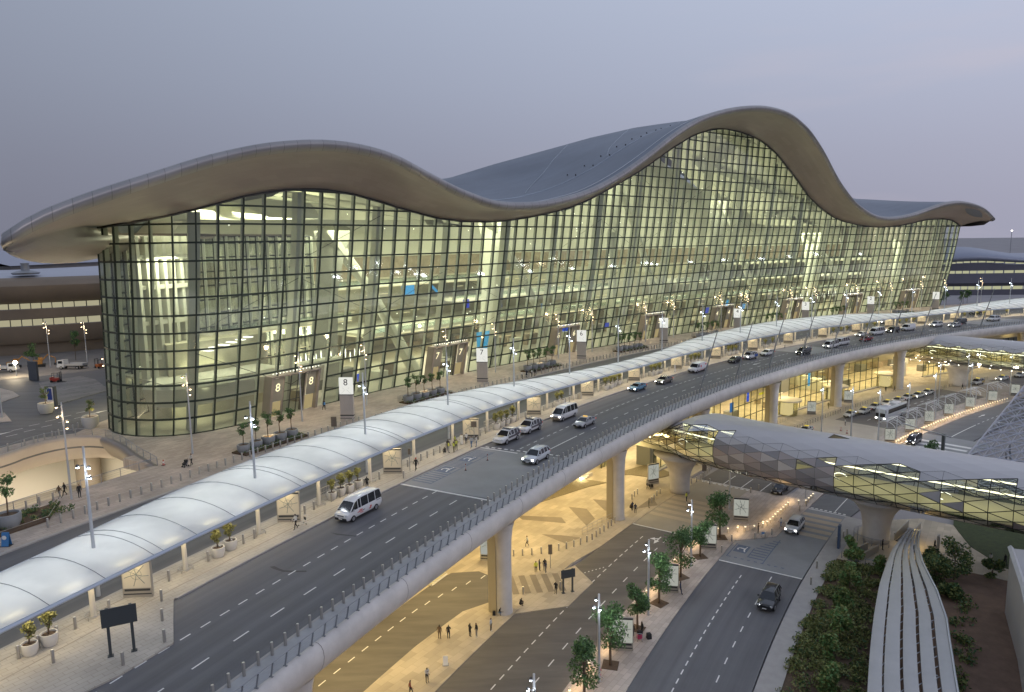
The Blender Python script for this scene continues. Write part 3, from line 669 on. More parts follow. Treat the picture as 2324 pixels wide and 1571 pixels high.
# nose (fascia): rounded edge all along the front and round the left end
def up_in(a, b_): return (b_ - a).normalized()
nose = []; nuv = []
path = [(roof_pt(0, d), roof_pt(1, d)) for d in (60, 50, 40, 30, 22, 15, 9, 4, 1.5)] + [(roof_pt(k, 0), roof_pt(k, 3)) for k in range(159)] + [(roof_pt(158, d), roof_pt(156, d)) for d in (1.5, 4, 9, 15, 22, 30)]
acc = 0; prev = None
for a, b_ in path:
    inn = (b_ - a); inn.z = 0; inn = inn.normalized(); U = Vector((0, 0, 1))
    nose.append([a + inn * 1.3 + U * .42, a + inn * .4 + U * .28, a - inn * .15 - U * .1, a - inn * .25 - U * .45, a - inn * .1 - U * .8, a + inn * .4 - U * 1.1, a + inn * 1.0 - U * 1.3])
    if prev is not None: acc += (a - prev).length
    prev = a; nuv.append([(acc, j * .5) for j in range(7)])
mb = MB(); mb.grid(nose, uv=nuv); mb.build('fascia', lip_m, term, smooth=True)
# soffit: from the nose back to the head of the glass
lows = [r_[-1] for r_ in nose[:168]]
def soff_target(j):
    if j < 9: return 1.0 + (19.5 - 1.0) * (j / 8.0) ** .9
    s = rs[j - 9]
    if s > 78: sf = s
    else: sf = 36.6 + (s - 9.8) * (78 - 36.6) / (78 - 9.8)
    if s > 300: sf = 300 + (s - 300) * (320.5 - 300) / (327.6 - 300)
    return max(19.6, float(np.interp(sf, [36.6, 36.9, 37.8, 39.4, 41.5, 44.0, 47.3] + _fs[29:], [21, 23, 24, 25, 26, 27, 28] + list(range(29, NF)))))
srows = []; suv = []
for j, a in enumerate(lows):
    i = min(NF - 1.001, soff_target(j)); b_ = FS(i, HH(i)) + Vector((0, 0, .1)); b2 = FS(i, HH(i), 1.0) + Vector((0, 0, .5))
    row = []
    for t in (0, .2, .4, .6, .8, 1.0):
        p = a.lerp(b_, t); p = p + Vector((0, 0, .9 * math.sin(math.pi * t) * min(1, (a - b_).length / 12))); row.append(p)
    row.append(b2); srows.append(row); suv.append([(j * 2.0, t * 14) for t in (0, .2, .4, .6, .8, 1.0, 1.1)])
mb = MB(); mb.grid(srows, uv=suv, flip=True); mb.build('soffit', soff_m, term, smooth=True)
# right hand end of the roof: closes the tip down to the end wall
mb = MB(); tip = [roof_pt(158, d) for d in depths[:9]]; e0 = [FS(NF - 1.001, HG[-1]) + Vector((-.45, .89, 0)) * d * .9 for d in depths[:9]]
mb.grid([[a, a.lerp(b_, .35) + Vector((.6, -.2, -1.6)), a.lerp(b_, .7) + Vector((.2, 0, -1.0)), b_] for a, b_ in zip(tip, e0)]); mb.build('end_soffit', soff_m, term, smooth=True)
# end wall at the right, and closing walls at the back
clad = mat('wall_cladding', (.22, .20, .18), .6, noise=.1, nscale=.2)
mb = MB(); ew = [FP[-1] + np.array([-.45, .89]) * d for d in (0, 12, 30, 60)]
mb.grid([[(*p, DK) for p in ew], [(*p, DK + HG[-1] + 1) for p in ew]]); mb.build('end_wall', clad, term)

# interior ----------------------------------------------------------
in_white = mat('interior_white', (.70, .69, .60), .6)
in_beige = mat('interior_beige', (.52, .49, .38), .7, noise=.2, nscale=.15)
in_floor = mat('interior_floor', (.42, .40, .34), .35, noise=.08, nscale=.3)
in_wood = mat('interior_wood', (.33, .27, .19), .6, noise=.3, nscale=.5)
in_grey = mat('interior_grey', (.20, .205, .19), .6)
warm_strip = lampmat('warm_strip', (1, .86, .52), 1.5)
cool_strip = lampmat('white_strip', (1, .97, .82), 4.0)
mb = MB(); fl = [tuple(p) for p in FP[4:]] + [XY(330, -125), XY(200, -128), XY(100, -128), XY(66, -122)]
mb.prism(fl, DK - 1.5, DK + .16); mb.build('hall_floor', in_floor, term)
# ceiling follows the underside of the roof
RXY = np.array([tuple(roof_pt(k, d)) for d in depths for k in range(0, 159)])
def ceil_rise(i, d):
    s_ = _fs[i]; k = min(157, max(0, int((s_ - 9.8) / 317.8 * 158))); dd = d + 11
    zr = roof_pt(k, dd).z - 2.6; z0 = DK + .1 + HG[i]
    p = FS(i, HG[i], d); dd2 = (RXY[:, 0] - p.x)**2 + (RXY[:, 1] - p.y)**2; q = np.argsort(dd2)[:4]
    lim = float(RXY[q, 2].min()) - 2.2 - p.z
    return min(lim, (.12 if HG[i] > 34 else .03) * d)
mb = MB(); rows = []
for i in range(22, NF):
    row = []
    for k, d in enumerate((.9, 6, 14, 24, 36, 50)):
        p = FS(i, HG[i], d)
        row.append(p + Vector((0, 0, .5 + ceil_rise(i, d))))
    rows.append(row)
mb.grid(rows); mb.build('hall_ceiling', in_white, term, smooth=True)
mb = MB()
for n_, i in enumerate(range(28, NF - 12, 6)):   # broad diagonal bands added below the ceiling, arch shade put into their grey
    sg = 1 if n_ % 2 == 0 else -1; i1 = i if sg > 0 else i + 8
    row = []
    for k_, d in enumerate((1.2, 8, 16, 26, 38)):
        a = FS(i1 + sg * k_ * 1.9, HH(i1 + sg * k_ * 1.9), d); b_ = FS(i1 + sg * k_ * 1.9 + 1.5, HH(i1 + sg * k_ * 1.9 + 1.5), d)
        rz_ = min(ceil_rise(int(i1 + sg * k_ * 1.9), d), ceil_rise(int(i1 + sg * k_ * 1.9 + 1.5), d)); row.append([a + Vector((0, 0, rz_ - .9)), b_ + Vector((0, 0, rz_ - .9))])
    mb.grid(row)
mb.build('ceiling_shade', mat('band_grey', (.30, .305, .27), .6), term)
# back wall with openings, upper wood band, galleries
bw = [XY(s, -88) for s in np.arange(58, 328, 6)]
mb = MB(); zt = [max(DK + 27, min(float(np.interp(s, *ZB)) - 3, DK + lip_h(s) + 8) - 14) for s in np.arange(58, 328, 6)]
mb.grid([[(*p, DK) for p in bw], [(*p, DK + 20) for p in bw]]); mb.build('back_wall', in_beige, term)
mb = MB(); mb.grid([[(*p, DK + 20) for p in bw], [(*p, DK + 26) for p in bw]]); mb.build('wood_band', in_wood, term)
mb = MB(); mb.grid([[(*p, DK + 26) for p in bw], [(*p, z + 14) for p, z in zip(bw, zt)]]); mb.build('upper_wall', in_white, term)
def gallery(s0, s1, o0, z, th_=.9, front=in_white, strip_m=warm_strip, name='gallery'):
    g = MB(); strip(g, s0, s1, -88, o0, DK + z - th_, DK + z, 6); ob = g.build(name, front, term)
    g = MB(); strip(g, s0, s1, o0 + .02, o0 + .12, DK + z - th_ - .15, DK + z - th_, 6); g.build('gallery_light', strip_m, ob)
    g = MB(); strip(g, s0, s1, o0 - .05, o0, DK + z, DK + z + 1.1, 6); g.build('gallery_glass', glassmat('balustrade_glass', (.82, .88, .86), .06), ob)
gallery(96, 318, -64, 7.6); gallery(128, 190, -70, 13.6); gallery(216, 310, -69, 13.6); gallery(92, 150, -74, 19.2); gallery(240, 316, -70, 20.0)
gallery(54, 92, -64, 12.5)
# tall leaning pylons just inside the glass, every second one broader
i = 26.0; kk = 0
PYL = []
while i < NF - 1 and _fs[int(i)] < 318:
    PYL.append(i); i += 5.2; kk += 1
for n_, i in enumerate(PYL):
    wd = .85 if n_ % 2 == 0 else .45
    i0 = int(i); tx = Vector((-FN[i0][1], FN[i0][0], 0)); nn = Vector((FN[i0][0], FN[i0][1], 0))
    mb = MB(); hs = np.linspace(0, HH(i) - .3, 9)
    mb.grid([[FS(i, h, 2.2) + tx * wd * (.7 + .3 * h / 30), FS(i, h, 2.2) - tx * wd * (.7 + .3 * h / 30), FS(i, h, 3.6) - tx * wd, FS(i, h, 3.6) + tx * wd] for h in hs], closed=True)
    mb.build('pylon', in_white, term)
# great sloping arch legs crossing the hall
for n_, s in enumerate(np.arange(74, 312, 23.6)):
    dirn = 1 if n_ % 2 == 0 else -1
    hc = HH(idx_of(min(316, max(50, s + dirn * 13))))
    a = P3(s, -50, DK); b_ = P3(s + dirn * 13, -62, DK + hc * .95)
    mb = MB(); m_ = a.lerp(b_, .5) + Vector((0, 0, 3)); mb.tube([a, a.lerp(m_, .5), m_, m_.lerp(b_, .55), b_], [3.0, 2.4, 2.1, 2.8, 4.4], 8, flat=.5); mb.build('arch_leg', mat('arch_pale', (.60, .60, .52), .6) if n_ % 3 else mat('arch_shade', (.36, .36, .31), .6), term, smooth=True, angle=50)  # every third leg takes a darker copy, shade put into its colour
# X bracing between pylons
mb = MB()
for n_ in range(len(PYL) - 1):
    a, b_ = PYL[n_], PYL[n_ + 1]
    for h in range(5, int(min(HH(a), HH(b_))) - 8, 11):
        if (n_ + h) % 2 == 0: mb.tube([FS(a, h, 1.6), FS(b_, h + 8, 1.6)], .05, 4)
        else: mb.tube([FS(b_, h, 1.6), FS(a, h + 8, 1.6)], .05, 4)
mb.build('bracing_rod', dark_metal, term)
# white lounge shell and ribbed lift tower in the rounded near corner
mb = MB(); ring = []
for z, k in ((3.3, .93), (3.6, 1.0), (6.6, 1.06), (7.4, 1.02), (7.6, .9)):
    row = []
    for j in range(33):
        i = 22 + j * .42; row.append(FS(min(i, NF - 2), 0, 4.0 + (1.06 - k) * 14) + Vector((0, 0, z)))
    ring.append(row)
mb.grid(ring); mb.build('lounge_shell', in_white, term, smooth=True, angle=40)
mb = MB(); lf = [XY(s, o) for s, o in ((41, -47), (52, -43), (60, -43), (60, -66), (44, -66))]
mb.prism(lf, DK + 7.3, DK + 7.7); mb.build('lounge_floor', in_white, term)
mb = MB(); lf = [XY(s, o) for s, o in ((45, -52), (62, -50), (66, -60), (50, -66))]
mb.prism(lf, DK, DK + 13.2); mb.build('inner_room', in_beige, term)
mb = MB()
for j in range(7):
    c = P3(42.5 + j * 1.5, -54 - j * .2, DK); mb.box(c + Vector((0, 0, 19)), (.55, 1.6, 25), Matrix.Rotation(th(45), 3, 'Z'))
for z in (11, 17, 23, 28): mb.box(P3(47, -54.4, DK + z), (9.6, .8, .7), Matrix.Rotation(th(45), 3, 'Z'))
mb.build('ribbed_tower', in_white, term)
mb = MB()
for j in range(6):
    for k in range(2): mb.box(P3(50.5 + j * 1.5, -49.5 - k * 2.0, DK + 11.6 + j * .28), (1.0, 1.7, .12), Matrix.Rotation(th(55), 3, 'Z'))
mb.build('ceiling_lamps', cool_strip, term)
# hanging pendants, spotlights and shop strips
mb = MB()
for s0, n_, o_ in ((62, 7, -44.5), (66, 8, -47.5), (74, 7, -46), (252, 9, -46), (262, 9, -45), (276, 8, -46)):
    for j in range(n_):
        c = P3(s0 + j * 1.15, o_, DK + 6.5 + (j % 3) * .5); mb.lathe([(.02, -1.1), (.09, -.6), (.12, 0), (.09, .6), (.02, 1.1)], 6, c)
tag(mb.build('pendant_lamps', cool_strip, term), kind='stuff')
mb = MB(); rr = random.Random(3)
for i in range(28, NF - 3, 2):
    for j in range(rr.randint(1, 4)):
        h = HH(i) - rr.choice([1.5, 4, 8, 14, 20, 23, 26]) - rr.random() * 1.5
        if h < 6: continue
        c = FS(i + rr.random(), h, rr.choice([3, 7, 12, 20])); mb.lathe([(.02, -.10), (.10, 0), (.02, .10)], 5, c)
tag(mb.build('spotlights', lampmat('hall_spot', (1, .96, .85), 6.0), term), kind='stuff')
mb = MB()
for j in range(46):
    s = rr.uniform(66, 310); z = rr.choice([5.6, 6.0, 11.5, 12.2, 17.4]); mb.box(P3(s, rr.uniform(-58, -84), DK + z), (rr.uniform(2, 7), .25, .12), Matrix.Rotation(th(s), 3, 'Z'))
tag(mb.build('shop_lights', warm_strip, term), kind='stuff')
def screen(s, o, z, wd, ht, col, st_=1.1, tilt=0):
    q = MB(); q.box(P3(s, o, z), (wd, .15, ht), Matrix.Rotation(th(s), 3, 'Z') @ Matrix.Rotation(tilt, 3, 'Y')); q.build('information_screen', lampmat('screen_%02d%02d%02d' % tuple(int(c * 99) for c in col), col, st_), term)
for a in [(105, -60, 32.5, 4.2, 2.4, (.12, .5, .95)), (113, -60, 32.2, 4.8, .7, (.1, .5, .95), 1, .7), (116, -46, 19.3, 5.2, 4.6, (.06, .45, .80)), (123, -60, 27.5, 2.2, 2.4, (.03, .06, .6)), (134, -60, 26.5, 3.0, 2.0, (.03, .05, .55)), (150, -50, 18.5, 3.5, 1.8, (.05, .12, .7)), (151, -60, 24.5, 2.6, 1.5, (.1, .3, .7)), (164, -48, 18.0, 3.0, 1.5, (.04, .08, .6)), (210, -48, 19.0, 3.0, 2.0, (.04, .08, .6)), (222, -50, 20.5, 2.4, 2.6, (.08, .45, .85)), (241, -60, 17.5, 3, 2, (.05, .3, .7)), (76, -42, 17.2, .8, 1.6, (.03, .1, .8)), (78.3, -42, 17.5, .8, 1.6, (.03, .1, .8))]: screen(*a)
# shop counters and people-high clutter on the hall floor
mb = MB()
for j in range(70):
    s = rr.uniform(60, 312); o_ = rr.uniform(-44, -80); hgt = rr.uniform(1, 3.2); mb.box(P3(s, o_, DK + .16 + hgt / 2), (rr.uniform(1.5, 5), rr.uniform(1, 3), hgt), Matrix.Rotation(th(s), 3, 'Z'), mi=rr.choice([0, 1, 2]))
tag(mb.build('counters', [in_grey, in_wood, in_white], term), kind='stuff')
# hall lamps
light('AREA', P3(47, -50, DK + 28), 3600, (1, .98, .74), 8, 8, (0, 0, 0), 'hall_light', term)
light('AREA', P3(50, -52, DK + 9), 700, (.97, .95, .62), 7, 7, (math.pi, 0, 0), 'hall_uplight', term)
light('AREA', P3(46, -48, DK + 6.5), 700, (.97, .93, .62), 8, 6, (0, 0, 0), 'lounge_light', term)
for s in np.arange(50, 322, 20):
    hc = HH(idx_of(s)); t = th(s)
    light('AREA', P3(s, -60, DK + hc - 1.5), 10500, (1, .98, .72), 16, 26, (0, 0, t), 'hall_light', term)
    light('AREA', P3(s, -66, DK + 8.6), 3200, (1, .98, .74), 14, 10, (math.pi, 0, t), 'hall_uplight', term)
    light('AREA', P3(s, -66, DK + 7.0), 1900, (1.0, .88, .55), 16, 14, (0, 0, t), 'hall_light', term)

# entrances ---------------------------------------------------------
portal_m = mat('portal_stone', (.25, .22, .19), .55, noise=.08, nscale=.5)
door_dark = glassmat('door_glass', (.62, .68, .64), .08)
num_m = lampmat('lit_number', (1, .9, .55), 1.5)
for num, s in PORT:
    a, b_ = open_cols[num]; ic = (a + b_) / 2
    ent = MB(); HT = 7.2
    def fp(i, h, off): i0 = int(round(i)); return FS(i, h) + Vector((*FN[i0], 0)) * off
    # splayed stone jambs and lintel
    def bar(i0, i1, off0, off1, h0, h1):
        A = [fp(i0, h0, off0), fp(i1, h0, off0), fp(i1, h1, off0), fp(i0, h1, off0)]; B = [fp(i0, h0, off1), fp(i1, h0, off1), fp(i1, h1, off1), fp(i0, h1, off1)]
        ent.add(A + B, [(0, 1, 2, 3), (7, 6, 5, 4), (0, 4, 5, 1), (1, 5, 6, 2), (2, 6, 7, 3), (3, 7, 4, 0)])
    def jamb(i0, i1):  # foot wider towards the outside
        bar(i0, i1, .7, -1.4, 0, HT)
    jamb(a, a + .13); jamb(b_ - .13, b_); bar(a, b_, .75, -1.4, HT, HT + .25)
    bar(a + .74, a + .80, .2, -1.0, 0, HT); bar(b_ - .80, b_ - .74, .2, -1.0, 0, HT)
    eo = ent.build('entrance', portal_m, term)
    dm = MB()
    for q in np.linspace(a + .82, b_ - .82, 4)[:-1]:
        w3 = (b_ - a - 1.64) / 3; dm.quad(fp(q + .02, .1, .0), fp(q + w3 - .02, .1, .0), fp(q + w3 - .02, HT, .0), fp(q + .02, HT, .0))
    dm.build('glass_doors', door_dark, eo)
    fm = MB()
    for q in np.linspace(a + .82, b_ - .82, 4): fm.tube([fp(q, 0, .05), fp(q, HT, .05)], .09, 4)
    for h in (2.6, 4.4): fm.tube([fp(a + .82, h, .05), fp(b_ - .82, h, .05)], .07, 4)
    fm.build('door_frame', dark_metal, eo)
    for q0, q1 in ((a + .18, a + .72), (b_ - .72, b_ - .18)):
        pm = MB(); A = [fp(q0, 2.9, .25), fp(q1, 2.9, .25), fp(q1, 7.0, .25), fp(q0, 7.0, .25)]; pm.add(A, [(0, 1, 2, 3)], 0)
        c = (A[0] + A[1] + A[2] + A[3]) / 4 + Vector((0, 0, .35)); ex = (A[1] - A[0]).normalized(); ez = (A[3] - A[0]).normalized(); en = ex.cross(ez)
        vs, fs = text_mesh(str(num), 2.1, .02); pm.add([c + ex * v[0] + ez * v[1] + en * (.06 + v[2]) for v in vs], fs, 1)
        pm.build('number_panel', [mat('panel_grey', (.22, .215, .18), .5), num_m], eo)
        lm = MB(); lm.quad(fp(q0, .15, .0), fp(q1, .15, .0), fp(q1, 2.8, .0), fp(q0, 2.8, .0)); lm.build('lit_side_panel', lampmat('side_panel_glow', (.9, .72, .36), .42), eo)
    sm_ = MB()
    for q in np.linspace(a + .1, b_ - .1, 15): sm_.lathe([(.02, -.1), (.09, 0), (.02, .1)], 5, fp(q, HT + .75, .4))
    sm_.build('canopy_lights', lampmat('lintel_spot', (1, .96, .85), 3.5), eo)
    light('AREA', fp(ic, HT - .3, 2.5), 160, (1, .82, .5), 8, 1.5, (0, 0, th(s)), 'entrance_light', term)
# ------------------------------------------------------------------ translucent canopy over the drop-off island
CF = [(-30, 3.5), (-8, 3.5), (-2, 3.55), (7, 3.8), (16, 3.9), (21, 3.95), (31, 4.2), (39, 4.3), (48, 4.35), (63, 4.45), (78, 3.95), (97, 3.45), (114, 3.25), (134, 3.55), (141, 3.5), (161, 3.7), (178, 3.65), (196, 3.6), (214, 3.2), (236, 3.4), (252, 3.2), (267, 3.2), (282, 3.1), (298, 2.95), (312, 2.85), (345, 2.8)]
CRO = [(-30, -7), (-2.5, -7.2), (7, -8.6), (21, -10.8), (32, -10.9), (42, -11), (57, -11.2), (70, -10.7), (78, -9.2), (84, -8.4), (99, -5.8), (117, -4.6), (134, -5.0), (147, -8.8), (167, -12.0), (190, -15.3), (206, -16.3), (223, -16.2), (235, -12.0), (248, -6.0), (262, -4.6), (283, -8.8), (310, -15.3), (333, -20), (345, -21)]
def smooth_rail(t, n=3):
    ss_ = np.arange(-30, 346, 1.5); v = np.interp(ss_, [a for a, b in t], [b for a, b in t])
    k = np.ones(9) / 9
    for _ in range(n): v = np.convolve(np.pad(v, 4, mode='edge'), k, 'valid')
    return lambda s: float(np.interp(s, ss_, v))
cfz = smooth_rail(CF); cro = smooth_rail(CRO)
def can_pt(s, t):
    """t 0 at the front eave, 1 at the rear eave"""
    o = 1.6 + (cro(s) - 1.6) * t; zf = cfz(s); wdt = 1.6 - cro(s)
    return P3(s, o, DK + zf + .09 * wdt * 4 * t * (1 - t) * .95 + .0 * t)
cano = thing('walkway_canopy', 'long glowing white translucent canopy curving along the drop-off island', 'canopy')
mem = bpy.data.materials.new('canopy_membrane'); mem.use_nodes = True; t_ = mem.node_tree; t_.nodes.clear()
o_n = t_.nodes.new('ShaderNodeOutputMaterial'); df = t_.nodes.new('ShaderNodeBsdfDiffuse'); tl = t_.nodes.new('ShaderNodeBsdfTranslucent'); gs = t_.nodes.new('ShaderNodeBsdfGlossy')
df.inputs[0].default_value = (.72, .75, .77, 1); tl.inputs[0].default_value = (.86, .88, .86, 1); gs.inputs['Roughness'].default_value = .3
cn = t_.nodes.new('ShaderNodeTexNoise'); cn.inputs['Scale'].default_value = .35; cn.inputs['Detail'].default_value = 8; ct = t_.nodes.new('ShaderNodeTexCoord'); t_.links.new(ct.outputs['Object'], cn.inputs[0])
for nd, c0, c1 in ((df, (.69, .72, .74, 1), (.78, .81, .83, 1)), (tl, (.80, .82, .81, 1), (.92, .94, .92, 1))):
    cmx = t_.nodes.new('ShaderNodeMix'); cmx.data_type = 'RGBA'; cmx.inputs[6].default_value = c0; cmx.inputs[7].default_value = c1; crr = t_.nodes.new('ShaderNodeMapRange'); crr.inputs[1].default_value = .32; crr.inputs[2].default_value = .62; t_.links.new(cn.outputs[0], crr.inputs[0]); t_.links.new(crr.outputs[0], cmx.inputs[0]); t_.links.new(cmx.outputs[2], nd.inputs[0])
m1 = t_.nodes.new('ShaderNodeMixShader'); m1.inputs[0].default_value = .5; m2 = t_.nodes.new('ShaderNodeMixShader'); m2.inputs[0].default_value = .06
t_.links.new(df.outputs[0], m1.inputs[1]); t_.links.new(tl.outputs[0], m1.inputs[2]); t_.links.new(m1.outputs[0], m2.inputs[1]); t_.links.new(gs.outputs[0], m2.inputs[2]); t_.links.new(m2.outputs[0], o_n.inputs[0])
sv = np.arange(-30, 345.1, 1.5)
mb = MB(); mb.grid([[can_pt(s, t) for t in np.linspace(0, 1, 11)] for s in sv]); mb.build('membrane', mem, cano, smooth=True)
mb = MB(); mb.grid([[can_pt(s, 0) + Vector(dv) for dv in ((0, 0, .06), (0, 0, -.28))] for s in sv]); mb.tube([can_pt(s, 0) - Vector((0, 0, .12)) for s in sv], .16, 6); mb.build('front_beam', mat('canopy_beam', (.42, .47, .55), .45, metal=.2), cano)
mb = MB(); mb.tube([can_pt(s, 1) - Vector((0, 0, .05)) for s in sv], .12, 5); mb.build('rear_beam', light_metal, cano)
rib_m = mat('rib_grey', (.30, .32, .34), .5)
def rib_at(s):
    q = MB(); q.tube([can_pt(s, t) + Vector((0, 0, .03)) for t in np.linspace(0, 1, 9)], .036, 4); return q
k = 0
for n_ in range(78):
    s = -13.3 + 4.5 * n_
    q = rib_at(s)
    if n_ % 4 == 0:
        q2 = rib_at(s + .95); q.add(q2.v, q2.f)
    q.build('rib', rib_m, cano)
COLS = [9.0 * k - 9 for k in range(0, 38)]
cp = None
for s in COLS:
    if s > 330: break
    p = P3(s, 0, DK + .14)
    q = MB(); hz = cfz(s) + .25
    q.lathe([(.21, 0), (.21, hz)], 14, (0, 0, 0))
    o = q.build('column', mat('column_cream', (.60, .56, .48), .45), cano); o.location = p
    rg = MB(); rg.tube([(math.cos(a) * .62, math.sin(a) * .62, .32) for a in np.linspace(0, 2 * math.pi, 15)], .035, 5, cap=False)
    for a in (0.4, 2.5, 4.6): rg.tube([(math.cos(a) * .62, math.sin(a) * .62, 0), (math.cos(a) * .62, math.sin(a) * .62, .32)], .03, 5)
    rg.build('guard_ring', steel, o)
for s in np.arange(-13, 340, 9.0):
    t = th(s); zc = DK + cfz(s)
    light('AREA', P3(s, .6, zc - .25), 150 if s < 60 else 170, (1, .80, .46), 8.6, .35, (0, 0, t), 'canopy_light', cano)
    light('AREA', P3(s, (1.6 + cro(s)) / 2 - .3, zc - 1.1), 21 * (1.6 - cro(s)), (.97, 1.0, .98), 8.0, max(2.5, (1.6 - cro(s)) * .75), (math.pi, 0, t), 'canopy_uplight', cano)
mb = MB()
for s in np.arange(-11, 338, 4.5): mb.box(P3(s, .75, DK + cfz(s) - .12), (1.6, .12, .06), Matrix.Rotation(th(s), 3, 'Z'))
tag(mb.build('strip_lamps', lampmat('canopy_strip', (1, .85, .5), 5.0), cano), kind='stuff')

# ------------------------------------------------------------------ light below the raised road
for k, s in enumerate(np.arange(-14, 320, 17.7)):
    t = th(s)
    p_ = 1900 if s < 95 else 2300
    light('AREA', P3(s, 7, 11.0), p_, (1, .77, .36) if s < 95 else (1, .82, .48), 9, 9, (0, 0, t), 'underbridge_light', via)
    q = MB(); q.box(P3(s, 13.0, 10.95), (5.0, 1.2, .12), Matrix.Rotation(t, 3, 'Z')); o = q.build('soffit_lamp', lampmat('soffit_glow', (1, .80, .35), 5.0), via)
    q = MB(); q.box(P3(s, 13.0, 11.08), (6.4, 2.4, .14), Matrix.Rotation(t, 3, 'Z')); q.build('lamp_plate', mat('lamp_plate', (.6, .55, .45), .5), o)
# ------------------------------------------------------------------ near-left void, far drive and the lower wing
def xyz(s, o, z): return P3(s, o, z)
EDGE = [(-25, -50), (-5, -53), (10, -55.3), (23.3, -57.2), (26.7, -58.5), (29.9, -59.0), (32.5, -58.2), (34.2, -55.9), (34.9, -52.6)]
def edge_pts(n=44):
    C = catmull([XY(*p) for p in EDGE], 12); L = np.concatenate([[0], np.cumsum(np.hypot(*np.diff(C, axis=0).T))]); t = np.linspace(0, L[-1], n)
    return np.c_[np.interp(t, L, C[:, 0]), np.interp(t, L, C[:, 1])]
EP = edge_pts()
mb = MB()
poly = [tuple(p) for p in EP] + [XY(36.3, -55), (-66.3, 118.5), (-66.0, 124.5), (-60, 142), (-56, 152), (-60, 235), (-460, 260), (-460, 40), XY(-60, -45)]
mb.prism(poly, 12.6, DK + .02); struct('far_drive', mb, asphalt)
mb = MB(); Eb = EP + 0
inn = []
for i, p in enumerate(EP):
    t = EP[min(i + 1, len(EP) - 1)] - EP[max(i - 1, 0)]; t /= np.hypot(*t); n = np.array([-t[1], t[0]]); inn.append(p + n * (4.2 if i < 30 else 4.2 * (1 - (i - 30) / 16)))
mb.grid([[(*p, DK + .13) for p in EP], [(*p, DK + .13) for p in inn]], flip=True); mb.grid([[(*p, DK + .13) for p in inn], [(*p, DK) for p in inn]], flip=True)
mb.prism([XY(33.5, -58.8), XY(36.3, -53), (-66.6, 117.5), (-67, 124.5), XY(46, -66), XY(39, -62.5)], 13.5, DK + .126)
struct('far_pavement', mb, pave)
void = thing('sunken_court_wall', 'smooth beige concrete fascia curling round the sunken lit court', 'wall')
mb = MB(); rows = []
for off, z in ((.0, DK + .16), (-.35, DK + .2), (-.6, DK + .05), (-.55, DK - .35), (-.2, DK - 1.1), (.3, DK - 2.4), (.9, DK - 3.6), (1.7, DK - 4.1)):
    row = []
    for i, p in enumerate(EP):
        t = EP[min(i + 1, len(EP) - 1)] - EP[max(i - 1, 0)]; t /= np.hypot(*t); n = np.array([-t[1], t[0]]); q = p + n * off; row.append((q[0], q[1], z))
    rows.append(row)
mb.grid(rows, flip=False); mb.build('fascia', mat('court_concrete', (.40, .35, .31), .55, noise=.06, nscale=.3), void, smooth=True)
SIDE = [(34.9, -52.6), (33.6, -46), (31.4, -39), (29.6, -32.5), (29.1, -31.1)]
SP = catmull([XY(*p) for p in SIDE], 8)
mb = MB(); rows = []
for off, z in ((0, DK + .14), (-.5, DK + .2), (-.95, DK - .2), (-.9, DK - .8), (-.3, DK - 2.0), (.5, DK - 3.2)):
    row = []
    for i, p in enumerate(SP):
        t = SP[min(i + 1, len(SP) - 1)] - SP[max(i - 1, 0)]; t /= np.hypot(*t); n = np.array([-t[1], t[0]]); q = p + n * off; row.append((q[0], q[1], z))
    rows.append(row)
mb.grid(rows); mb.build('side_fascia', mat('side_fascia_metal', (.26, .235, .215), .4, metal=.45), void, smooth=True)
mb = MB(); mb.prism(sopoly([(-40, -30.5), (36, -30.5), (42, -76), (-40, -76)]), 3.8, 4.2); mb.build('court_floor', mat('court_floor', (.50, .46, .40), .5, noise=.08, nscale=.4), void)
mb = MB(); bwp = [XY(s, o) for s, o in ((-40, -60), (10, -64.5), (24, -66.5), (36, -66), (41, -58), (41, -40))]
mb.grid([[(*p, 4) for p in bwp], [(*p, DK - 2) for p in bwp]]); mb.build('lit_wall', mat('court_wall', (.72, .67, .58), .6), void)
mb = MB(); c = P3(36.0, -60.5, 0); mb.lathe([(1.9, 4.2), (1.9, DK - 3.5)], 24, c); mb.build('round_pier', mat('pier_brown', (.24, .20, .16), .6), void, smooth=True, angle=40)
mb = MB(); a_ = [XY(s, o) for s, o in ((29.1, -31.45), (-40, -31.9))]; mb.grid([[(*p, 4) for p in a_], [(*p, DK + .1) for p in a_]]); mb.build('near_wall', concrete, void)
mb = MB(); mb.tube([(p[0] + .6, p[1] - .2, DK - 4.0) for p in EP[:30]], .1, 5); mb.build('cove_light', lampmat('cove_glow', (1, .86, .55), 9.0), void)
mb = MB()
for k in range(8): mb.box(P3(13.5 + k * .25, -62.0 + k * .1, 6.0 + k * .42), (6.5 - k * .3, .3, .14), Matrix.Rotation(th(14), 3, 'Z'))
tag(mb.build('wall_relief', mat('relief_grey', (.30, .29, .27), .6), void), kind='stuff')
for s in (0, 14, 28): light('AREA', P3(s, -50, 11.5), 4600, (1, .88, .64), 12, 6, (0, 0, th(s)), 'court_light', void)
def rail_run(name, label, pts, h=1.1, lean=0.0, cat='railing', post_gap=2.6):
    r_ = thing(name, label, cat)
    L = np.concatenate([[0], np.cumsum([math.dist(pts[i], pts[i + 1]) for i in range(len(pts) - 1)])])
    n = max(2, int(L[-1] / post_gap) + 1)
    for t in np.linspace(0, L[-1], n):
        p = Vector([float(np.interp(t, L, [q[k] for q in pts])) for k in range(3)])
        q = MB(); q.box((0, 0, h / 2), (.09, .09, h), taper=.6); o = q.build('post', grey_metal, r_); o.location = p
    q = MB(); q.tube([Vector(p) + Vector((0, 0, h)) for p in pts], .045, 6)
    for hh in (.35, .6, .85): q.tube([Vector(p) + Vector((0, 0, h * hh)) for p in pts], .012, 4)
    q.build('handrail', grey_metal, r_); return r_
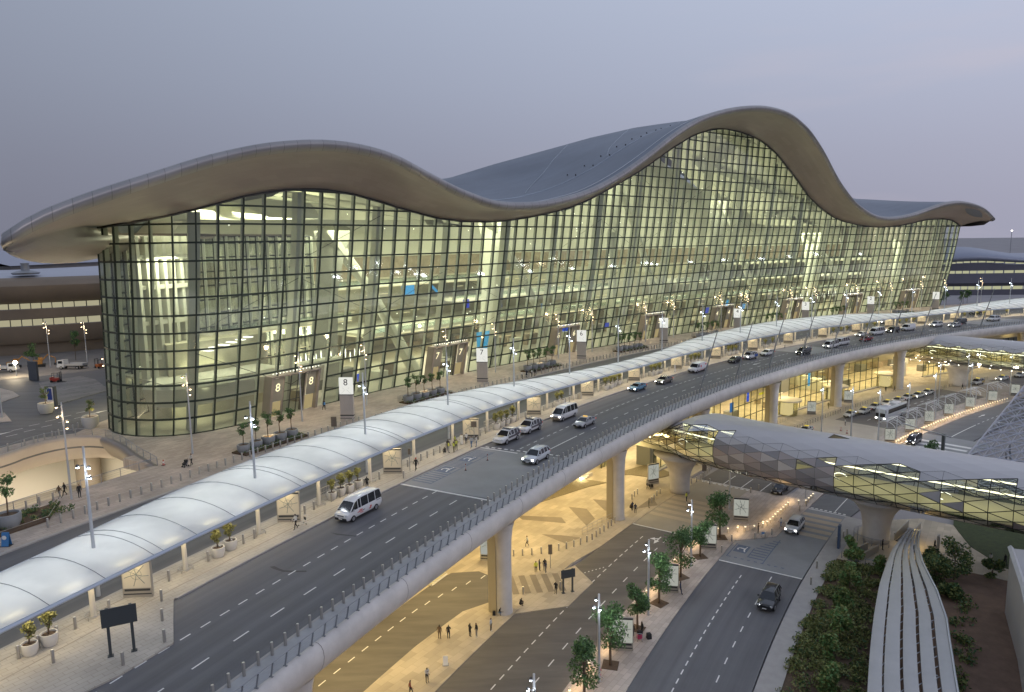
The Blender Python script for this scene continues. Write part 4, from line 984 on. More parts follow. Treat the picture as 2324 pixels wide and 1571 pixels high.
rail_run('railing', 'grey railing with tapered posts along the near side of the sunken court', [P3(s, -31.2, DK + .12) for s in np.arange(-20, 29.2, 1.5)] + [P3(29.1, -31.1, DK + .12)])
rail_run('railing', 'grey railing rising along the metal-clad side of the sunken court', [Vector((*p, DK + .14)) for p in SP])
rail_run('railing', 'grey railing following the curved far edge of the sunken court', [Vector((*p, DK + .14)) for p in EP])
# islands and markings of the far drive
def so_struct(name, q, z0, z1, m): mb_ = MB(); mb_.prism(sopoly(q), z0, z1); return struct(name, mb_, m)
so_struct('drive_island', [(51.8, -112.2), (59.0, -112.5), (58.4, -104.7), (54.2, -89.4), (44.1, -84.8), (41.9, -81.8)], 14, DK + .13, paving('striped_island', (.25, .235, .22), 6.0, 1.1, .12))
so_struct('drive_island', [(30, -125), (46.2, -113.7), (45.7, -106.8), (44.3, -100.5), (40.6, -97.3), (30, -104)], 14, DK + .13, pave)
so_struct('drive_island', [(22, -92), (30, -84), (33.9, -77.5), (36.6, -86.5), (32, -92)], 14, DK + .13, pave)
so_struct('loading_yard', [(50, -125), (60, -119), (72, -116), (84, -130), (84, -170), (40, -170)], 14, DK + .05, mat('yard_concrete', (.22, .20, .18), .7, noise=.2, nscale=.2))
mb = MB()
for k in range(12): dash(mb, 14 + k * 2.6, -64.5 - k * .55, DK + .028, 1.5, .16)
for k in range(8): dash(mb, 24 + k * 2.6, -69 - k * .7, DK + .028, 1.5, .16)
arrow(mb, 27, -70.5, DK + .03, 4.0, 1); arrow(mb, 41, -71, DK + .03, 4.0, 1)
struct('drive_markings', mb, white_line)
# lower wing behind
wing = thing('terminal_wing', 'long low brown terminal wing with two lit window bands beside the main hall', 'building')
WL = catmull([(-330, 175), (-240, 188), (-170, 196), (-143, 200), (-124, 210), (-100, 228), (-80, 246), (-62, 262)], 8)
def loft(path, prof):
    rows = []
    for i, p in enumerate(path):
        t = path[min(i + 1, len(path) - 1)] - path[max(i - 1, 0)]; t = t / np.hypot(*t); n = np.array([t[1], -t[0]])
        rows.append([(p[0] + n[0] * a, p[1] + n[1] * a, z) for a, z in prof])
    return rows
wing_m = mat('wing_cladding', (.21, .165, .12), .55, noise=.12, nscale=.15, metal=.15)
mb = MB(); mb.grid(loft(WL, [(-1.5, DK), (-1.5, 17.5), (0, 17.8), (.8, 19.5), (.9, 22.8)])); mb.grid(loft(WL, [(.7, 24.8), (.9, 27.6)])); mb.grid(loft(WL, [(.7, 29.3), (1.6, 30.0), (3.2, 32.3), (3.4, 34.2), (2.2, 35.6), (-.5, 36.4)])); mb.build('wall', wing_m, wing, smooth=True, angle=35)
mb = MB(); mb.grid(loft(WL, [(-.5, 36.4), (-12, 37.2), (-40, 37.4), (-90, 37.0), (-200, 36.5)])); mb.build('roof', mat('wing_roof', (.42, .43, .48), .6, noise=.08, nscale=.05), wing, smooth=True)
wg = lampmat('wing_window_glow', (.95, .88, .58), .42)
for z0, z1, a in ((22.8, 24.8, .55), (27.6, 29.3, .55), (15.2, 17.3, -1.6)):
    n_ = 0
    for i in range(4, len(WL) - 1):
        p, q = WL[i], WL[i + 1]; L = math.hypot(*(q - p)); m_ = max(1, int(L / 4.2)); t = (q - p) / L; nn = np.array([t[1], -t[0]])
        for k in range(m_):
            if z0 < 20 and (i + k) % 3 == 0: continue
            u0_ = p + (q - p) * (k + .04) / m_ + nn * a; u1_ = p + (q - p) * (k + .96) / m_ + nn * a
            w_ = MB(); w_.quad((*u0_, z0 + .1), (*u1_, z0 + .1), (*u1_, z1 - .1), (*u0_, z1 - .1)); w_.build('window', wg, wing)
mb = MB(); mb.grid(loft(WL, [(.2, 22.8), (.2, 24.8)])); mb.grid(loft(WL, [(.2, 27.6), (.2, 29.3)])); mb.grid(loft(WL, [(-1.9, DK), (-1.9, 17.6)])); mb.build('window_reveal', dark_metal, wing)
for x, y, k in ((-138, 206, 1.0), (-121, 226, .8)):
    q = MB(); q.lathe([(3.2 * k, 0), (3.6 * k, .5), (2.2 * k, 1.0), (1.1 * k, 1.2), (1.0 * k, 2.8), (1.2 * k, 3.2)], 14, (x, y, 37.2)); q.build('roof_vent', grey_metal, wing, smooth=True, angle=40)
mb = MB(); mb.tube([(-99, 236, 36), (-99, 236, 42.6)], .22, 6); mb.build('roof_mast', grey_metal, wing)
# distant sloping roof at the far left edge
fr = thing('distant_roof', 'pale sloping roof end seen beyond the low wing', 'building'); q = MB(); q.grid([[(-210, 255, 38), (-210, 330, 38)], [(-197, 255, 44), (-197, 330, 44)], [(-176, 255, 38.6), (-176, 330, 38.6)]]); q.build('roof', mat('pale_roof', (.33, .34, .40), .6), fr); q = MB(); q.prism([(-210, 258), (-178, 258), (-178, 325), (-210, 325)], 30, 38.4); q.build('wall', clad, fr)
# right: domed pier beyond the end of the terminal
pier = thing('terminal_pier', 'low dark pier with rippling metal roof and thin lit window ribbons', 'building')
PL = catmull([(170, 372), (205, 357), (240, 352), (300, 350), (380, 352), (520, 360)], 10)
def hump(x): return 4.6 * math.exp(-((x - 226) / 20)**2) + 3.2 * math.exp(-((x - 330) / 40)**2)
pier_m = mat('pier_cladding', (.135, .135, .17), .5, metal=.3, noise=.1, nscale=.1)
mb = MB(); mb.grid(loft(PL, [(0, DK), (0, 17.3)])); mb.grid(loft(PL, [(0, 18.9), (1, 20.5), (.6, 25.2)])); mb.grid([[(r[0][0], r[0][1], 26.5 ), (r[1][0], r[1][1], 28.6 + .35 * hump(r[0][0]))] for r in loft(PL, [(.3, 0), (.4, 0)])])
mb.build('wall', pier_m, pier, smooth=True, angle=35)
mb = MB(); rows = []
for p in PL:
    h = hump(p[0]); rows.append([(p[0], p[1] - .6, 29.6 + .35 * h), (p[0], p[1] - 2.2, 30.2 + .45 * h), (p[0], p[1] - 1.5, 31.2 + .6 * h), (p[0], p[1] + 3, 32.0 + .8 * h), (p[0], p[1] + 12, 33.4 + h), (p[0], p[1] + 28, 33.8 + h * .9), (p[0], p[1] + 60, 31.0 + h * .4), (p[0], p[1] + 90, 27)])
mb.grid(rows); mb.build('roof', mat('pier_roof', (.25, .27, .34), .45, metal=.35, noise=.07, nscale=.05), pier, smooth=True)
pg = lampmat('pier_window_glow', (.9, .9, .58), .50)
for z0, z1, a, lo, hi in ((25.2, 26.5, .45, 190, 420), (28.9, 29.6, .6, 205, 262), (17.3, 18.9, -.1, 190, 420)):
    for i in range(len(PL) - 1):
        p, q = PL[i], PL[i + 1]
        if not lo < p[0] < hi: continue
        L = math.hypot(*(q - p)); m_ = max(1, int(L / 3.6)); t = (q - p) / L; nn = np.array([t[1], -t[0]])
        for k in range(m_):
            dz_ = .35 * hump(p[0]) if z0 > 28 else 0
            u0_ = p + (q - p) * (k + .06) / m_ + nn * a; u1_ = p + (q - p) * (k + .94) / m_ + nn * a
            w_ = MB(); w_.quad((*u0_, z0 + dz_), (*u1_, z0 + dz_), (*u1_, z1 + dz_), (*u0_, z1 + dz_)); w_.build('window', pg, pier)
for x, y, h in ((262, 445, 13),):
    m_ = thing('floodlight_mast', 'tall floodlight mast with lit head beyond the domed pier', 'light mast', (x, y, 24)); q = MB(); q.tube([(0, 0, 0), (0, 0, 22)], [.5, .3], 8); q.build('mast', light_metal, m_); q = MB()
    for a in range(6): q.lathe([(.1, -.3), (.55, 0), (.1, .3)], 6, (1.6 * math.cos(a), 1.6 * math.sin(a), 21.8))
    q.build('lamp_ring', lampmat('flood_white', (1, .92, .8), 14), m_)
for k, (x, y, z) in enumerate([(330, 640, 46), (352, 640, 46), (455, 660, 47), (470, 660, 47), (300, 600, 42), (-268, 330, 40), (-270, 345, 52)]):
    m_ = thing('distant_floodlight', 'small bright floodlight far off near the horizon', 'floodlight', (x, y, 0), 0, 'floodlights far beyond the airport'); q = MB(); q.tube([(0, 0, 0), (0, 0, z)], .25, 5); q.build('mast', grey_metal, m_); q = MB(); q.lathe([(.1, -.4), (.8, 0), (.1, .4)], 6, (0, 0, z)); q.build('lamp_head', lampmat('flood_white', (1, .92, .8), 14), m_)
mb = MB()
for k in range(60):
    x = 250 + rng.random() * 500; y = 700 + rng.random() * 500; hh_ = 3 + rng.random() * 14; mb.box((x, y, hh_ / 2), (12 + rng.random() * 40, 10, hh_))
for k in range(50):
    x = -700 + rng.random() * 430; y = 620 + rng.random() * 600; hh_ = 3 + rng.random() * 10; mb.box((x, y, hh_ / 2), (12 + rng.random() * 40, 10, hh_))
struct('far_buildings', mb, mat('far_building', (.24, .245, .29), .8)); bpy.data.objects['far_buildings']['kind'] = 'stuff'
# ------------------------------------------------------------------ glazed footbridges on flared piers
br_glass = glassmat('bridge_glass', (.86, .90, .80), .07, .05)
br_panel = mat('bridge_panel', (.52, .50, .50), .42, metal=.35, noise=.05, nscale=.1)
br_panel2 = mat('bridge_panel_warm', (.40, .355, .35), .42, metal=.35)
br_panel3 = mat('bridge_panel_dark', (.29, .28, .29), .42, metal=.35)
br_frame = mat('bridge_frame', (.028, .03, .028), .5, metal=.3)
def footbridge(label, axis, taper0, lat0, seed, glass_low):
    """axis: list of (s, o); cross-section an ellipse; skin of triangles"""
    root = thing('footbridge', label, 'footbridge')
    C = catmull([XY(*p) for p in axis], 12); L = np.concatenate([[0], np.cumsum(np.hypot(*np.diff(C, axis=0).T))]); N_ = int(L[-1] / 2.55)
    t = np.linspace(0, L[-1], N_ + 1); P = np.c_[np.interp(t, L, C[:, 0]), np.interp(t, L, C[:, 1])]; T = np.gradient(P, axis=0); T /= np.hypot(*T.T)[:, None]; Nn = np.c_[T[:, 1], -T[:, 0]]
    M_ = 20; rr = random.Random(seed)
    def pt(i, j):
        u = t[i] / taper0; k = min(1, max(0, u)); k = k * k * (3 - 2 * k); a = 2.0 + 4.2 * k; b_ = 1.3 + 2.85 * k; zc = 8.3 + 2.3 * k
        ph = 2 * math.pi * (j + .5 * (i % 2)) / M_
        c_, s_ = math.cos(ph), math.sin(ph); e = .86
        x = a * math.copysign(abs(c_)**e, c_); z = b_ * math.copysign(abs(s_)**e, s_)
        return Vector((P[i][0] + Nn[i][0] * x, P[i][1] + Nn[i][1] * x, zc + z))
    gl = MB(); pn = MB(); fr = MB(); bt = MB()
    for i in range(N_):
        for j in range(M_):
            if i % 2 == 0: tris = [((i, j), (i, j + 1), (i + 1, j)), ((i, j + 1), (i + 1, j + 1), (i + 1, j))]
            else: tris = [((i, j), (i, j + 1), (i + 1, j + 1)), ((i, j), (i + 1, j + 1), (i + 1, j))]
            for tr in tris:
                ps = [pt(a, b_) for a, b_ in tr]; ph = (sum(b_ + .5 * (a % 2) for a, b_ in tr) / 3) / M_ * 360 % 360; d = t[i]
                up = math.sin(R_(ph))
                g = glass_low(d, up, ph, rr)
                m_ = MB
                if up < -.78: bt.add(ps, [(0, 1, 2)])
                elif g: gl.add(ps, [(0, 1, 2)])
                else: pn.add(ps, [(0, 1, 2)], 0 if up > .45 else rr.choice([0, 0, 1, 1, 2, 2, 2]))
                if -.85 < up < .62 or g:
                    r_ = .055 if g else .018
                    for a, b_ in ((0, 1), (1, 2)): fr.tube([ps[a], ps[b_]], r_, 4, cap=False)
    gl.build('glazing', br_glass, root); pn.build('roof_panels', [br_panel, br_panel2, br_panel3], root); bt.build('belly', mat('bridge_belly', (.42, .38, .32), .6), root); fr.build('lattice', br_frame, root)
    fl_ = MB(); rows = [[(P[i][0] + Nn[i][0] * x, P[i][1] + Nn[i][1] * x, 7.6 + .5 * min(1, t[i] / taper0)) for x in (-4.4, 4.4)] for i in range(N_ + 1)]; fl_.grid(rows); fl_.build('deck', mat('bridge_deck', (.40, .37, .28), .5), root)
    st_ = MB()
    for x in (-2.6, 2.6): st_.tube([(P[i][0] + Nn[i][0] * x, P[i][1] + Nn[i][1] * x, 11.4) for i in range(3, N_ + 1)], .11, 4)
    st_.build('ceiling_strip', lampmat('bridge_strip', (1, .95, .68), 2.6), root)
    lz = MB()
    for k in range(int(N_ / 5)):
        i = 4 + k * 5
        if i < N_: lz.tube([Vector((P[i][0] + Nn[i][0] * 3.2 + math.cos(a) * .9 * T[i][0], P[i][1] + Nn[i][1] * 3.2 + math.cos(a) * .9 * T[i][1], 9.9 + math.sin(a) * .5)) for a in np.linspace(.3, 4.6, 10)], .06, 4)
    tag(lz.build('ring_lamps', lampmat('bridge_ring', (1, .98, .85), 2.5), root), kind='stuff')
    for k in range(0, N_ + 1, 5):
        light('AREA', (P[k][0], P[k][1], 11.9), 330, (1, .94, .60), 6, 11, (0, 0, math.atan2(T[k][1], T[k][0]) + math.pi / 2), 'bridge_light', root)
    return root, P, Nn
def glass1(d, up, ph, rr):
    if d < 16: return up < .72 and up > -.8
    if d < 36: return (-.80 < up < -.55) or rr.random() < .03
    lim = .58 + .16 * math.sin(d * .5) + (rr.random() - .5) * .2 - max(0, 44 - d) * .03
    return -.80 < up < lim and rr.random() > .06
b1, B1P, B1N = footbridge('long footbridge skinned in glass and metal triangles crossing the lower roads', [(95.8, 12.5), (94.0, 20), (91.5, 30), (89.6, 40), (88.2, 52), (87.2, 64), (86.5, 76), (86.5, 92), (87, 110)], 14.0, 0, 5, glass1)
def pier_flare(root, s, o, hz=6.7, r=1.7):
    q = MB(); q.lathe([(r * 1.02, .1), (r, 1.0), (r * 1.02, 2.2), (r * 1.1, 3.4), (r * 1.28, 4.5), (r * 1.6, 5.4), (r * 2.05, 6.2), (r * 2.7, hz + .2)], 30, P3(s, o, 0)); q.build('pier', concrete, root, smooth=True)
pier_flare(b1, 92.8, 20.2); pier_flare(b1, 89.0, 52.2, r=1.8)
def glass2(d, up, ph, rr):
    if d < 40: return -.75 < up < .45
    return -.8 < up < .05 and rr.random() > .1
b2, B2P, B2N = footbridge('second glazed footbridge farther along beneath the raised road', [(231, 9), (233, 16), (234, 30), (236, 44), (238, 58), (240, 80), (242, 105)], 8.0, 0, 8, glass2)
pier_flare(b2, 235.5, 24.3, r=2.3); pier_flare(b2, 239, 60)
q = MB()
for k in range(14): q.lathe([(.02, -.1), (.16, 0), (.02, .1)], 6, P3(226.5 + k * .25, 12 + k * 2.6, 7.3))
tag(q.build('underside_lamps', lampmat('spot_white', (1, .96, .85), 9.0), b2), kind='stuff')
for k in range(4): light('POINT', P3(229, 14 + k * 9, 6.2), 220, (1, .85, .55), .4, name='underside_light', parent=b2)

# ------------------------------------------------------------------ lower level: glazed front under the raised road
low = thing('arrivals_front', 'glazed arrivals front with round doorway lobbies beneath the raised road', 'building')
low_glass = glassmat('arrivals_glass', (.80, .82, .66), .06)
fm = MB()
segs = [(100, 130), (136, 160.5), (165, 186), (191, 214), (240, 300)]
for a, b_ in segs:
    n_ = int((b_ - a) / 3.0); mb = MB()
    for k in range(n_):
        s0, s1 = a + (b_ - a) * k / n_, a + (b_ - a) * (k + 1) / n_
        for z0, z1 in ((.3, 3.0), (3.0, 6.0), (6.0, 9.0)): mb.quad(P3(s0, 11.6, z0), P3(s1, 11.6, z0), P3(s1, 11.6, z1), P3(s0, 11.6, z1))
        fm.tube([P3(s0, 11.7, 0), P3(s0, 11.7, 9.1)], .09, 4)
    fm.tube([P3(b_, 11.7, 0), P3(b_, 11.7, 9.1)], .09, 4)
    for z in (.3, 3.0, 6.0, 9.0): fm.tube([P3(s, 11.7, z) for s in np.linspace(a, b_, 8)], .1, 4)
    mb.build('glazing', low_glass, low); ki = MB(); strip(ki, a, b_, 11.2, 12.4, .1, .35); ki.build('plinth', kerb_m, low)
fm.build('glazing_frame', green_frame, low)
mb = MB(); strip(mb, 96, 320, 11.3, 11.9, 9.05, 11.15); mb.build('upper_fascia', mat('arrivals_fascia', (.42, .38, .29), .6), low)
mb = MB(); strip(mb, 96, 320, -14, -13.6, 0, 11); mb.build('rear_wall', mat('arrivals_wall', (.46, .42, .30), .7, noise=.2, nscale=.15), low)
mb = MB(); strip(mb, -60, 96, -13.2, -12.8, 0, 11.15); mb.build('plaza_wall', mat('plaza_wall_stone', (.42, .36, .24), .7, noise=.1, nscale=.2), low)
mb = MB(); rr = random.Random(11)
for k in range(60):
    s = rr.uniform(104, 312); hgt = rr.uniform(1.2, 4.5); mb.box(P3(s, rr.uniform(-10, 8.5), .1 + hgt / 2), (rr.uniform(1, 4), rr.uniform(1, 3), hgt), Matrix.Rotation(th(s), 3, 'Z'), mi=rr.choice([0, 1, 2]))
tag(mb.build('counters', [in_grey, in_wood, in_white], low), kind='stuff')
mb = MB()
for k in range(40):
    s = rr.uniform(104, 312); mb.box(P3(s, rr.uniform(-9, 8), rr.choice([3.6, 6.2, 8.2])), (rr.uniform(1, 4), .3, .12), Matrix.Rotation(th(s), 3, 'Z'))
tag(mb.build('shop_lights', warm_strip, low), kind='stuff')
for s, o_, z, wd, ht, col in [(148, 9.5, 6.5, .9, 2.4, (.04, .12, .9)), (151, 9, 8.6, 3, .7, (.04, .1, .7)), (180, 9.5, 6.8, 1.0, 4.5, (.1, .45, .9)), (141, 9, 5.0, 1.6, 2.2, (.03, .12, .3)), (176, 9, 8.0, 2.2, .6, (.75, .65, .05)), (156, 9, 6.0, 2.2, .5, (.75, .65, .05)), (198, 9, 7.0, 2.0, .5, (.75, .65, .05))]:
    q = MB(); q.box(P3(s, o_, z), (wd, .15, ht), Matrix.Rotation(th(s), 3, 'Z')); q.build('information_screen', lampmat('screen_%02d%02d%02d' % tuple(int(c * 99) for c in col), col, 1.1), low)
for s in (133, 162.7, 188.5, 217):
    q = MB(); q.lathe([(2.4, .1), (2.4, 3.6)], 20, P3(s, 12.6, 0)); o = q.build('round_lobby', low_glass, low, smooth=True, angle=40)
    q = MB(); q.lathe([(2.6, 3.6), (3.3, 3.75), (3.3, 4.05), (2.2, 4.3), (.0, 4.35)], 22, P3(s, 12.6, 0)); q.build('lobby_roof', mat('lobby_roof', (.55, .50, .38), .5), o, smooth=True, angle=40)
    q = MB(); q.box(P3(s, 12.4, 1.6), (2.2, 2.2, 2.9), Matrix.Rotation(th(s), 3, 'Z')); q.build('lit_doorway', lampmat('lobby_glow', (1, .80, .45), .8), o)
for s in np.arange(108, 312, 17.6): light('AREA', P3(s, 0, 9.6), 1100, (1, .86, .50), 14, 12, (0, 0, th(s)), 'arrivals_light', low)
# near doorway kiosk with lamp on the plaza
kio = thing('plaza_doorway', 'low lit glass doorway beside the gravel bed on the lower plaza', 'doorway'); t = th(97)
q = MB(); q.box(P3(99.5, 2.2, 1.9), (6.5, .2, 3.4), Matrix.Rotation(t, 3, 'Z')); q.build('glass', low_glass, kio)
q = MB()
for k in range(6): q.tube([P3(96.3 + k * 1.3, 2.35, .1), P3(96.3 + k * 1.3, 2.35, 3.7)], .07, 4)
q.tube([P3(96.3, 2.35, 3.7), P3(102.8, 2.35, 3.7)], .09, 4); q.build('frame', dark_metal, kio)
stp = thing('lit_steps', 'short flight of lit steps beside the triangular gravel bed', 'steps')
q = MB()
for k in range(4): strip(q, 88.6 + k * .5, 91.6, .8, 3.2, .1, .25 + .15 * k)
q.build('treads', concrete, stp); q = MB(); q.lathe([(.02, -.2), (.35, 0), (.02, .2)], 8, P3(87.6, 3.0, .5)); q.build('lamp', lampmat('step_lamp', (1, .9, .6), 22), stp)
light('POINT', P3(87.6, 3.0, 1.0), 300, (1, .85, .5), .3, name='step_light', parent=stp)
pit = thing('lit_floor_grille', 'glowing open floor grille set in the plaza beside the service road', 'grille')
q = MB()
for a, b_ in (((41.0, 3.4), (44.6, 3.7)), ((44.6, 3.7), (44.2, 5.4)), ((44.2, 5.4), (40.6, 5.5)), ((40.6, 5.5), (41.0, 3.4))): q.tube([P3(*a, .2), P3(*b_, .2)], .16, 4)
for k in range(7): q.tube([P3(41 + k * .5, 3.5, .18), P3(40.8 + k * .5, 5.4, .18)], .04, 4)
q.build('frame', mat('grille_frame', (.55, .5, .4), .6), pit); q = MB(); q.prism(sopoly([(40.9, 3.5), (44.4, 3.7), (44.1, 5.4), (40.7, 5.4)]), .1, .13); q.build('glow_panel', lampmat('grille_glow', (1, .75, .3), .7), pit)
q = MB(); q.lathe([(.02, -.15), (.3, 0), (.02, .15)], 8, P3(41.1, 4.6, .3)); q.build('lamp', lampmat('step_lamp', (1, .9, .6), 22), pit)

# ------------------------------------------------------------------ slatted guideway, lattice frame, plant building (right edge)
gwL = [(20, 56.6), (35.4, 56.3), (52.3, 55.9), (62.2, 55.7), (74.5, 55.8), (81.9, 56.1), (90.7, 56.4)]
gwR = [(20, 64.3), (39.6, 63.2), (47.1, 62.9), (56.3, 62.4), (63.9, 61.3), (72.4, 59.4), (78.0, 58.5), (84.5, 57.9), (90.7, 57.6)]
def gwp(s, t): return np.interp(s, [a for a, _ in gwL], [b_ for _, b_ in gwL]) * (1 - t) + np.interp(s, [a for a, _ in gwR], [b_ for _, b_ in gwR]) * t
walk = thing('covered_walkway', 'curving roof of long pale metal strips over the walkway beside the garden', 'covered walkway')
gm = mat('walkway_strip', (.40, .395, .39), .45, metal=.25, noise=.08, nscale=.3)
bands = [(0, .16), (.185, .37), (.41, .58), (.625, .79), (.84, 1.0)]
for a, b_ in bands:
    q = MB(); rows = []
    for s in np.arange(20, 90.5, 1.5):
        zz = 4.0 - max(0, s - 76) * .08; m_ = (a + b_) / 2
        rows.append([P3(s, gwp(s, a), zz - .35), P3(s, gwp(s, a), zz), P3(s, gwp(s, m_), zz + .12), P3(s, gwp(s, b_), zz), P3(s, gwp(s, b_), zz - .35)])
    q.grid(rows, flip=True); q.build('roof_strip', gm, walk, smooth=True, angle=40)
q = MB()
for k in range(4):
    e = (bands[k][1] + bands[k + 1][0]) / 2
    for s in np.arange(22, 86, 2.2): q.tube([P3(s, gwp(s, bands[k][1]), 3.75), P3(s + .6, gwp(s + .6, bands[k + 1][0]), 3.75)], .06, 4)
tag(q.build('tie_rods', light_metal, walk), kind='stuff')
for s in np.arange(24, 86, 6.2):
    q = MB()
    for t in (.2, .8): q.tube([P3(s, gwp(s, t), .05), P3(s, gwp(s, t), 3.7)], .14, 6)
    q.build('leg', grey_metal, walk)
q = MB(); q.tube([P3(s, gwp(s, 1) + .1, 4.05 - max(0, s - 76) * .08) for s in np.arange(20, 90, 1.5)], .1, 5); q.build('edge_tube', light_metal, walk)
light('AREA', P3(88, 57.3, 3.0), 120, (1, .72, .25), 6, .8, (0, 0, th(88)), 'walkway_light', walk)
# steel diagrid
lat = thing('diagrid_structure', 'sloping grey steel diagrid frame standing beyond the footbridge', 'steel structure')
A0 = Vector((74.5, 121, 0)); A1 = Vector((98.5, 132.6, 19)); dirx = Vector((.86, -.51, 0)).normalized()
def lp_(u, v): # u along slope, v away to the right, slightly bulging
    p = A0.lerp(A1, u) + dirx * (v * 34); p.z = p.z * (1 - .22 * v) + 1.6 * math.sin(math.pi * v) * u; return p
q = MB(); nu, nv = 15, 15
for i in range(nu):
    for j in range(nv):
        a = lp_(i / nu, j / nv); b_ = lp_((i + 1) / nu, (j + 1) / nv); c_ = lp_((i + 1) / nu, j / nv); d_ = lp_(i / nu, (j + 1) / nv)
        for e, f, r_ in ((a, b_, .12), (c_, d_, .12), (a, d_, .10), (a, c_, .14 if j == 0 else .06)): q.tube([e, f], r_, 4, cap=False)
        nrm = Vector((-.15, .25, -1.0)); q.tube([a, a + nrm * 1.5], .06, 4, cap=False); q.tube([a + nrm * 1.5, b_ + nrm * 1.5], .07, 4, cap=False); q.tube([c_ + nrm * 1.5, d_ + nrm * 1.5], .07, 4, cap=False)
q.build('diagrid', mat('diagrid_steel', (.46, .46, .52), .45, metal=.5), lat)
q = MB(); rr = random.Random(4)
for k in range(26):
    u = rr.uniform(.15, .95); v = rr.uniform(.05, .9); p = lp_(u, v); f = Vector((p.x + rr.uniform(-1, 1), p.y + rr.uniform(-1, 1), .1)); q.tube([f, p], .16, 5)
    if k % 2: q.tube([f + Vector((2, -1, 0)), f.lerp(p, .7)], .1, 4)
q.build('struts', mat('diagrid_strut', (.34, .34, .36), .5, metal=.4), lat)
for k in range(5):
    q = MB(); c = A0 + Vector((14 + k * 1.5, -6 - k * 2.6, 1.0 + k * .1)); q.tube([c, c + dirx * 30], .55, 10); pf = thing('stacked_pipe', 'grey steel pipe lying in a stack below the diagrid frame', 'pipe', group='pipes stacked below the diagrid'); q.build('pipe', grey_metal, pf)
# plant building with louvred top
pb = thing('plant_building', 'pale plant building with louvred roof cut by the frame edge', 'building')
PB = [(57.3, 79.0), (52.2, 69.6), (44, 56), (75, 38), (92, 66)]
q = MB(); q.prism([(p[0], p[1]) for p in PB], 0, 8.0); q.build('wall', mat('plant_wall', (.40, .39, .40), .6, noise=.06, nscale=.3), pb)
q = MB()
c0 = Vector((58.3, 78.0, 8.06)); e1 = Vector((-13.2, -22.2, 0)); e2 = Vector((33, -13, 0))
q.quad(c0 + e2 * .02 + e1 * .03, c0 + e1 * .97 + e2 * .02, c0 + e1 * .97 + e2, c0 + e2 + e1 * .03); q.build('roof_pit', dark_metal, pb)
q = MB()
for k in range(70):
    a = c0 + e1 * (k + .5) / 70 + Vector((0, 0, .12)); q.tube([a + e2 * .03, a + e2], .09, 4)
q.build('louvres', mat('louvre_blue', (.16, .18, .24), .5, metal=.4), pb)
q = MB()
q.tube([Vector((57.3, 79.0, 8.1)), Vector((52.2, 69.6, 8.1)), Vector((44, 56, 8.1))], .3, 4); q.build('parapet', mat('parapet_pale', (.46, .46, .49), .5), pb)
# ------------------------------------------------------------------ bollards
bm = MB(); bm.lathe([(.115, 0), (.115, .98), (.105, 1.0), (.0, 1.0)], 12)
bol_me = bm.build('bollard', steel, smooth=True, angle=40)
cap = MB(); cap.lathe([(.09, 1.002), (.09, 1.012), (0, 1.012)], 10); bol_cap = cap.build('lamp_cap', mat('bollard_cap', (.75, .73, .68), .3, metal=.6), bol_me)
BOL = []
def boll(s, o, z, grp): BOL.append((P3(s, o, z), grp))
for k in range(0, 220): boll(-10 + 1.432 * k, 17.2, DK + .12, 'outer')
isl = []
for k in range(0, 235):
    s = -9 + 1.45 * k; ph = (s + 9) % 9
    if ph < .9 or ph > 8.1: continue
    if abs((s - 3.9 + 9) % 18 - 9) < 1.9: continue
    boll(s, .3, DK + .14, 'island')
for s, o in ((-5.5, 3.2), (4.1, 2.8), (-.4, 8.4), (-3.8, 8.2), (1.8, 5.6), (39.1, 2.8), (166, 4.2), (176, 4.4), (188, 3.4)): boll(s, o, DK + .14, 'island')
for k in range(0, 240):
    s = 10.5 + 1.32 * k
    if any(abs(s - b_) < 5.6 for b_ in (77, 113, 148, 183, 217)): o = -20.9
    else: o = -22.5 if s < 60 else -21.2
    boll(s, o, DK + .12, 'pavement')
for a in ((34.7, -61.0), (35.8, -61.8), (36.7, -62.2), (37.8, -62.9), (32.3, -60.2), (31.3, -60.0), (30.1, -59.6), (28.5, -59.2), (27.2, -58.9), (25.0, -58.6), (23.6, -58.3), (22.2, -58.1), (14.2, -30.4), (12.8, -30.4), (15.6, -30.3)): boll(*a, DK + .14, 'court')
for a in ((53.7, 10.3), (54.5, 11.3), (55.4, 12.3), (56.4, 13.3), (57.5, 14.1), (58.7, 14.9), (59.8, 15.6), (61.0, 16.2), (62.2, 16.7), (63.5, 17.1), (64.7, 17.4), (66.1, 17.4), (67.4, 17.4), (68.6, 17.5), (70.1, 17.5), (71.3, 17.5), (72.6, 17.5), (44.4, 17.0), (48.0, 20.5), (84.5, 18.6), (86, 18.4), (88, 18.0), (89.4, 18.0), (84, 15.2), (85.6, 14.9), (87.0, 14.8), (96.5, 19.8), (98, 20.2), (99.5, 20.6), (101, 20.8), (102.5, 20.6), (104, 20.4), (105.5, 20.2), (107, 20.0), (108.5, 19.8), (110, 19.6), (99.8, 23), (102, 31.2), (101.9, 34.2), (85.4, 24.5), (99.5, 30.6)): boll(*a, .1, 'plaza')
for k in range(45): boll(136 + 1.42 * k, 20.9, .1, 'arrivals')
for k in range(20): boll(222 + 1.6 * k, 24.6, .1, 'arrivals')
for a in ((66.6, 47.6), (72.6, 47.3), (70.6, 35.0), (75.6, 35.0), (78.3, 37.6), (79.6, 38.8), (81.7, 39.2), (84.2, 47.8), (87, 48.2), (85.6, 48), (88.5, 48.4), (98.3, 42.3 - 2), (95.2, 40.0)): boll(*a, .13, 'median')
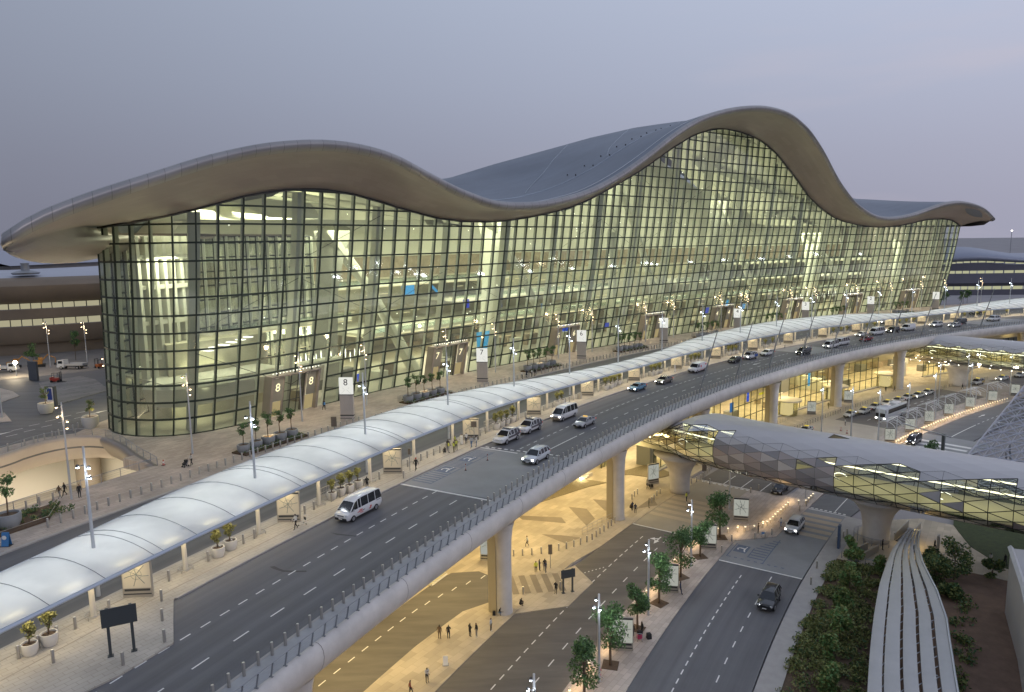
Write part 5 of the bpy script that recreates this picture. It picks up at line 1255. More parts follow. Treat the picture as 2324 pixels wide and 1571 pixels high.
BL = {'outer': ('plain steel bollard in the row along the outer walkway of the raised road', 'bollards along the outer walkway'),
      'island': ('steel bollard in the warm light under the long canopy on the drop-off island', 'bollards under the canopy'),
      'pavement': ('plain steel bollard in the row along the kerb of the terminal pavement', 'bollards along the terminal pavement'),
      'court': ('short steel bollard on the pavement round the sunken court', 'bollards round the sunken court'),
      'plaza': ('steel bollard lining the lower plaza beneath the raised road', 'bollards on the lower plaza'),
      'arrivals': ('steel bollard in the row between the arrivals front and the taxi lane', 'bollards along the taxi lane'),
      'median': ('short steel bollard beside the raised tables of the right hand lower road'.replace('right hand ', ''), 'bollards by the lower crossing')}
camp = Vector((0, 0, CZ))
def seen(p):
    v = p - camp; z = v.dot(fw); x = v.dot(rv) / z * FOC; y = v.dot(uv_) / z * FOC
    return abs(x) < .52 and abs(y) < .36 and z > 0
vis = sorted([b_ for b_ in BOL if seen(b_[0])], key=lambda b_: (b_[0] - camp).length)
usedb = [False]
for p, g in vis[:296]: place(bol_me, usedb, p, random.random() * 6, BL[g][0], BL[g][1])['category'] = 'bollard'
q = MB()
for p, g in vis[296:]: q.lathe([(.115, 0), (.115, 1.0), (0, 1.0)], 8, p)
tag(q.build('far_bollards', steel), 'rows of steel bollards too far off to count one by one', 'bollards', kind='stuff')
# short lit bollards of the median and the shelter island
lb = thing('lit_bollard', 'x', 'bollard'); q = MB(); q.lathe([(.14, 0), (.14, .62)], 12); q.lathe([(.15, .80), (.15, .93), (0, .95)], 12); q.build('post', mat('cream_post', (.62, .56, .46), .4, metal=.3), lb, smooth=True, angle=40); q = MB(); q.lathe([(.125, .62), (.125, .80)], 12); q.build('glow_ring', lampmat('bollard_glow', (1, .84, .60), 1.8), lb)
ul = [False]; lbl = 'cream bollard with a glowing lamp ring beside the lower roads'
LIT = [(77.9, 32.3), (78.7, 33.5), (79.9, 34.6), (80.9, 35.5), (82.1, 36.5), (84.0, 37.3), (85.3, 37.6), (86.6, 37.7), (88.0, 37.7), (89.4, 37.7), (90.8, 37.7), (92.2, 37.8), (93.6, 37.8), (95.0, 37.8), (96.5, 37.8), (98.6, 38.9), (99.4, 39.9), (101.0, 39.9), (102.4, 39.9), (103.8, 39.9)]
for k in range(-10, 40):
    s = 24.5 + 2.75 * k
    if s < 74: LIT.append((s, 30.7))
for a in LIT: place(lb, ul, P3(*a, .13), 0, lbl + ' at the planted median', 'lit bollards on the median')
for k in range(48): place(lb, ul, P3(152.2 + 1.5 * k, 41.5 + .02 * k, .13), 0, lbl + ' past the bus shelters', 'lit bollards past the bus shelters')
for a, b_, o in ((-15, 74, 30.9),):
    for s in np.arange(a, b_, 11): light('AREA', P3(s, o, 1.0), 90, (1, .70, .36), 8, .3, (0, 0, th(s)), 'bollard_light')
for s in np.arange(154, 225, 12): light('AREA', P3(s, 41.7, 1.15), 150, (1, .70, .36), 10, .3, (0, 0, th(s)), 'bollard_light')
for s in (80, 86, 92, 98): light('AREA', P3(s, 37.3 if s > 82 else 34.8, 1.15), 60, (1, .70, .36), 5, .3, (0, 0, th(s)), 'bollard_light')

# ------------------------------------------------------------------ lamp posts
cool = lampmat('lamp_cool', (.80, .90, 1.0), 24); warm_l = lampmat('lamp_warm', (1, .72, .40), 14)
def lamp_head(root, z, ang, lamp_mat, reach=.55, r=.14):
    d = Vector((math.cos(ang), math.sin(ang), 0)); q = MB(); q.tube([Vector((0, 0, z)), d * reach * .6 + Vector((0, 0, z + .02))], .05, 5)
    q.lathe([(r * .7, .16), (r, .1), (r, -.05)], 8, d * reach + Vector((0, 0, z))); h = q.build('lamp_head', dark_metal, root)
    q = MB(); q.lathe([(r * .92, -.02), (r * .8, -.12), (0, -.16)], 8, d * reach + Vector((0, 0, z))); q.build('lamp_glass', lamp_mat, h)
def lamp_post(h, heads, lm, label, kind, r=(.17, .09), name='lamp_post'):
    root = thing(name, label, 'lamp post'); q = MB(); q.tube([(0, 0, 0), (0, 0, .5), (0, 0, h)], [r[0], r[0], r[1]], 10); q.build('pole', light_metal, root, smooth=True, angle=50)
    for z, a in heads: lamp_head(root, z, a, lm)
    return root
def add_lamp_light(root, z, p, col, dx=0): light('POINT', (dx, 0, z), p, col, .35, name='post_light', parent=root)
cpole = lamp_post(13.2, [(11.2, .3), (11.6, 2.6), (10.6, 4.4)], cool, 'x', 0)
add_lamp_light(cpole, 11.0, 650, (.86, .93, 1.0))
u = [False]
for k in range(18):
    s = 2.6 + 18.15 * k; place(cpole, u, P3(s, -3.0, DK + .14), th(s) + .2, '%s lamp post rising through the canopy from the near end' % ORD[k], 'lamp posts through the canopy')
wpole = lamp_post(11.8, [(11.3, 2.4), (10.2, 2.9), (9.4, .2), (8.6, .4)], warm_l, 'x', 0, (.13, .07))
add_lamp_light(wpole, 10.2, 900, (1, .74, .44))
u = [False]
WP = [(16.7, -28.7)] + [(s, -31.5 if s < 60 else -30.5) for s in (34.6, 54.1, 67.5, 88.8, 103.8, 125.9, 139.0, 161.4, 173.9, 196.2, 208.9, 231.1, 243.6, 265.7, 284, 300.5, 313.5, 333.4)]
for k, (s, o) in enumerate(WP):
    place(wpole, u, P3(s, o, DK + .12), th(s), '%s warm lamp post on the terminal pavement from the near end' % ORD[k], 'warm lamp posts along the terminal')
for k, (s, o, lb2) in enumerate(((39.6, -59.4, 'beside the rounded glass corner'), (61.2, -132.6, 'in front of the long brown wing'), (65.0, -124.5, 'close to the flatbed truck'), (34.8, -82.8, 'on the kerbed island at the frame edge'))):
    place(wpole, u, P3(s, o, DK + .12), th(s), 'slim warm lamp post ' + lb2, 'warm lamp posts on the far drive')
bl_ = thing('lamp_post', 'low blazing white work light on the far drive before the brown wing', 'lamp post', P3(53.5, -127, DK + .1)); q = MB(); q.tube([(0, 0, 0), (0, 0, 3.4)], .09, 6); q.build('pole', light_metal, bl_); q = MB(); q.lathe([(.1, -.45), (.5, 0), (.1, .45)], 10, (0, 0, 3.2)); q.build('lamp_glass', lampmat('work_light', (1, .86, .60), 60), bl_); light('POINT', (0, -.8, 3.2), 1300, (1, .80, .5), .4, name='post_light', parent=bl_)
gpole = lamp_post(9.4, [(8.1, 3.3), (8.6, .5), (7.9, 1.2)], cool, 'x', 0, (.16, .10))
q = MB(); q.tube([(math.cos(a) * .5, math.sin(a) * .5, .3) for a in np.linspace(0, 6.283, 13)], .035, 5, cap=False); q.build('guard_ring', steel, gpole)
add_lamp_light(gpole, 7.9, 700, (.90, .95, 1.0))
u = [False]
for k, (s, o, lb2) in enumerate([(15.0, 32.3, 'at the foot of the frame on the median'), (31.0, 32.4, 'between the two nearest clipped trees'), (47.1, 32.5, 'before the second map board of the median'), (63.5, 32.8, 'between the third and fourth map boards'), (89.0, 30.4, 'in front of the panelled footbridge')]): place(gpole, u, P3(s, o, .12), th(s) + .4, 'grey lamp post with bright white head ' + lb2, 'lamp posts on the median')
gpole2 = lamp_post(11.5, [(10.9, .4), (10.7, 2.7)], cool, 'x', 0, (.15, .09)); add_lamp_light(gpole2, 10.4, 900, (.92, .95, 1.0)); u = [False]
for k, (s, o) in enumerate([(147, 27.6), (150.9, 32.6), (153.0, 37.6), (166.0, 39.5), (184, 39.2), (201.3, 34.0), (208, 39.0), (223.7, 32), (232, 39.5), (246, 38)]): place(gpole2, u, P3(s, o, .1), th(s), '%s white-headed lamp post along the taxi plaza from the near end' % ORD[k], 'lamp posts on the taxi plaza')
# leaning masts along the outer edge of the raised road
mst = thing('leaning_mast', 'x', 'mast'); q = MB(); q.tube([(0, 0, 0), (0, -.28 * 6, 6), (0, -.28 * 12.6, 12.6)], [.19, .15, .08], 8); q.build('pole', grey_metal, mst, smooth=True, angle=50); q = MB(); q.box((0, 0, .1), (.6, .6, .2)); q.build('foot', grey_metal, mst); q = MB(); q.tube([(0, -.28 * 3, 3.0), (1.3, -.28 * 3 + .3, 2.6)], .05, 5); q.build('bracket', grey_metal, mst)
u = [False]
for k, s in enumerate([109.4, 126.5, 143.2, 160.0, 177.0, 194.0, 211, 228, 245, 262]): place(mst, u, P3(s, 16.5, DK + .1), th(s), '%s slender mast leaning out over the raised road edge, from the near end' % ORD[k], 'leaning masts on the raised road')

# ------------------------------------------------------------------ totems, map boards, signs
NUMW = {8: 'eight', 7: 'seven', 6: 'six', 5: 'five', 4: 'four', 3: 'three', 2: 'two', 1: 'one'}
def totem(num, s):
    r_ = thing('totem_sign', 'lit white totem sign bearing the number %s, standing on the terminal pavement' % NUMW[num], 'sign', P3(s, -25.5, DK + .12), th(s) - R_(62))
    q = MB(); q.box((0, 0, 2.15), (2.3, .5, 4.3)); q.build('slab', mat('totem_slab', (.50, .45, .40), .5, noise=.05, nscale=.8), r_)
    q = MB(); q.box((0, 0, 4.36), (2.36, .56, .14)); q.box((0, 0, .8), (2.32, .52, .22)); q.box((0, 0, .3), (2.34, .54, .1)); q.build('band', dark_metal, r_)
    q = MB(); q.box((0, 0, 5.85), (2.3, .5, 2.84)); h = q.build('lit_head', lampmat('totem_white', (1, 1, .93), .80), r_)
    q = MB(); vs, fs = text_mesh(str(num), 1.55, .02)
    q.add([(v[0], -.28 - v[2], 6.45 + v[1]) for v in vs], fs); q.build('number', mat('number_black', (.03, .035, .035), .5), h)
    q = MB(); rr = random.Random(num)
    for sx in (-1, 1):
        q.tube([(sx * .9, -.257, 1.2), (sx * .2, -.257, 2.6), (sx * .75, -.257, 4.2)], .02, 4); q.tube([(sx * .8, -.257, 4.6), (sx * .15, -.257, 5.2), (sx * .6, -.257, 5.6)], .015, 4)
    tag(q.build('line_pattern', mat('thin_line', (.34, .32, .29), .6), r_), kind='stuff')
    return r_
for num, s in zip(range(8, 0, -1), [58.4, 94.1, 128.8, 163.2, 197.7, 232.1, 266.6, 302.1]): totem(num, s)
def board(label, s, o, z, rz, lit=True, grp=None, w_=2.3, h_=3.9, frame=None):
    r_ = thing('map_board', label, 'map board', P3(s, o, z), rz, grp)
    q = MB(); q.box((0, 0, h_ / 2), (w_ + .16, .26, h_)); q.build('case', frame or mat('board_case', (.36, .33, .28), .5), r_)
    for sy in (-1, 1):
        q = MB(); q.box((0, sy * .14, h_ * .60), (w_, .02, h_ * .70)); f = q.build('map_sheet', lampmat('map_glow', (.93, .95, .84), .40) if lit else mat('map_cream', (.64, .58, .46), .5), r_)
        q = MB(); rr = random.Random(int(s * 10)); y = sy * .158
        for a in np.linspace(0, 2 * math.pi, 8)[:-1]:
            a += rr.uniform(-.2, .2); c = Vector((0, y, h_ * .62)); e = Vector((math.cos(a) * w_ * .45, y, h_ * .62 + math.sin(a) * h_ * .32)); m_ = c.lerp(e, .5) + Vector((rr.uniform(-.15, .15), 0, rr.uniform(-.15, .15))); q.tube([c, m_, e], .032, 4)
        q.tube([(math.cos(a) * .45, y, h_ * .62 + math.sin(a) * .45) for a in np.linspace(0, 6.283, 12)], .018, 4)
        tag(q.build('map_lines', mat('map_line', (.24, .27, .25), .6), f), kind='stuff')
        q = MB(); q.box((0, sy * .15, h_ * .20), (w_ * .92, .02, h_ * .055)); q.box((0, sy * .15, h_ * .09), (w_, .02, h_ * .03)); q.box((0, sy * .15, h_ * .97), (w_, .02, h_ * .05)); q.build('dark_bar', dark_metal, r_)
    return r_
for k in range(17):
    s = 3.9 + 18.1 * k; board('%s cream map board under the canopy, counted from the near end' % ORD[k], s, .3, DK + .14, th(s) - R_(62), False, 'map boards under the canopy', 2.3, 3.3)
for k, (s, o) in enumerate([(38.0, 32.5), (54.3, 32.8), (70.7, 33.0), (84.6, 33.7)]): board(['glowing map board beside the clipped tree and lone hydrant', 'glowing map board with a person leaning on it', 'glowing map board before the last clipped tree but one', 'glowing map board on the wide median facing the crossing'][k], s, o, .13, th(s) - R_(68), True, 'map boards on the median', 2.2, 3.8)
board('tall map board standing beside the nearest round pillar of the raised road', 50.7, 8.0, .1, th(50) - R_(68), True, 'map boards on the plaza', 2.2, 3.8)
board('map board half behind the flared pier under the raised road', 93.8, 14.6, .1, th(93) - R_(30), True, 'map boards on the plaza', 2.2, 3.8)
for k, (s, o) in enumerate([(167, 16.8), (187, 17), (152.2, 40.2), (165.5, 40.2), (177.5, 40.4), (190, 40.5), (203, 40.8), (216.5, 41.2), (232, 40.8)]):
    board(('glowing white board between the pillars before the arrivals front' if k < 1 else 'plain white board beyond the fourth pillar of the raised road' if k < 2 else '%s white board among the bus shelters, from the near end' % ORD[k - 2]), s, o, .12, th(s) - R_(55), True, 'boards by the bus shelters' if k > 1 else 'boards by the arrivals front', 1.9, 3.4)
def two_leg_sign(label, s, o, z, rz, w_=2.1, h0=2.2, h1=3.4):
    r_ = thing('road_sign', label, 'road sign', P3(s, o, z), rz); m_ = mat('sign_back', (.06, .068, .072), .5, metal=.2)
    for sx in (-1, 1): q = MB(); q.box((sx * w_ * .33, .08, h1 / 2 + .02), (.2, .14, h1)); q.box((sx * w_ * .33, .08, .04), (.4, .34, .08)); q.build('leg', m_, r_)
    q = MB(); q.box((0, -.03, (h0 + h1) / 2), (w_, .08, h1 - h0)); q.build('panel', m_, r_); q = MB()
    for k in range(3): q.box((0, .14, h0 + .15 + k * .42), (w_ * .96, .05, .06))
    q.build('rail', grey_metal, r_); return r_
two_leg_sign('dark grey two-legged road sign seen from behind at the tip of the drop-off island', -2.8, 6.9, DK + .14, th(-3) - R_(40), 2.3, 2.3, 3.7)
two_leg_sign('dark brown two-legged road sign by the crossing beside the service road', 47.6, 21.8, .1, th(47) - R_(40), 1.9, 2.0, 3.1)
def pole_sign(label, s, o, z, rz, h=3.4, pw=.55, ph=1.4):
    r_ = thing('pole_sign', label, 'sign', P3(s, o, z), rz); q = MB(); q.tube([(0, 0, 0), (0, 0, h)], .05, 6); q.build('pole', grey_metal, r_); q = MB(); q.box((0, -.07, h - ph / 2), (pw, .05, ph)); q.build('plate', mat('plate_brown', (.16, .13, .10), .5), r_); return r_
pole_sign('thin brown sign on a pole beside the four people on the plaza', 52.9, 16.6, .1, th(52) - R_(60)); pole_sign('brown square sign on a pole at the edge of the parking bays', 100.0, 21.8, .1, th(100) - R_(50), 3.6, .8, 1.4); pole_sign('brown sign on a pole at the row of lit bollards', 100.2, 39.6, .13, th(100) - R_(50), 4.0, .8, 1.4)
pole_sign('slim sign on a pole standing by the kerb under the canopy', 42.0, 1.6, DK + .14, th(42) - R_(60), 3.0, .35, .8); pole_sign('round-backed traffic sign beside the group in yellow vests', 56.6, 2.0, DK + .14, th(56) - R_(60), 3.4, .8, .9)
r_ = pole_sign('grey notice board on short legs at the pavement kerb before totem 8', 52.3, -22.1, DK + .12, th(52) - R_(60), 2.3, .9, 1.6)
bs = thing('sandwich_board', 'small blue sandwich board on the pavement at the frame edge', 'sign', P3(6.0, -21.6, DK + .12), th(6) - R_(62)); q = MB(); q.box((0, .16, .7), (.7, .04, 1.45), Matrix.Rotation(.2, 3, 'X')); q.box((0, -.16, .7), (.7, .04, 1.45), Matrix.Rotation(-.2, 3, 'X')); q.build('board', mat('sign_blue', (.05, .19, .42), .4), bs); q = MB(); q.lathe([(.22, 0), (.22, .02)], 14); q.v = [(v[0], -.3 + .2 * 0 - v[2] * 1 + .05, .95 + v[1]) for v in q.v]; q.build('emblem', white_paint, bs); q = MB(); q.box((0, 0, .03), (.95, .7, .05)); q.build('base', dark_metal, bs)
wsn = thing('floor_sign', 'small white folding floor sign on the pavement between two roads', 'sign', P3(26.4, 16.9, .1), th(26) - R_(60)); q = MB(); q.box((0, .12, .5), (.5, .03, 1.0), Matrix.Rotation(.2, 3, 'X')); q.box((0, -.12, .5), (.5, .03, 1.0), Matrix.Rotation(-.2, 3, 'X')); q.build('panel', white_paint, wsn); q = MB(); q.box((0, 0, .03), (.7, .55, .05)); q.build('base', grey_metal, wsn)
bd = thing('totem_sign', 'blue and white directory board behind the white planter of the far drive', 'sign', P3(42.4, -84.2, DK + .1), th(42) - R_(75)); q = MB(); q.box((0, .3, 1.9), (2.0, .5, 3.8)); q.build('slab', mat('dark_slab', (.10, .105, .115), .5), bd); q = MB(); q.box((-.15, .03, 2.0), (1.5, .04, 3.2)); q.build('panel', white_paint, bd); q = MB(); q.box((-.15, .0, 2.3), (1.1, .04, 2.2)); q.build('blue_field', mat('sign_blue2', (.03, .06, .28), .4), bd)
bd2 = thing('totem_sign', 'dark directory slab near the blazing work light', 'sign', P3(52.7, -116.6, DK + .1), th(42) - R_(75)); q = MB(); q.box((0, 0, 2.2), (2.4, .5, 4.4)); q.build('slab', mat('dark_slab', (.10, .105, .115), .5), bd2)
# cones, hydrant, small posts
cone = thing('traffic_cone', 'x', 'traffic cone'); q = MB(); q.lathe([(.17, .03), (.12, .4), (.05, .78), (0, .8)], 10); q.build('body', mat('cone_red', (.45, .06, .03), .5), cone); q = MB(); q.lathe([(.128, .36), (.10, .55)], 10); q.lathe([(.15, .2), (.14, .26)], 10); q.build('white_band', white_paint, cone); q = MB(); q.box((0, 0, .02), (.46, .46, .04)); q.build('foot', dark_metal, cone)
u = [False]
for s, o, z, l in ((29.5, -30.4, DK + .12, 'red and white traffic cone at the corner of the court railing'), (154.5, 30.5, .08, 'red traffic cone on the taxi plaza by the parked taxi'), (156, 28.6, .08, 'traffic cone just behind the footbridge beside the taxi')): place(cone, u, P3(s, o, z), 0, l)
fp_ = thing('flexible_post', 'x', 'flexible post'); q = MB(); q.lathe([(.05, 0), (.05, .9), (0, .92)], 8); q.build('stem', mat('post_red', (.28, .05, .05), .5), fp_); q = MB(); q.lathe([(.056, .55), (.056, .68)], 8); q.lathe([(.056, .3), (.056, .4)], 8); q.build('white_band', white_paint, fp_); q = MB(); q.lathe([(.16, 0), (.14, .05)], 10); q.build('foot', dark_metal, fp_)
u = [False]
for s, o, l in ((45.7, 7.9, 'thin red and white flexible post beside the near wheelchair bay'), (50.8, 8.1, 'thin dark red flexible post beside the far wheelchair bay'), (180.5, 9.5, 'thin flexible post on the far raised table')): place(fp_, u, P3(s, o, DK + .035), 0, l)
hyd = thing('fire_hydrant', 'red fire hydrant on the median beside a clipped tree', 'hydrant', P3(32.2, 32.0, .13)); q = MB(); q.lathe([(.2, 0), (.2, .08), (.13, .12), (.13, .6), (.17, .64), (.17, .7), (.12, .85), (.04, .95), (0, .96)], 14); q.tube([(-.22, 0, .55), (.22, 0, .55)], .07, 8); q.build('body', mat('hydrant_red', (.50, .03, .04), .35), hyd, smooth=True, angle=40); q = MB(); q.lathe([(.045, .96), (.045, 1.02), (0, 1.03)], 6); q.build('cap_nut', mat('hydrant_red_dark', (.25, .02, .02), .4), hyd)
bin_ = thing('litter_bin', 'square metal litter bin under the canopy beside a bollard', 'bin', P3(91.4, .5, DK + .14), th(91)); q = MB(); q.box((0, 0, .5), (.6, .6, 1.0)); q.build('body', mat('bin_cream', (.5, .46, .38), .5), bin_); q = MB(); q.box((0, 0, 1.06), (.66, .66, .1)); q.build('lid', steel, bin_)
# fences and racks
def fence(label, pts, h=1.1, gap=1.3):
    r_ = thing('fence', label, 'fence'); L = np.concatenate([[0], np.cumsum([math.dist(pts[i], pts[i + 1]) for i in range(len(pts) - 1)])])
    q = MB()
    for hh in (h, h * .55, .15): q.tube([Vector(p) + Vector((0, 0, hh)) for p in pts], .035, 5)
    q.build('rails', steel, r_); q0 = None
    for t in np.arange(0, L[-1] + .01, gap):
        p = Vector([float(np.interp(t, L, [a[k] for a in pts])) for k in range(3)])
        if q0 is None: q = MB(); q.tube([(0, 0, 0), (0, 0, h)], .03, 5); q0 = q.build('post', steel, r_); o = q0
        else: o = q0.copy(); COL.objects.link(o)
        o.location = p
    return r_
fence('low steel fence on the plaza behind the bollards by the lower road', [P3(s, 15.4 + (s - 66) * .14, .1) for s in np.arange(65.5, 75.4, 1.5)])
fence('low steel fence beyond the parking bays on the lower level', [P3(s, 16.8, .1) for s in np.arange(97, 112, 1.5)])
fence('low steel fence beside the lit bollards of the wide median', [P3(s, 35.0 + (s - 79) * .45, .13) for s in np.arange(80, 85.5, 1.2)])
fence('long low steel fence in front of the arrivals front', [P3(s, 15.5, .1) for s in np.arange(138, 160, 2)])
for k, (s0, n_) in enumerate(((28.2, 5), (64.2, 6), (100.2, 7), (136.5, 6), (154, 5), (168, 7))): fence('%s steel trolley rack under the canopy, from the near end' % ORD[k], [P3(s, -1.5, DK + .14) for s in np.arange(s0, s0 + n_ + .1, 1.0)], 1.2, .28)
for k, s0 in enumerate((77, 113, 148, 183)): fence('%s low fence behind a terminal planting bed, from the near end' % ORD[k], [P3(s, -27.2, DK + .12) for s in np.arange(s0 - 5, s0 + 6, 1.0)], 1.1, .4)
# bus shelters
for k, s0 in enumerate((152, 165, 177.5, 190, 203.5, 217)):
    r_ = thing('bus_shelter', '%s bus shelter of thin white arched ribs from the footbridge end' % ORD[k], 'shelter', group='bus shelters in a row'); q = MB()
    for j in range(4):
        ss_ = s0 + j * 2.4; pts = [P3(ss_ + 1.0 * t * (1 if j % 2 else -1), 37.3 + 4.4 * (t + 1) / 2, 3.9 + .95 * (1 - t * t) - .35 * (t > .9)) for t in np.linspace(-1, 1, 9)]; q.tube(pts, .065, 5)
        if j < 3: q.tube([P3(ss_ + .9, 37.5, 4.0), P3(ss_ + 1.5, 39.4, 4.85), P3(ss_ + 1.9, 41.6, 4.0)], .05, 5)
    q.tube([P3(s0, 39.5, 4.85), P3(s0 + 7.2, 39.5, 4.85)], .07, 5); q.build('arched_ribs', mat('shelter_white', (.62, .62, .62), .4, metal=.2), r_)
    for ss_ in (s0 + .3, s0 + 6.9):
        q = MB(); q.tube([P3(ss_, 39.5, .1), P3(ss_, 39.5, 4.8)], .09, 6); q.build('post', light_metal, r_)
    q = MB(); q.quad(P3(s0 + .6, 39.2, .4), P3(s0 + 6.6, 39.2, .4), P3(s0 + 6.6, 39.2, 2.6), P3(s0 + .6, 39.2, 2.6)); q.build('glass_screen', glassmat('shelter_glass', (.78, .85, .84), .12), r_)
    q = MB(); q.box(P3(s0 + 3.6, 39.9, .55), (3.6, .5, .12), Matrix.Rotation(th(s0), 3, 'Z')); q.build('bench', grey_metal, r_)
gate = thing('height_barrier', 'dark gantry post with a long arm over the drive by the dark van', 'barrier', P3(151.5, 50.5, .05), th(151)); q = MB(); q.box((0, 0, 2.1), (.7, .5, 4.2)); q.build('post', mat('gantry_dark', (.09, .10, .10), .5), gate); q = MB(); q.tube([(-2.5, -2.0, 4.3), (3.0, 9.0, 4.3)], .14, 6); q.build('arm', grey_metal, gate)
# pedestrian kit by the footbridge pier: ramp walls, blue column, stairs
rp = thing('escalator', 'sunken escalator with glass sides at the foot of the garden', 'escalator'); q = MB(); q.prism(sopoly([(78.4, 50.3), (84.2, 52.0), (84.0, 53.2), (78.2, 51.6)]), .1, .16); q.build('treads', dark_metal, rp)
for a, b_ in (((78.4, 50.2), (84.3, 51.9)), ((78.2, 51.7), (84.1, 53.3))):
    q = MB(); q.tube([P3(*a, 1.2), P3(*b_, 1.2)], .08, 5); q.quad(P3(*a, .1), P3(*b_, .1), P3(*b_, 1.2), P3(*a, 1.2)); q.build('side_panel', mat('escalator_side', (.34, .32, .28), .4, metal=.4), rp)
rail_run('railing', 'curved low railing closing the garden end by the escalator', [P3(s, o, .1) for s, o in ((78.6, 49.4), (77.6, 50.6), (77.2, 52.4), (77.4, 54.4), (78.4, 55.8))], post_gap=1.0)
rail_run('railing', 'curved railing round the foot of the flared footbridge pier', [P3(89.0 + 3.0 * math.cos(a), 52.2 + 3.0 * math.sin(a), .1) for a in np.linspace(2.4, 5.6, 12)], post_gap=1.0)
rp2 = thing('escalator', 'second escalator rising beside the flared pier under the footbridge', 'escalator'); q = MB(); q.prism(sopoly([(90.5, 54.6), (97, 55.6), (97, 56.8), (90.5, 56.0)]), .1, .2); q.build('treads', dark_metal, rp2); q = MB()
for a, b_ in (((90.5, 54.4), (97, 55.4)), ((90.5, 56.1), (97, 57.0))): q.tube([P3(*a, 1.2), P3(*b_, 1.6)], .08, 5); q.quad(P3(*a, .1), P3(*b_, .1), P3(*b_, 1.6), P3(*a, 1.2))
q.build('side_panel', mat('escalator_side', (.34, .32, .28), .4, metal=.4), rp2)
bc = thing('directory_column', 'slim dark blue directory column on the plaza by the crossing', 'sign', P3(82.3, 48.4, .1), th(82)); q = MB(); q.box((0, 0, 1.7), (.9, .3, 3.4)); q.build('slab', mat('column_blue', (.05, .08, .14), .4), bc); q = MB(); q.box((0, -.16, 2.2), (.7, .02, 1.8)); q.build('panel', mat('column_panel', (.12, .18, .28), .3), bc)
bc2 = thing('directory_column', 'slim pale directory column on the sandy path beyond the walkway roof', 'sign', P3(86.5, 60.2, .1), th(82)); q = MB(); q.box((0, 0, 1.7), (.9, .3, 3.4)); q.build('slab', mat('column_pale', (.40, .36, .30), .4), bc2); q = MB(); q.box((0, -.16, 2.2), (.7, .02, 1.8)); q.build('panel', dark_metal, bc2)
# ------------------------------------------------------------------ plants
leaf_a = mat('leaf_green', (.105, .205, .06), .6, noise=.35, nscale=2.5); leaf_b = mat('leaf_dark', (.055, .115, .040), .65, noise=.3, nscale=2.5); leaf_c = mat('leaf_olive', (.19, .19, .065), .65, noise=.3, nscale=3); leaf_d = mat('leaf_garden', (.17, .195, .06), .8, noise=.4, nscale=1.2)
bark = mat('bark', (.16, .115, .08), .9, noise=.3, nscale=6)
def leaves(mb_, blobs, n, size, seed, mis=(0, 1)):
    r = random.Random(seed)
    for _ in range(n):
        c, rad = r.choice(blobs); d = Vector((r.gauss(0, 1), r.gauss(0, 1), r.gauss(0, 1))).normalized() * (r.random() ** .45)
        p = Vector(c) + Vector((d.x * rad[0], d.y * rad[1], d.z * rad[2])); s = size * r.uniform(.6, 1.3)
        a = Vector((r.gauss(0, 1), r.gauss(0, 1), r.gauss(0, .8))).normalized(); b_ = a.cross(Vector((r.gauss(0, 1), r.gauss(0, 1), r.gauss(0, 1)))).normalized()
        mb_.add([p - a * s, p + b_ * s * .5, p + a * s, p - b_ * s * .5], [(0, 1, 2, 3)], r.choice(mis))
def clipped_tree(seed, h=5.7, r=1.6):
    root = thing('clipped_tree', 'x', 'tree'); rr = random.Random(seed); q = MB(); top = h - r * 1.5
    q.tube([(0, 0, 0), (.03, .02, top * .5), (0, .05, top), (.05, 0, h - r * .5)], [.16, .13, .11, .05], 8)
    bl = []
    for k in range(11):
        a = rr.uniform(0, 6.28); d = rr.uniform(.25, .95) * r; z = h - r * 1.05 + rr.uniform(-1.0, .95) * r * 1.05; k2 = rr.uniform(.45, .72) * r
        bl.append(((math.cos(a) * d * .75, math.sin(a) * d * .75, z), (k2, k2, k2 * .85))); q.tube([(0, 0, top * .9), (math.cos(a) * d * .4, math.sin(a) * d * .4, (top + z) / 2), (math.cos(a) * d * .7, math.sin(a) * d * .7, z)], [.06, .04, .02], 5)
    q.build('trunk', bark, root, smooth=True); q = MB(); leaves(q, bl, 2300, .16, seed); q.build('crown', [leaf_a, leaf_b], root); q = MB(); q.box((0, 0, .02), (1.7, 1.7, .06)); q.build('soil_square', soil, root)
    return root
TR = [(27.3, 32.2), (34.5, 32.4), (43.3, 32.5), (50.7, 32.7), (59.4, 32.7), (67.4, 32.9), (76.0, 33.1)]
TP = [clipped_tree(21), clipped_tree(22, 6.1, 1.75), clipped_tree(23, 5.5, 1.6)]; tu = [[False], [False], [False]]
for k, a in enumerate(TR): place(TP[k % 3], tu[k % 3], P3(*a, .13), k * 1.3, '%s round-crowned tree along the median, from the near end' % ORD[k], 'clipped trees on the median', [1, .98, .9, 1.02, 1, .97, 1.12][k])
def small_tree(seed, h, r, mats_, n=420, ls=.15, name='crown'):
    rr = random.Random(seed); q = MB(); q.tube([(0, 0, 0), (.05, .03, h * .4), (-.03, .05, h * .7)], [.07, .055, .03], 6); bl = []
    for k in range(8):
        a = rr.uniform(0, 6.28); d = rr.uniform(.2, .9) * r; z = h - r * rr.uniform(.2, 1.7); k2 = r * rr.uniform(.3, .5); bl.append(((math.cos(a) * d * .7, math.sin(a) * d * .7, z), (k2, k2, k2))); q.tube([(0, 0, h * .45), (math.cos(a) * d * .35, math.sin(a) * d * .35, (h * .5 + z) / 2), (math.cos(a) * d * .7, math.sin(a) * d * .7, z)], [.035, .025, .012], 4)
    l = MB(); leaves(l, bl, n, ls, seed); return q, l
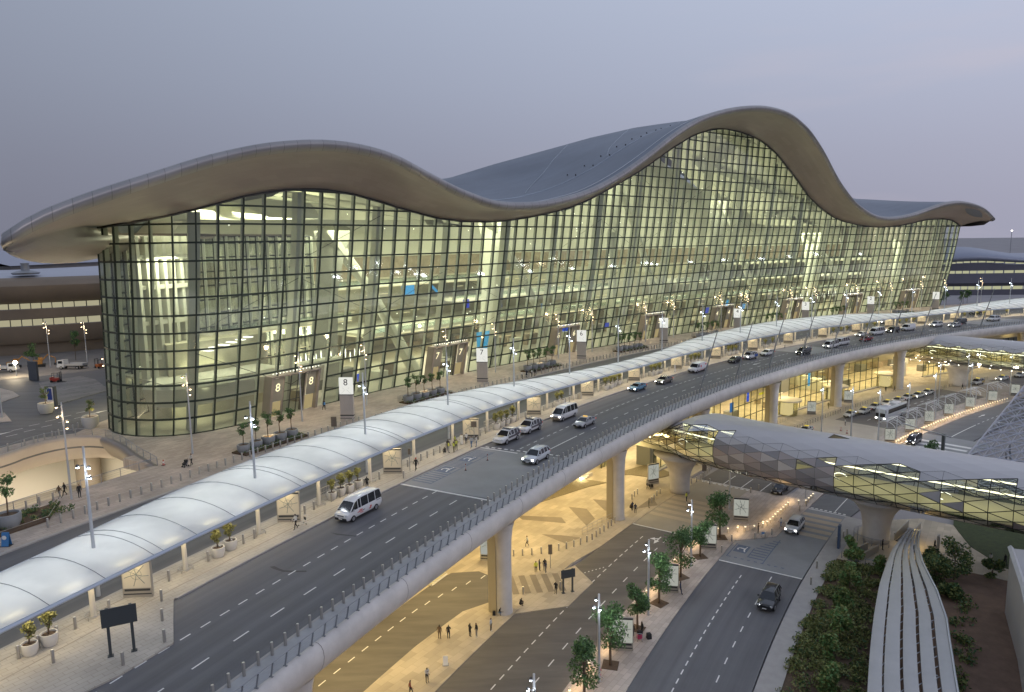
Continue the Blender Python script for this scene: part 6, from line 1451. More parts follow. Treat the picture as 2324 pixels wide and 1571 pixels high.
def potted(seed, pot_r, pot_h, pot_m, h, r, leafm, name='potted_tree', base=.0):
    root = thing(name, 'x', 'potted tree'); q = MB(); q.lathe([(pot_r * .72, 0), (pot_r * .95, pot_h * .35), (pot_r, pot_h * .75), (pot_r * .97, pot_h), (pot_r * .82, pot_h), (pot_r * .80, pot_h * .85)], 20); q.build('pot', pot_m, root, smooth=True, angle=50); q = MB(); q.lathe([(pot_r * .8, pot_h * .86), (0, pot_h * .9)], 16); q.build('soil', soil, root)
    q, l = small_tree(seed, h, r, leafm, 420, .13); t_ = q.build('stem', bark, root, smooth=True); t_.location.z = pot_h * .8; c_ = l.build('foliage', leafm, root); c_.location.z = pot_h * .8; return root
pot_white = mat('pot_white', (.66, .63, .57), .5); pot_grey = mat('pot_grey', (.27, .28, .29), .5, noise=.08, nscale=2)
cp_ = potted(31, .62, .95, pot_white, 2.0, .75, [leaf_c, leaf_c, leaf_a]); u = [False]
POTS = [(-5.4, .5), (-4.0, .6), (12.5, .3), (14.2, .1), (29.3, -.2), (30.8, -.2), (32.1, 0), (33.9, -.2), (65.0, .3), (66.8, .1), (68.4, 0), (70.4, -.2), (84, .2), (85.6, .2), (101.0, .5), (103.0, .4), (104.8, .1), (106.8, 0), (119.6, .4), (121.4, .4), (123.2, .4), (137, .3), (138.8, .3), (140.6, .3), (155, .3), (156.8, .3), (158.6, .3)]
for k, a in enumerate(POTS):
    lab = '%s white potted shrub under the canopy, from the near end' % (ORD[k] if k < len(ORD) else ['twenty-fifth', 'twenty-sixth', 'twenty-seventh'][k - 24])
    place(cp_, u, P3(*a, DK + .14), k * 1.1, lab, 'potted shrubs under the canopy', .92 + .12 * random.random())
for k, s in enumerate((173, 177, 209, 213, 216, 227, 231, 245, 249, 253, 277, 281, 288, 292, 305)):
    place(cp_, u, P3(s, .3, DK + .14), k, '%s white potted shrub beyond the blue and white patrol car' % ORD[k], 'far potted shrubs under the canopy')
gp = potted(41, .95, 1.15, pot_grey, 3.4, 1.0, [leaf_b, leaf_a, leaf_c], 'potted_tree'); u = [False]
gpl = mat('uplight', (.9, .7, .4), .5)
BEDS = [(42.5, 5), (77, 5), (113, 5), (148, 5), (183, 5), (217, 4), (250, 4), (284, 4)]
bi = 0
for k, (s0, n_) in enumerate(BEDS):
    b_ = MB(); b_.prism(sopoly([(s0 - 5.5, -23.4), (s0 + 5.8, -23.4), (s0 + 5.8, -26.4), (s0 - 5.5, -26.4)]), DK, DK + .34); bo = thing('planting_bed', '%s low dark planting bed before the terminal, from the near end' % ORD[k], 'planting bed'); b_.build('soil', soil, bo)
    l = MB(); leaves(l, [((*XY(s0 + random.uniform(-5, 5.3), random.uniform(-23.6, -26.2)), DK + .5), (.7, .7, .35)) for _ in range(40)], 1300, .16, 60 + k); l.build('ground_plants', [leaf_b, leaf_d], bo)
    e = MB(); e.tube([P3(s, -23.2, DK + .75) for s in np.arange(s0 - 5.6, s0 + 6, 1.4)] + [P3(s0 + 5.9, -26.5, DK + .75)], .035, 5); e.build('edge_rail', steel, bo)
    for j in range(n_):
        s = s0 - 4.6 + j * 2.15; place(gp, u, P3(s, -25.0, DK + .3), j + k, '%s tree in a grey pot, from the near side, in bed %d along the terminal' % (ORD[j], k + 1) if False else '%s grey potted tree in the %s planting bed from the near end' % (ORD[j], ORD[k]), 'grey potted trees along the terminal', .95 + .15 * random.random())
    light('POINT', P3(s0, -25.2, DK + 1.9), 60, (1, .72, .36), .2, name='bed_uplight', parent=None)
# near-left bed and big pots round the court
nb = thing('planting_bed', 'wedge of dark shrubs beside the grey pot at the frame edge', 'planting bed'); q = MB(); q.prism(sopoly([(15.6, -28.9), (11.6, -24.3), (4.0, -24.6), (4.0, -29.6)]), DK, DK + .3); q.build('soil', soil, nb); l = MB(); rr = random.Random(5); leaves(l, [((*XY(rr.uniform(5, 14.6), rr.uniform(-25.0, -28.6)), DK + .55), (.6, .6, .4)) for _ in range(34)], 1700, .15, 77); l.build('ground_plants', [leaf_b, leaf_d], nb); q = MB(); q.tube([P3(s, o, DK + .8) for s, o in ((15.8, -29), (11.5, -24.0), (4, -24.3))], .035, 5); q.build('edge_rail', steel, nb)
place(gp, u, P3(8.8, -26.2, DK + .3), 1, 'big grey pot with a thin tree in the wedge of shrubs at the frame edge', 'grey potted trees along the terminal', 1.3)
wp_ = potted(51, 1.3, 1.9, pot_white, 3.2, 1.0, [leaf_c, leaf_a, leaf_c], 'potted_tree'); u = [False]
for s, o, l in ((39.3, -78.8, 'large round white planter with a lit tree on the far drive'), (37.0, -60.6, 'large white planter with a lit tree beside the rounded glass corner')): place(wp_, u, P3(s, o, DK + .12), s, l, 'big white planters by the court'); light('POINT', P3(s + .3, o + .6, DK + 3.0), 55, (1, .72, .36), .2, name='planter_uplight')
def yard_tree(label, s, o, z, h, r, seed, n=900, ls=.2, mats_=None):
    root = thing('yard_tree' if mats_ is None else 'garden_tree', label, 'tree', P3(s, o, z)); q, l = small_tree(seed, h, r, None, n, ls); q.build('trunk', bark, root, smooth=True); l.build('crown', mats_ or [leaf_b, leaf_a], root); return root
yard_tree('dark small tree standing before the lit ground floor of the brown wing', 68.4, -140, DK, 7.5, 2.0, 71); yard_tree('dark bushy tree by the loading yard near the frame edge', 61.1, -141, DK, 6, 2.2, 72)
for k, (s, o) in enumerate(((318, -38), (326, -40), (333, -38), (340, -42))): yard_tree('%s leafy tree past the far end of the terminal' % ORD[k], s, o, DK, 6.0, 2.2, 80 + k)
# garden between pavement and walkway roof
rr = random.Random(9); l = MB(); bl = []
for _ in range(230): s = rr.uniform(18, 77.5); o = rr.uniform(49.0, 55.6); bl.append(((*XY(s, o), .25 + rr.random() * .25), (1.0, 1.0, .35)))
leaves(l, bl, 26000, .17, 91, (0, 0, 0, 1, 2, 2)); tag(l.build('ground_cover', [leaf_d, leaf_b, leaf_c]), 'dense low green planting covering the garden strip', 'ground cover', kind='stuff')
GT = [(40.5, 52.8, 2.8, 1.4), (47.8, 52.2, 2.6, 1.3), (53.0, 52.6, 3.6, 1.7), (61, 52.2, 2.8, 1.4), (67, 52.0, 3.6, 1.6), (75.6, 51.4, 4.4, 1.5), (76.2, 54.4, 2.4, 1.2)]
for k, (s, o, h, r) in enumerate(GT): yard_tree('%s leafy tree in the garden strip, counted from the frame edge' % ORD[k], s, o, .1, h, r, 100 + k, 1500, .22, [leaf_a, leaf_d, leaf_b])
for k, (s, o, h, r) in enumerate(((77.0, 60.8, 4.2, 2.3), (79.5, 62.6, 5.8, 2.7), (73, 62.6, 2.2, 1.5), (81, 59.6, 3.4, 1.8), (84.4, 66.6, 2.0, 1.5))): yard_tree(['bushy dark tree hugging the bend of the walkway roof', 'feathery tree standing alone on the red sand', 'low dark shrub at the foot of the walkway roof', 'dark shrub beside the sandy path', 'small shrub at the corner of the plant building'][k], s, o, .1, h, r, 120 + k, 1700, .2, [leaf_b, leaf_d])
l = MB(); leaves(l, [((*XY(rr.uniform(22, 74), rr.uniform(63.2, 65.2)), .4), (.9, .9, .5)) for _ in range(60)], 2600, .2, 95); tag(l.build('edge_shrubs', [leaf_b, leaf_d]), 'dark trailing shrubs along the sand side of the walkway roof', 'shrubs', kind='stuff')
for k, (s, o, h, r) in enumerate(((140, 50.5, 4.6, 2.6), (137.5, 52.2, 3.6, 2.2), (144, 52.5, 2.0, 2.0))): yard_tree(['leafy tree poking up behind the footbridge by the dark van', 'second bushy tree close behind the footbridge', 'low dark mound of shrubs behind the footbridge'][k], s, o, .1, h, r, 140 + k, 1300, .22)
# ------------------------------------------------------------------ vehicles (front is +x)
car_glass = mat('car_glass', (.012, .014, .017), .08, spec=.8)
tyre = mat('tyre', (.018, .018, .019), .85); rim_m = mat('rim', (.42, .42, .43), .35, metal=.7)
hl_on = lampmat('headlight_on', (1, .96, .86), 14); hl_off = mat('headlight_off', (.6, .62, .64), .15, spec=.8); tl_m = mat('tail_light', (.35, .015, .012), .3, emit=(1, .05, .03), estr=.6)
trim = mat('trim_black', (.022, .022, .024), .55); plate_m = mat('plate_white', (.7, .7, .68), .5)
def paint(name, col, rough=.25): 
    m = mat('paint_' + name, col, rough, spec=.6); m.node_tree.nodes['Principled BSDF'].inputs['Coat Weight'].default_value = .6; return m
KIND = {
 'sedan': dict(W=1.82, low=[(2.40, .42, .60, .70), (2.28, .28, .76, .84), (1.9, .24, .84, .89), (1.2, .22, .93, .91), (.4, .22, .97, .91), (-1.4, .22, 1.0, .91), (-2.0, .25, 1.02, .88), (-2.3, .32, .98, .82), (-2.42, .45, .80, .74)], cab=[(1.15, .93, .95, .80), (.35, .96, 1.37, .68), (-.3, .97, 1.45, .66), (-1.0, .98, 1.42, .66), (-1.45, 1.0, 1.30, .68), (-2.1, 1.02, 1.05, .74)], wb=(1.42, -1.38), wr=.325, pil=(.0, -1.0)),
 'suv': dict(W=1.94, low=[(2.42, .52, .78, .76), (2.32, .38, .98, .90), (1.9, .34, 1.06, .95), (1.15, .32, 1.12, .97), (.3, .32, 1.14, .97), (-1.6, .32, 1.16, .97), (-2.2, .36, 1.16, .94), (-2.40, .48, 1.05, .88)], cab=[(1.25, 1.10, 1.13, .86), (.5, 1.13, 1.72, .74), (-.2, 1.14, 1.83, .72), (-1.5, 1.15, 1.82, .72), (-2.0, 1.15, 1.72, .74), (-2.36, 1.15, 1.22, .80)], wb=(1.42, -1.42), wr=.385, pil=(.1, -.75, -1.6)),
 'van': dict(W=1.95, low=[(2.94, .50, .78, .80), (2.84, .30, 1.0, .92), (2.45, .26, 1.14, .96), (1.7, .25, 1.2, .975), (.8, .25, 1.22, .975), (-2.7, .27, 1.22, .975), (-2.9, .34, 1.2, .95), (-2.95, .45, 1.1, .93)], cab=[(2.42, 1.13, 1.16, .86), (1.55, 1.19, 1.98, .80), (1.05, 1.21, 2.20, .78), (.4, 1.21, 2.28, .77), (-2.5, 1.21, 2.27, .77), (-2.8, 1.2, 2.16, .80), (-2.93, 1.2, 1.6, .88)], wb=(1.98, -1.88), wr=.35, pil=(1.05, .55, -.7, -1.9)),
 'panel': dict(W=2.0, low=[(2.75, .50, .85, .84), (2.65, .34, 1.0, .95), (2.2, .30, 1.12, .98), (1.6, .28, 1.2, .99), (.8, .28, 1.24, .99), (-2.55, .30, 1.24, .99), (-2.72, .4, 1.2, .96)], cab=[(1.75, 1.15, 1.18, .88), (1.1, 1.22, 1.92, .82), (.6, 1.23, 2.06, .80), (-2.4, 1.23, 2.06, .80), (-2.68, 1.22, 1.9, .84)], wb=(1.75, -1.65), wr=.36, pil=(.55,), solid=.3),
}
def loft_ring(x, secs):
    return [Vector((x, y, z)) for y, z in secs]
def vehicle(label, kind, col, s, o, z=DK, rev=True, lit=False, cat='car', name=None, group=None, roof_item=None, band=None, rough=.25, hood=None, sc_=1.0, dirn=None, two=None):
    K = KIND[kind]; root = thing(name or {'sedan': 'sedan_car', 'suv': 'suv_car', 'van': 'passenger_van', 'panel': 'cargo_van'}[kind], label, cat, P3(s, o, z + .01), (th(s) + (math.pi if rev else 0)) if dirn is None else dirn, group)
    root.scale = (sc_,) * 3
    pm = paint(col if isinstance(col, str) else col[0], col[1]) if not isinstance(col, str) else MATS['paint_' + col]
    W2 = K['W'] / 2; q = MB(); rows = []
    for x, zb, zt, w_ in K['low']:
        w_ = w_ * W2 / .97 if w_ > 1 else w_ * W2 / .975
        rows.append(loft_ring(x, [(0, zb), (-w_ * .86, zb), (-w_ * .98, zb + (zt - zb) * .3), (-w_, zb + (zt - zb) * .62), (-w_ * .97, zt - .07), (-w_ * .88, zt), (0, zt + .035), (w_ * .88, zt), (w_ * .97, zt - .07), (w_, zb + (zt - zb) * .62), (w_ * .98, zb + (zt - zb) * .3), (w_ * .86, zb)]))
    q.grid(rows, closed=True); q.f.append([0 + i for i in range(12)]); q.m.append(0); b0 = (len(rows) - 1) * 12; q.f.append([b0 + 11 - i for i in range(12)]); q.m.append(0)
    # roof and pillars of the cabin
    cab = K['cab']; tops = []; bots = []
    for i, (x, zb, zt, wt) in enumerate(cab):
        wb = W2 * .955; t = min(1, (zt - zb) / .5); wt_ = wb + (wt * W2 - wb) * t; tops.append((x, wt_, zt)); bots.append((x, wb, zb))
    rf = [[Vector((x, y, zz)) for y, zz in ((-w_, zt - .05), (-w_ * .82, zt), (0, zt + .03), (w_ * .82, zt), (w_, zt - .05))] for x, w_, zt in tops[1:-1]]
    q.grid(rf)
    for sx in (-1, 1):
        for i in range(len(cab) - 1): q.tube([(tops[i][0], sx * tops[i][1], tops[i][2] - .04), (tops[i + 1][0], sx * tops[i + 1][1], tops[i + 1][2] - .04)], .045, 5)
        for xp in K['pil']:
            w0 = np.interp(xp, [c[0] for c in cab][::-1], [t_[1] for t_ in tops][::-1]); z1 = np.interp(xp, [c[0] for c in cab][::-1], [t_[2] for t_ in tops][::-1]); q.tube([(xp + .06, sx * W2 * .955, cab[2][1]), (xp, sx * w0, z1 - .04)], .045, 5)
    body = q.build('body', pm, root, smooth=True, angle=38)
    g = MB()
    for i in range(len(cab) - 1):
        for sx in (-1, 1):
            a, b_, c_, d_ = bots[i], bots[i + 1], tops[i + 1], tops[i]
            if K.get('solid') is not None and b_[0] < K['solid'] - .01:
                x0 = a[0]
                if x0 <= K['solid']: continue
            g.quad((a[0], sx * a[1] * .985, a[2]), (b_[0], sx * b_[1] * .985, b_[2]), (c_[0], sx * c_[1] * .985, c_[2] - .05), (d_[0], sx * d_[1] * .985, d_[2] - .05))
    for i in (0, len(cab) - 2):
        a, b_ = tops[i], tops[i + 1]
        g.quad((a[0] - .01, -a[1] * .96, a[2] + .012), (b_[0] - .01, -b_[1] * .96, b_[2] - .02), (b_[0] - .01, b_[1] * .96, b_[2] - .02), (a[0] - .01, a[1] * .96, a[2] + .012))
    if K.get('solid') is not None:
        q = MB()
        for sx in (-1, 1):
            for i in range(2, len(cab) - 1):
                a, b_, c_, d_ = bots[i], bots[i + 1], tops[i + 1], tops[i]; q.quad((a[0], sx * a[1] * .99, a[2] - .02), (b_[0], sx * b_[1] * .99, b_[2] - .02), (c_[0], sx * c_[1], c_[2] - .03), (d_[0], sx * d_[1], d_[2] - .03))
        q.quad((-2.70, -.93, 1.1), (-2.70, .93, 1.1), (-2.66, .82, 1.95), (-2.66, -.82, 1.95)); q.build('cargo_side', pm, root)
    g.build('windows', car_glass, root)
    xf, xr = K['low'][0][0], K['low'][-1][0]; zt = K['low'][1][2]
    q = MB(); q.box((xf - .03, 0, .46), (.12, K['W'] * .80, .26)); q.box((xf - .05, 0, zt - .22), (.1, K['W'] * .44, .16)); q.box((xr + .03, 0, .5), (.1, K['W'] * .8, .22))
    for sx in (-1, 1): q.box((0, sx * W2 * .93, K['low'][3][1] + .02), (xf - xr - 1.2, .08, .12))
    q.build('bumper', trim, root)
    for sx in (-1, 1):
        q = MB(); q.box((xf - .10, sx * W2 * .70, zt - .14), (.16, .36, .15), Matrix.Rotation(-sx * .35, 3, 'Z')); q.build('headlight', hl_on if lit else hl_off, root)
        q = MB(); q.box((xr + .04, sx * W2 * .78, (1.0 if kind != 'sedan' else .84)), (.08, .22, .22 if kind != 'sedan' else .14)); q.build('tail_light', tl_m, root)
        q = MB(); xm = cab[1][0] + .35; q.box((xm, sx * (W2 + .1), cab[0][2] + .08), (.14, .2, .16)); q.build('mirror', pm, root)
        for xw in K['wb']:
            q = MB(); q.tube([(xw, sx * (W2 - .19), K['wr']), (xw, sx * (W2 + .015), K['wr'])], K['wr'], 16); wo = q.build('wheel', tyre, root)
            q = MB(); q.tube([(xw, sx * (W2 + .010), K['wr']), (xw, sx * (W2 + .028), K['wr'])], K['wr'] * .62, 12); q.build('rim', rim_m, wo)
    q = MB(); q.box((xf + .035, 0, .5), (.03, .46, .12)); q.build('number_plate', plate_m, root)
    if kind == 'suv':
        q = MB()
        for sx in (-1, 1): q.tube([(.3, sx * W2 * .66, 1.87), (-1.8, sx * W2 * .66, 1.86)], .03, 5)
        q.build('roof_rail', trim if band else grey_metal, root)
    if roof_item == 'taxi':
        q = MB(); q.box((-.2, 0, 1.54), (.28, .95, .17), taper=.85); q.build('roof_sign', mat('taxi_sign', (.75, .62, .08), .5, emit=(1, .8, .1), estr=.5), root)
        q = MB(); q.box((-.3, 0, 1.478), (1.2, 1.05, .012)); q.build('roof_patch', mat('taxi_gold', (.45, .36, .10), .4), root)
    if roof_item == 'lightbar':
        q = MB(); q.box((-.1, 0, 1.95), (.34, 1.25, .14)); q.build('light_bar', mat('bar_dark', (.06, .065, .08), .3), root)
    if roof_item == 'sign':
        q = MB(); q.box((-.2, 0, 1.53), (.2, .7, .14)); q.build('roof_sign', mat('sign_amber', (.6, .35, .08), .4, emit=(1, .6, .15), estr=.8), root)
    if band:
        bmn, bcol = band; bm2 = mat('band_' + bmn, bcol, .35); q = MB()
        for sx in (-1, 1): q.box((-.45, sx * (W2 + .004), .92), (2.9, .03, .30)); q.box((-1.5, sx * W2 * .985, 1.02), (1.3, .06, .24))
        q.build('side_band', bm2, root)
        q = MB(); q.box((1.55, 0, 1.152), (.7, .9, .02)); q.build('hood_badge', mat('badge_gold', (.35, .28, .12), .4), root)
        q = MB(); q.tube([(xf + .16, -.55, .45), (xf + .2, -.5, .85), (xf + .2, .5, .85), (xf + .16, .55, .45)], .05, 6); q.box((xf + .08, 0, .52), (.2, 1.6, .22)); q.build('bull_bar', white_paint, root)
    if two:
        q = MB()
        for sx in (-1, 1): q.box((-1.5, sx * (W2 + .002), .86), (1.5, .04, .55)); q.box((-1.2, sx * W2 * .99, 1.0), (.9, .06, .3))
        q.build('livery', mat('livery_' + two[0], two[1], .35), root)
    return root
def logo(root, pts, col, side=(-1, 1), W2=.98):
    q = MB()
    for sx in side:
        for x, z, a, b_ in pts: q.box((x, sx * (W2 + .004), z), (a, .02, b_))
    q.build('lettering', mat('logo_' + '%02d' % int(col[0] * 99), col, .5), root)
white = ('white', (.72, .72, .72)); silver = ('silver', (.42, .43, .45)); black = ('black', (.015, .016, .018)); greyd = ('dark_grey', (.045, .047, .052)); brownc = ('bronze', (.20, .175, .15)); blue = ('blue', (.16, .32, .46)); red = ('red', (.22, .012, .018)); navy = ('navy', (.02, .022, .035)); cream = ('taxi_silver', (.52, .52, .50))
v = vehicle('white commuter van with red lettering on the near stretch of the raised road', 'van', white, 27.2, 5.5, cat='van')
logo(v, [(.75, .95, .5, .10), (.85, .80, .9, .08), (.6, .64, .5, .06), (-.9, .72, .12, .34), (-.8, .62, .28, .10), (-1.0, .8, .14, .2)], (.55, .05, .04)); logo(v, [(.35, .80, .55, .08), (-2.3, 1.12, .7, .07)], (.12, .12, .12))
vehicle('white patrol SUV with dark band and bull bar, first in the queue', 'suv', white, 60.4, 5.3, cat='patrol car', roof_item='lightbar', band=('maroon', (.10, .09, .10)), sc_=1.03)
vehicle('white patrol SUV with dark band parked behind another patrol car', 'suv', white, 67.2, 5.2, cat='patrol car', roof_item='lightbar', band=('maroon', (.10, .09, .10)), sc_=1.03)
v = vehicle('white high-roofed minibus with headlights on behind the patrol cars', 'van', white, 77.4, 5.7, lit=True, cat='minibus')
q = MB(); q.box((2.93, 0, .52), (.14, 1.75, .40)); q.build('grey_bumper', mat('bumper_brown', (.20, .16, .12), .5), v)
vehicle('silver saloon with amber roof sign overtaking the minibus', 'sedan', silver, 74.8, 11.0, cat='car', roof_item='sign')
vehicle('pale blue-white SUV with bright headlights entering the raised table', 'suv', ('pearl', (.62, .65, .68)), 53.9, 14.05, lit=True, cat='SUV')
vehicle('light blue saloon waiting at the kerb beyond the white minibus', 'sedan', blue, 105.1, 5.3, cat='car', lit=True)
vehicle('bronze saloon pulled in ahead of the white cargo van', 'sedan', brownc, 114.7, 6.2, cat='car', lit=True)
v = vehicle('white cargo van with red markings parked at the kerb', 'panel', white, 131.0, 5.4, cat='van'); logo(v, [(.1, 1.35, .35, .5), (-.6, .55, 2.6, .06), (-2.0, 1.6, .5, .3)], (.6, .03, .04), W2=1.0)
vehicle('black saloon by the kerb in front of a blue and white patrol car', 'sedan', black, 147.8, 6.0, cat='car')
vehicle('white patrol SUV with bright blue rear at the kerb', 'suv', white, 154.6, 6.2, cat='patrol car', roof_item='lightbar', lit=True, two=('blue', (.04, .10, .36)))
vehicle('white hatch-backed saloon next to the far raised table', 'sedan', white, 162.8, 6.6, cat='car')
vehicle('dark SUV crossing the far raised table with headlights on', 'suv', greyd, 170.4, 12.5, cat='SUV', lit=True)
vehicle('white minivan with square tail driving behind the dark SUV', 'van', white, 186.2, 12.0, cat='minibus', lit=True, sc_=.92)
vehicle('boxy white people carrier just behind the white minivan', 'van', ('white_b', (.66, .66, .67)), 193.5, 11.3, cat='minibus', sc_=.92)
vehicle('dark red saloon, the only red car on the raised road', 'sedan', red, 205.4, 12.1, cat='car')
vehicle('small white hatchback parked before the long white minibus', 'sedan', white, 215.0, 5.6, cat='car', lit=True, sc_=.92)
vehicle('long white minibus parked at the far kerb near totem two', 'van', white, 221.6, 6.6, cat='minibus')
vehicle('black SUV with bright headlight between two far white vans', 'suv', black, 229.8, 7.1, cat='SUV', lit=True)
vehicle('white cargo van at the far kerb behind the black SUV', 'panel', ('white_b', (.66, .66, .67)), 238.2, 7.1, cat='van')
vehicle('white SUV with people by it near the far end of the canopy', 'suv', white, 254.2, 7.0, cat='SUV', lit=True)
vehicle('silver saloon passing the far white SUV', 'sedan', silver, 258.6, 10.6, cat='car', lit=True)
vehicle('dark SUV at the far kerb behind the passing silver saloon', 'suv', greyd, 268.6, 6.6, cat='SUV')
vehicle('large white four-wheel drive, last car before the picture edge', 'suv', white, 284.8, 8.0, cat='SUV', sc_=1.08)
vehicle('white patrol van half hidden behind the canopy columns', 'panel', white, 109.0, -9.2, cat='van', two=('black', (.02, .02, .02)))
vehicle('white saloon half hidden under the canopy near totem four', 'sedan', white, 172.0, -9.5, cat='car')
vehicle('silver car parked behind the canopy near totem two', 'sedan', silver, 229.0, -8.5, cat='car')
vehicle('white saloon behind the canopy near the far map board', 'sedan', white, 251.0, -9.0, cat='car', lit=True)
vehicle('dark car behind the canopy at its far right end'.replace(' right', ''), 'suv', greyd, 300.0, -8.0, cat='SUV')
# lower level
vehicle('black SUV driving alone on the lower road beside the garden', 'suv', black, 58.1, 44.2, .02, cat='SUV', sc_=1.02)
vehicle('white SUV with glowing headlights crossing the lower raised table', 'suv', white, 86.0, 41.5, .05, lit=True, cat='SUV')
vehicle('black saloon parked in the bay below the footbridge', 'sedan', navy, 103.6, 34.4, .02, cat='car')
vehicle('dark people carrier with headlights on by the gantry barrier', 'van', ('plum', (.035, .028, .035)), 156.4, 43.8, .05, lit=True, cat='van', sc_=.88)
TX = [(172.0, 24.4, 'taxi with gold roof patch at the head of the taxi queue'), (178.0, 25.2, 'second taxi in the queue, beside the coach nose'), (185.2, 24.9, 'third taxi in the queue, partly behind the coach'), (191.6, 25.2, 'fourth taxi in the queue, mostly hidden by the coach'), (197.6, 25.4, 'fifth taxi in the queue, just clear of the coach'), (203.6, 25.3, 'sixth taxi in the queue, below the third pillar'), (208.8, 25.8, 'seventh taxi in the queue'), (214.8, 25.6, 'last taxi in the long queue by the bollards'), (241.5, 27.0, 'taxi turning alone below the second footbridge'), (255.0, 27.7, 'taxi waiting farther along past the second footbridge'), (265.4, 27.9, 'farthest taxi at the picture edge'), (149.0, 23.4, 'taxi half hidden behind the footbridge roof')]
for k, (s, o, l) in enumerate(TX):
    kind = 'suv' if k == 8 else 'sedan'; t_ = vehicle('silver ' + l, kind, cream, s, o, .08, cat='taxi', name='taxi', roof_item='taxi' if kind == 'sedan' else None, lit=k in (6, 7, 9), two=('gold', (.40, .31, .10)) if k in (0, 5, 8) else None)
    if kind == 'suv': q = MB(); q.box((-.2, 0, 1.93), (.28, .95, .17)); q.build('roof_sign', MATS['taxi_sign'], t_)
# coach
def coach(label, s, o, z):
    root = thing('coach', label, 'bus', P3(s, o, z), th(s) + math.pi); L, W, H = 12.0, 2.55, 3.4
    pc = paint('coach', (.50, .53, .55)); q = MB(); rows = []
    for x, w_, zb, zt in ((6.0, .92, .55, 2.4), (5.9, .97, .35, 3.0), (5.4, 1, .32, 3.32), (4.6, 1, .32, H), (-5.6, 1, .32, H), (-5.9, .98, .35, 3.3), (-6.0, .95, .5, 3.1)):
        a = W / 2 * w_; rows.append([Vector((x, y, zz)) for y, zz in ((0, zb), (-a * .95, zb), (-a, zb + .3), (-a, zt - .25), (-a * .88, zt), (0, zt + .05), (a * .88, zt), (a, zt - .25), (a, zb + .3), (a * .95, zb))])
    q.grid(rows, closed=True); q.f.append(list(range(10))); q.m.append(0); q.f.append([60 + 9 - i for i in range(10)]); q.m.append(0); q.build('body', pc, root, smooth=True, angle=35)
    q = MB()
    for sx in (-1, 1): q.box((-.5, sx * W / 2, 2.35), (10.4, .03, 1.05))
    q.build('side_windows', car_glass, root)
    q = MB(); q.quad((6.03, -1.1, 1.25), (6.03, 1.1, 1.25), (5.62, 1.1, 3.12), (5.62, -1.1, 3.12)); q.box((5.98, 0, 1.6), (.12, 2.2, .9)); q.build('windscreen', car_glass, root)
    q = MB(); q.box((-2, 0, 3.5), (2.6, 1.7, .2)); q.box((2.5, 0, 3.48), (1.2, 1.4, .16)); q.build('roof_unit', white_paint, root)
    for sx in (-1, 1):
        q = MB(); q.box((6.0, sx * .95, .85), (.1, .35, .2)); q.build('headlight', hl_on, root); q = MB(); q.tube([(5.9, sx * 1.15, 2.9), (6.35, sx * 1.4, 2.8), (6.35, sx * 1.4, 2.3)], .06, 5); q.build('mirror', trim, root)
        for xw in (3.6, -3.2):
            q = MB(); q.tube([(xw, sx * (W / 2 - .3), .5), (xw, sx * (W / 2 + .02), .5)], .5, 16); wo = q.build('wheel', tyre, root); q = MB(); q.tube([(xw, sx * (W / 2 + .02), .5), (xw, sx * (W / 2 + .035), .5)], .28, 12); q.build('rim', rim_m, wo)
    q = MB(); q.box((6.02, 0, 1.9), (.02, .5, .35)); q.build('front_poster', mat('poster_yellow', (.55, .6, .1), .5), root)
    return root
coach('silver-grey coach with dark windows standing beside the taxi queue', 178.5, 31.5, .08)
# yard vehicles
def flatbed(label, x, y, rz, sc_=1.0):
    root = thing('flatbed_truck', label, 'truck', (x, y, DK + .05), rz); q = MB(); q.box((2.2, 0, 1.45), (1.7, 1.95, 1.6), taper=.93); q.box((2.3, 0, .75), (1.9, 1.9, .5)); q.build('cab', paint('truck', (.66, .67, .68)), root)
    q = MB(); q.quad((3.07, -.8, 1.5), (3.07, .8, 1.5), (3.0, .76, 2.1), (3.0, -.76, 2.1))
    for sx in (-1, 1): q.quad((1.7, sx * .985, 1.45), (2.8, sx * .985, 1.45), (2.75, sx * .95, 2.1), (1.75, sx * .95, 2.1))
    q.build('windows', car_glass, root); q = MB(); q.box((-1.2, 0, 1.0), (4.6, 2.05, .14))
    for sx in (-1, 1): q.box((-1.2, sx * 1.02, 1.25), (4.6, .05, .4))
    q.box((-3.5, 0, 1.25), (.05, 2.05, .4)); q.build('bed', mat('bed_grey', (.5, .5, .5), .5), root); q = MB(); q.box((-.6, 0, .7), (6.4, .8, .24)); q.build('chassis', trim, root)
    for sx in (-1, 1):
        for xw in (2.1, -2.0):
            q = MB(); q.tube([(xw, sx * .7, .4), (xw, sx * 1.0, .4)], .4, 14); wo = q.build('wheel', tyre, root); q = MB(); q.tube([(xw, sx * 1.0, .4), (xw, sx * 1.02, .4)], .22, 10); q.build('rim', rim_m, wo)
    return root
def yxy(s, o): return XY(s, o)
p0 = yxy(60.7, -128.6); p1 = yxy(62.7, -126.1); ang = math.atan2(p0[1] - p1[1], p0[0] - p1[0])
flatbed('white flatbed truck parked in the lit loading yard of the brown wing', (p0[0] + p1[0]) / 2 + 2, (p0[1] + p1[1]) / 2, math.pi - .05)
p = yxy(55.1, -135.0); flatbed('white flatbed truck cut off by the frame edge in the yard', p[0] - 1.5, p[1], .1)
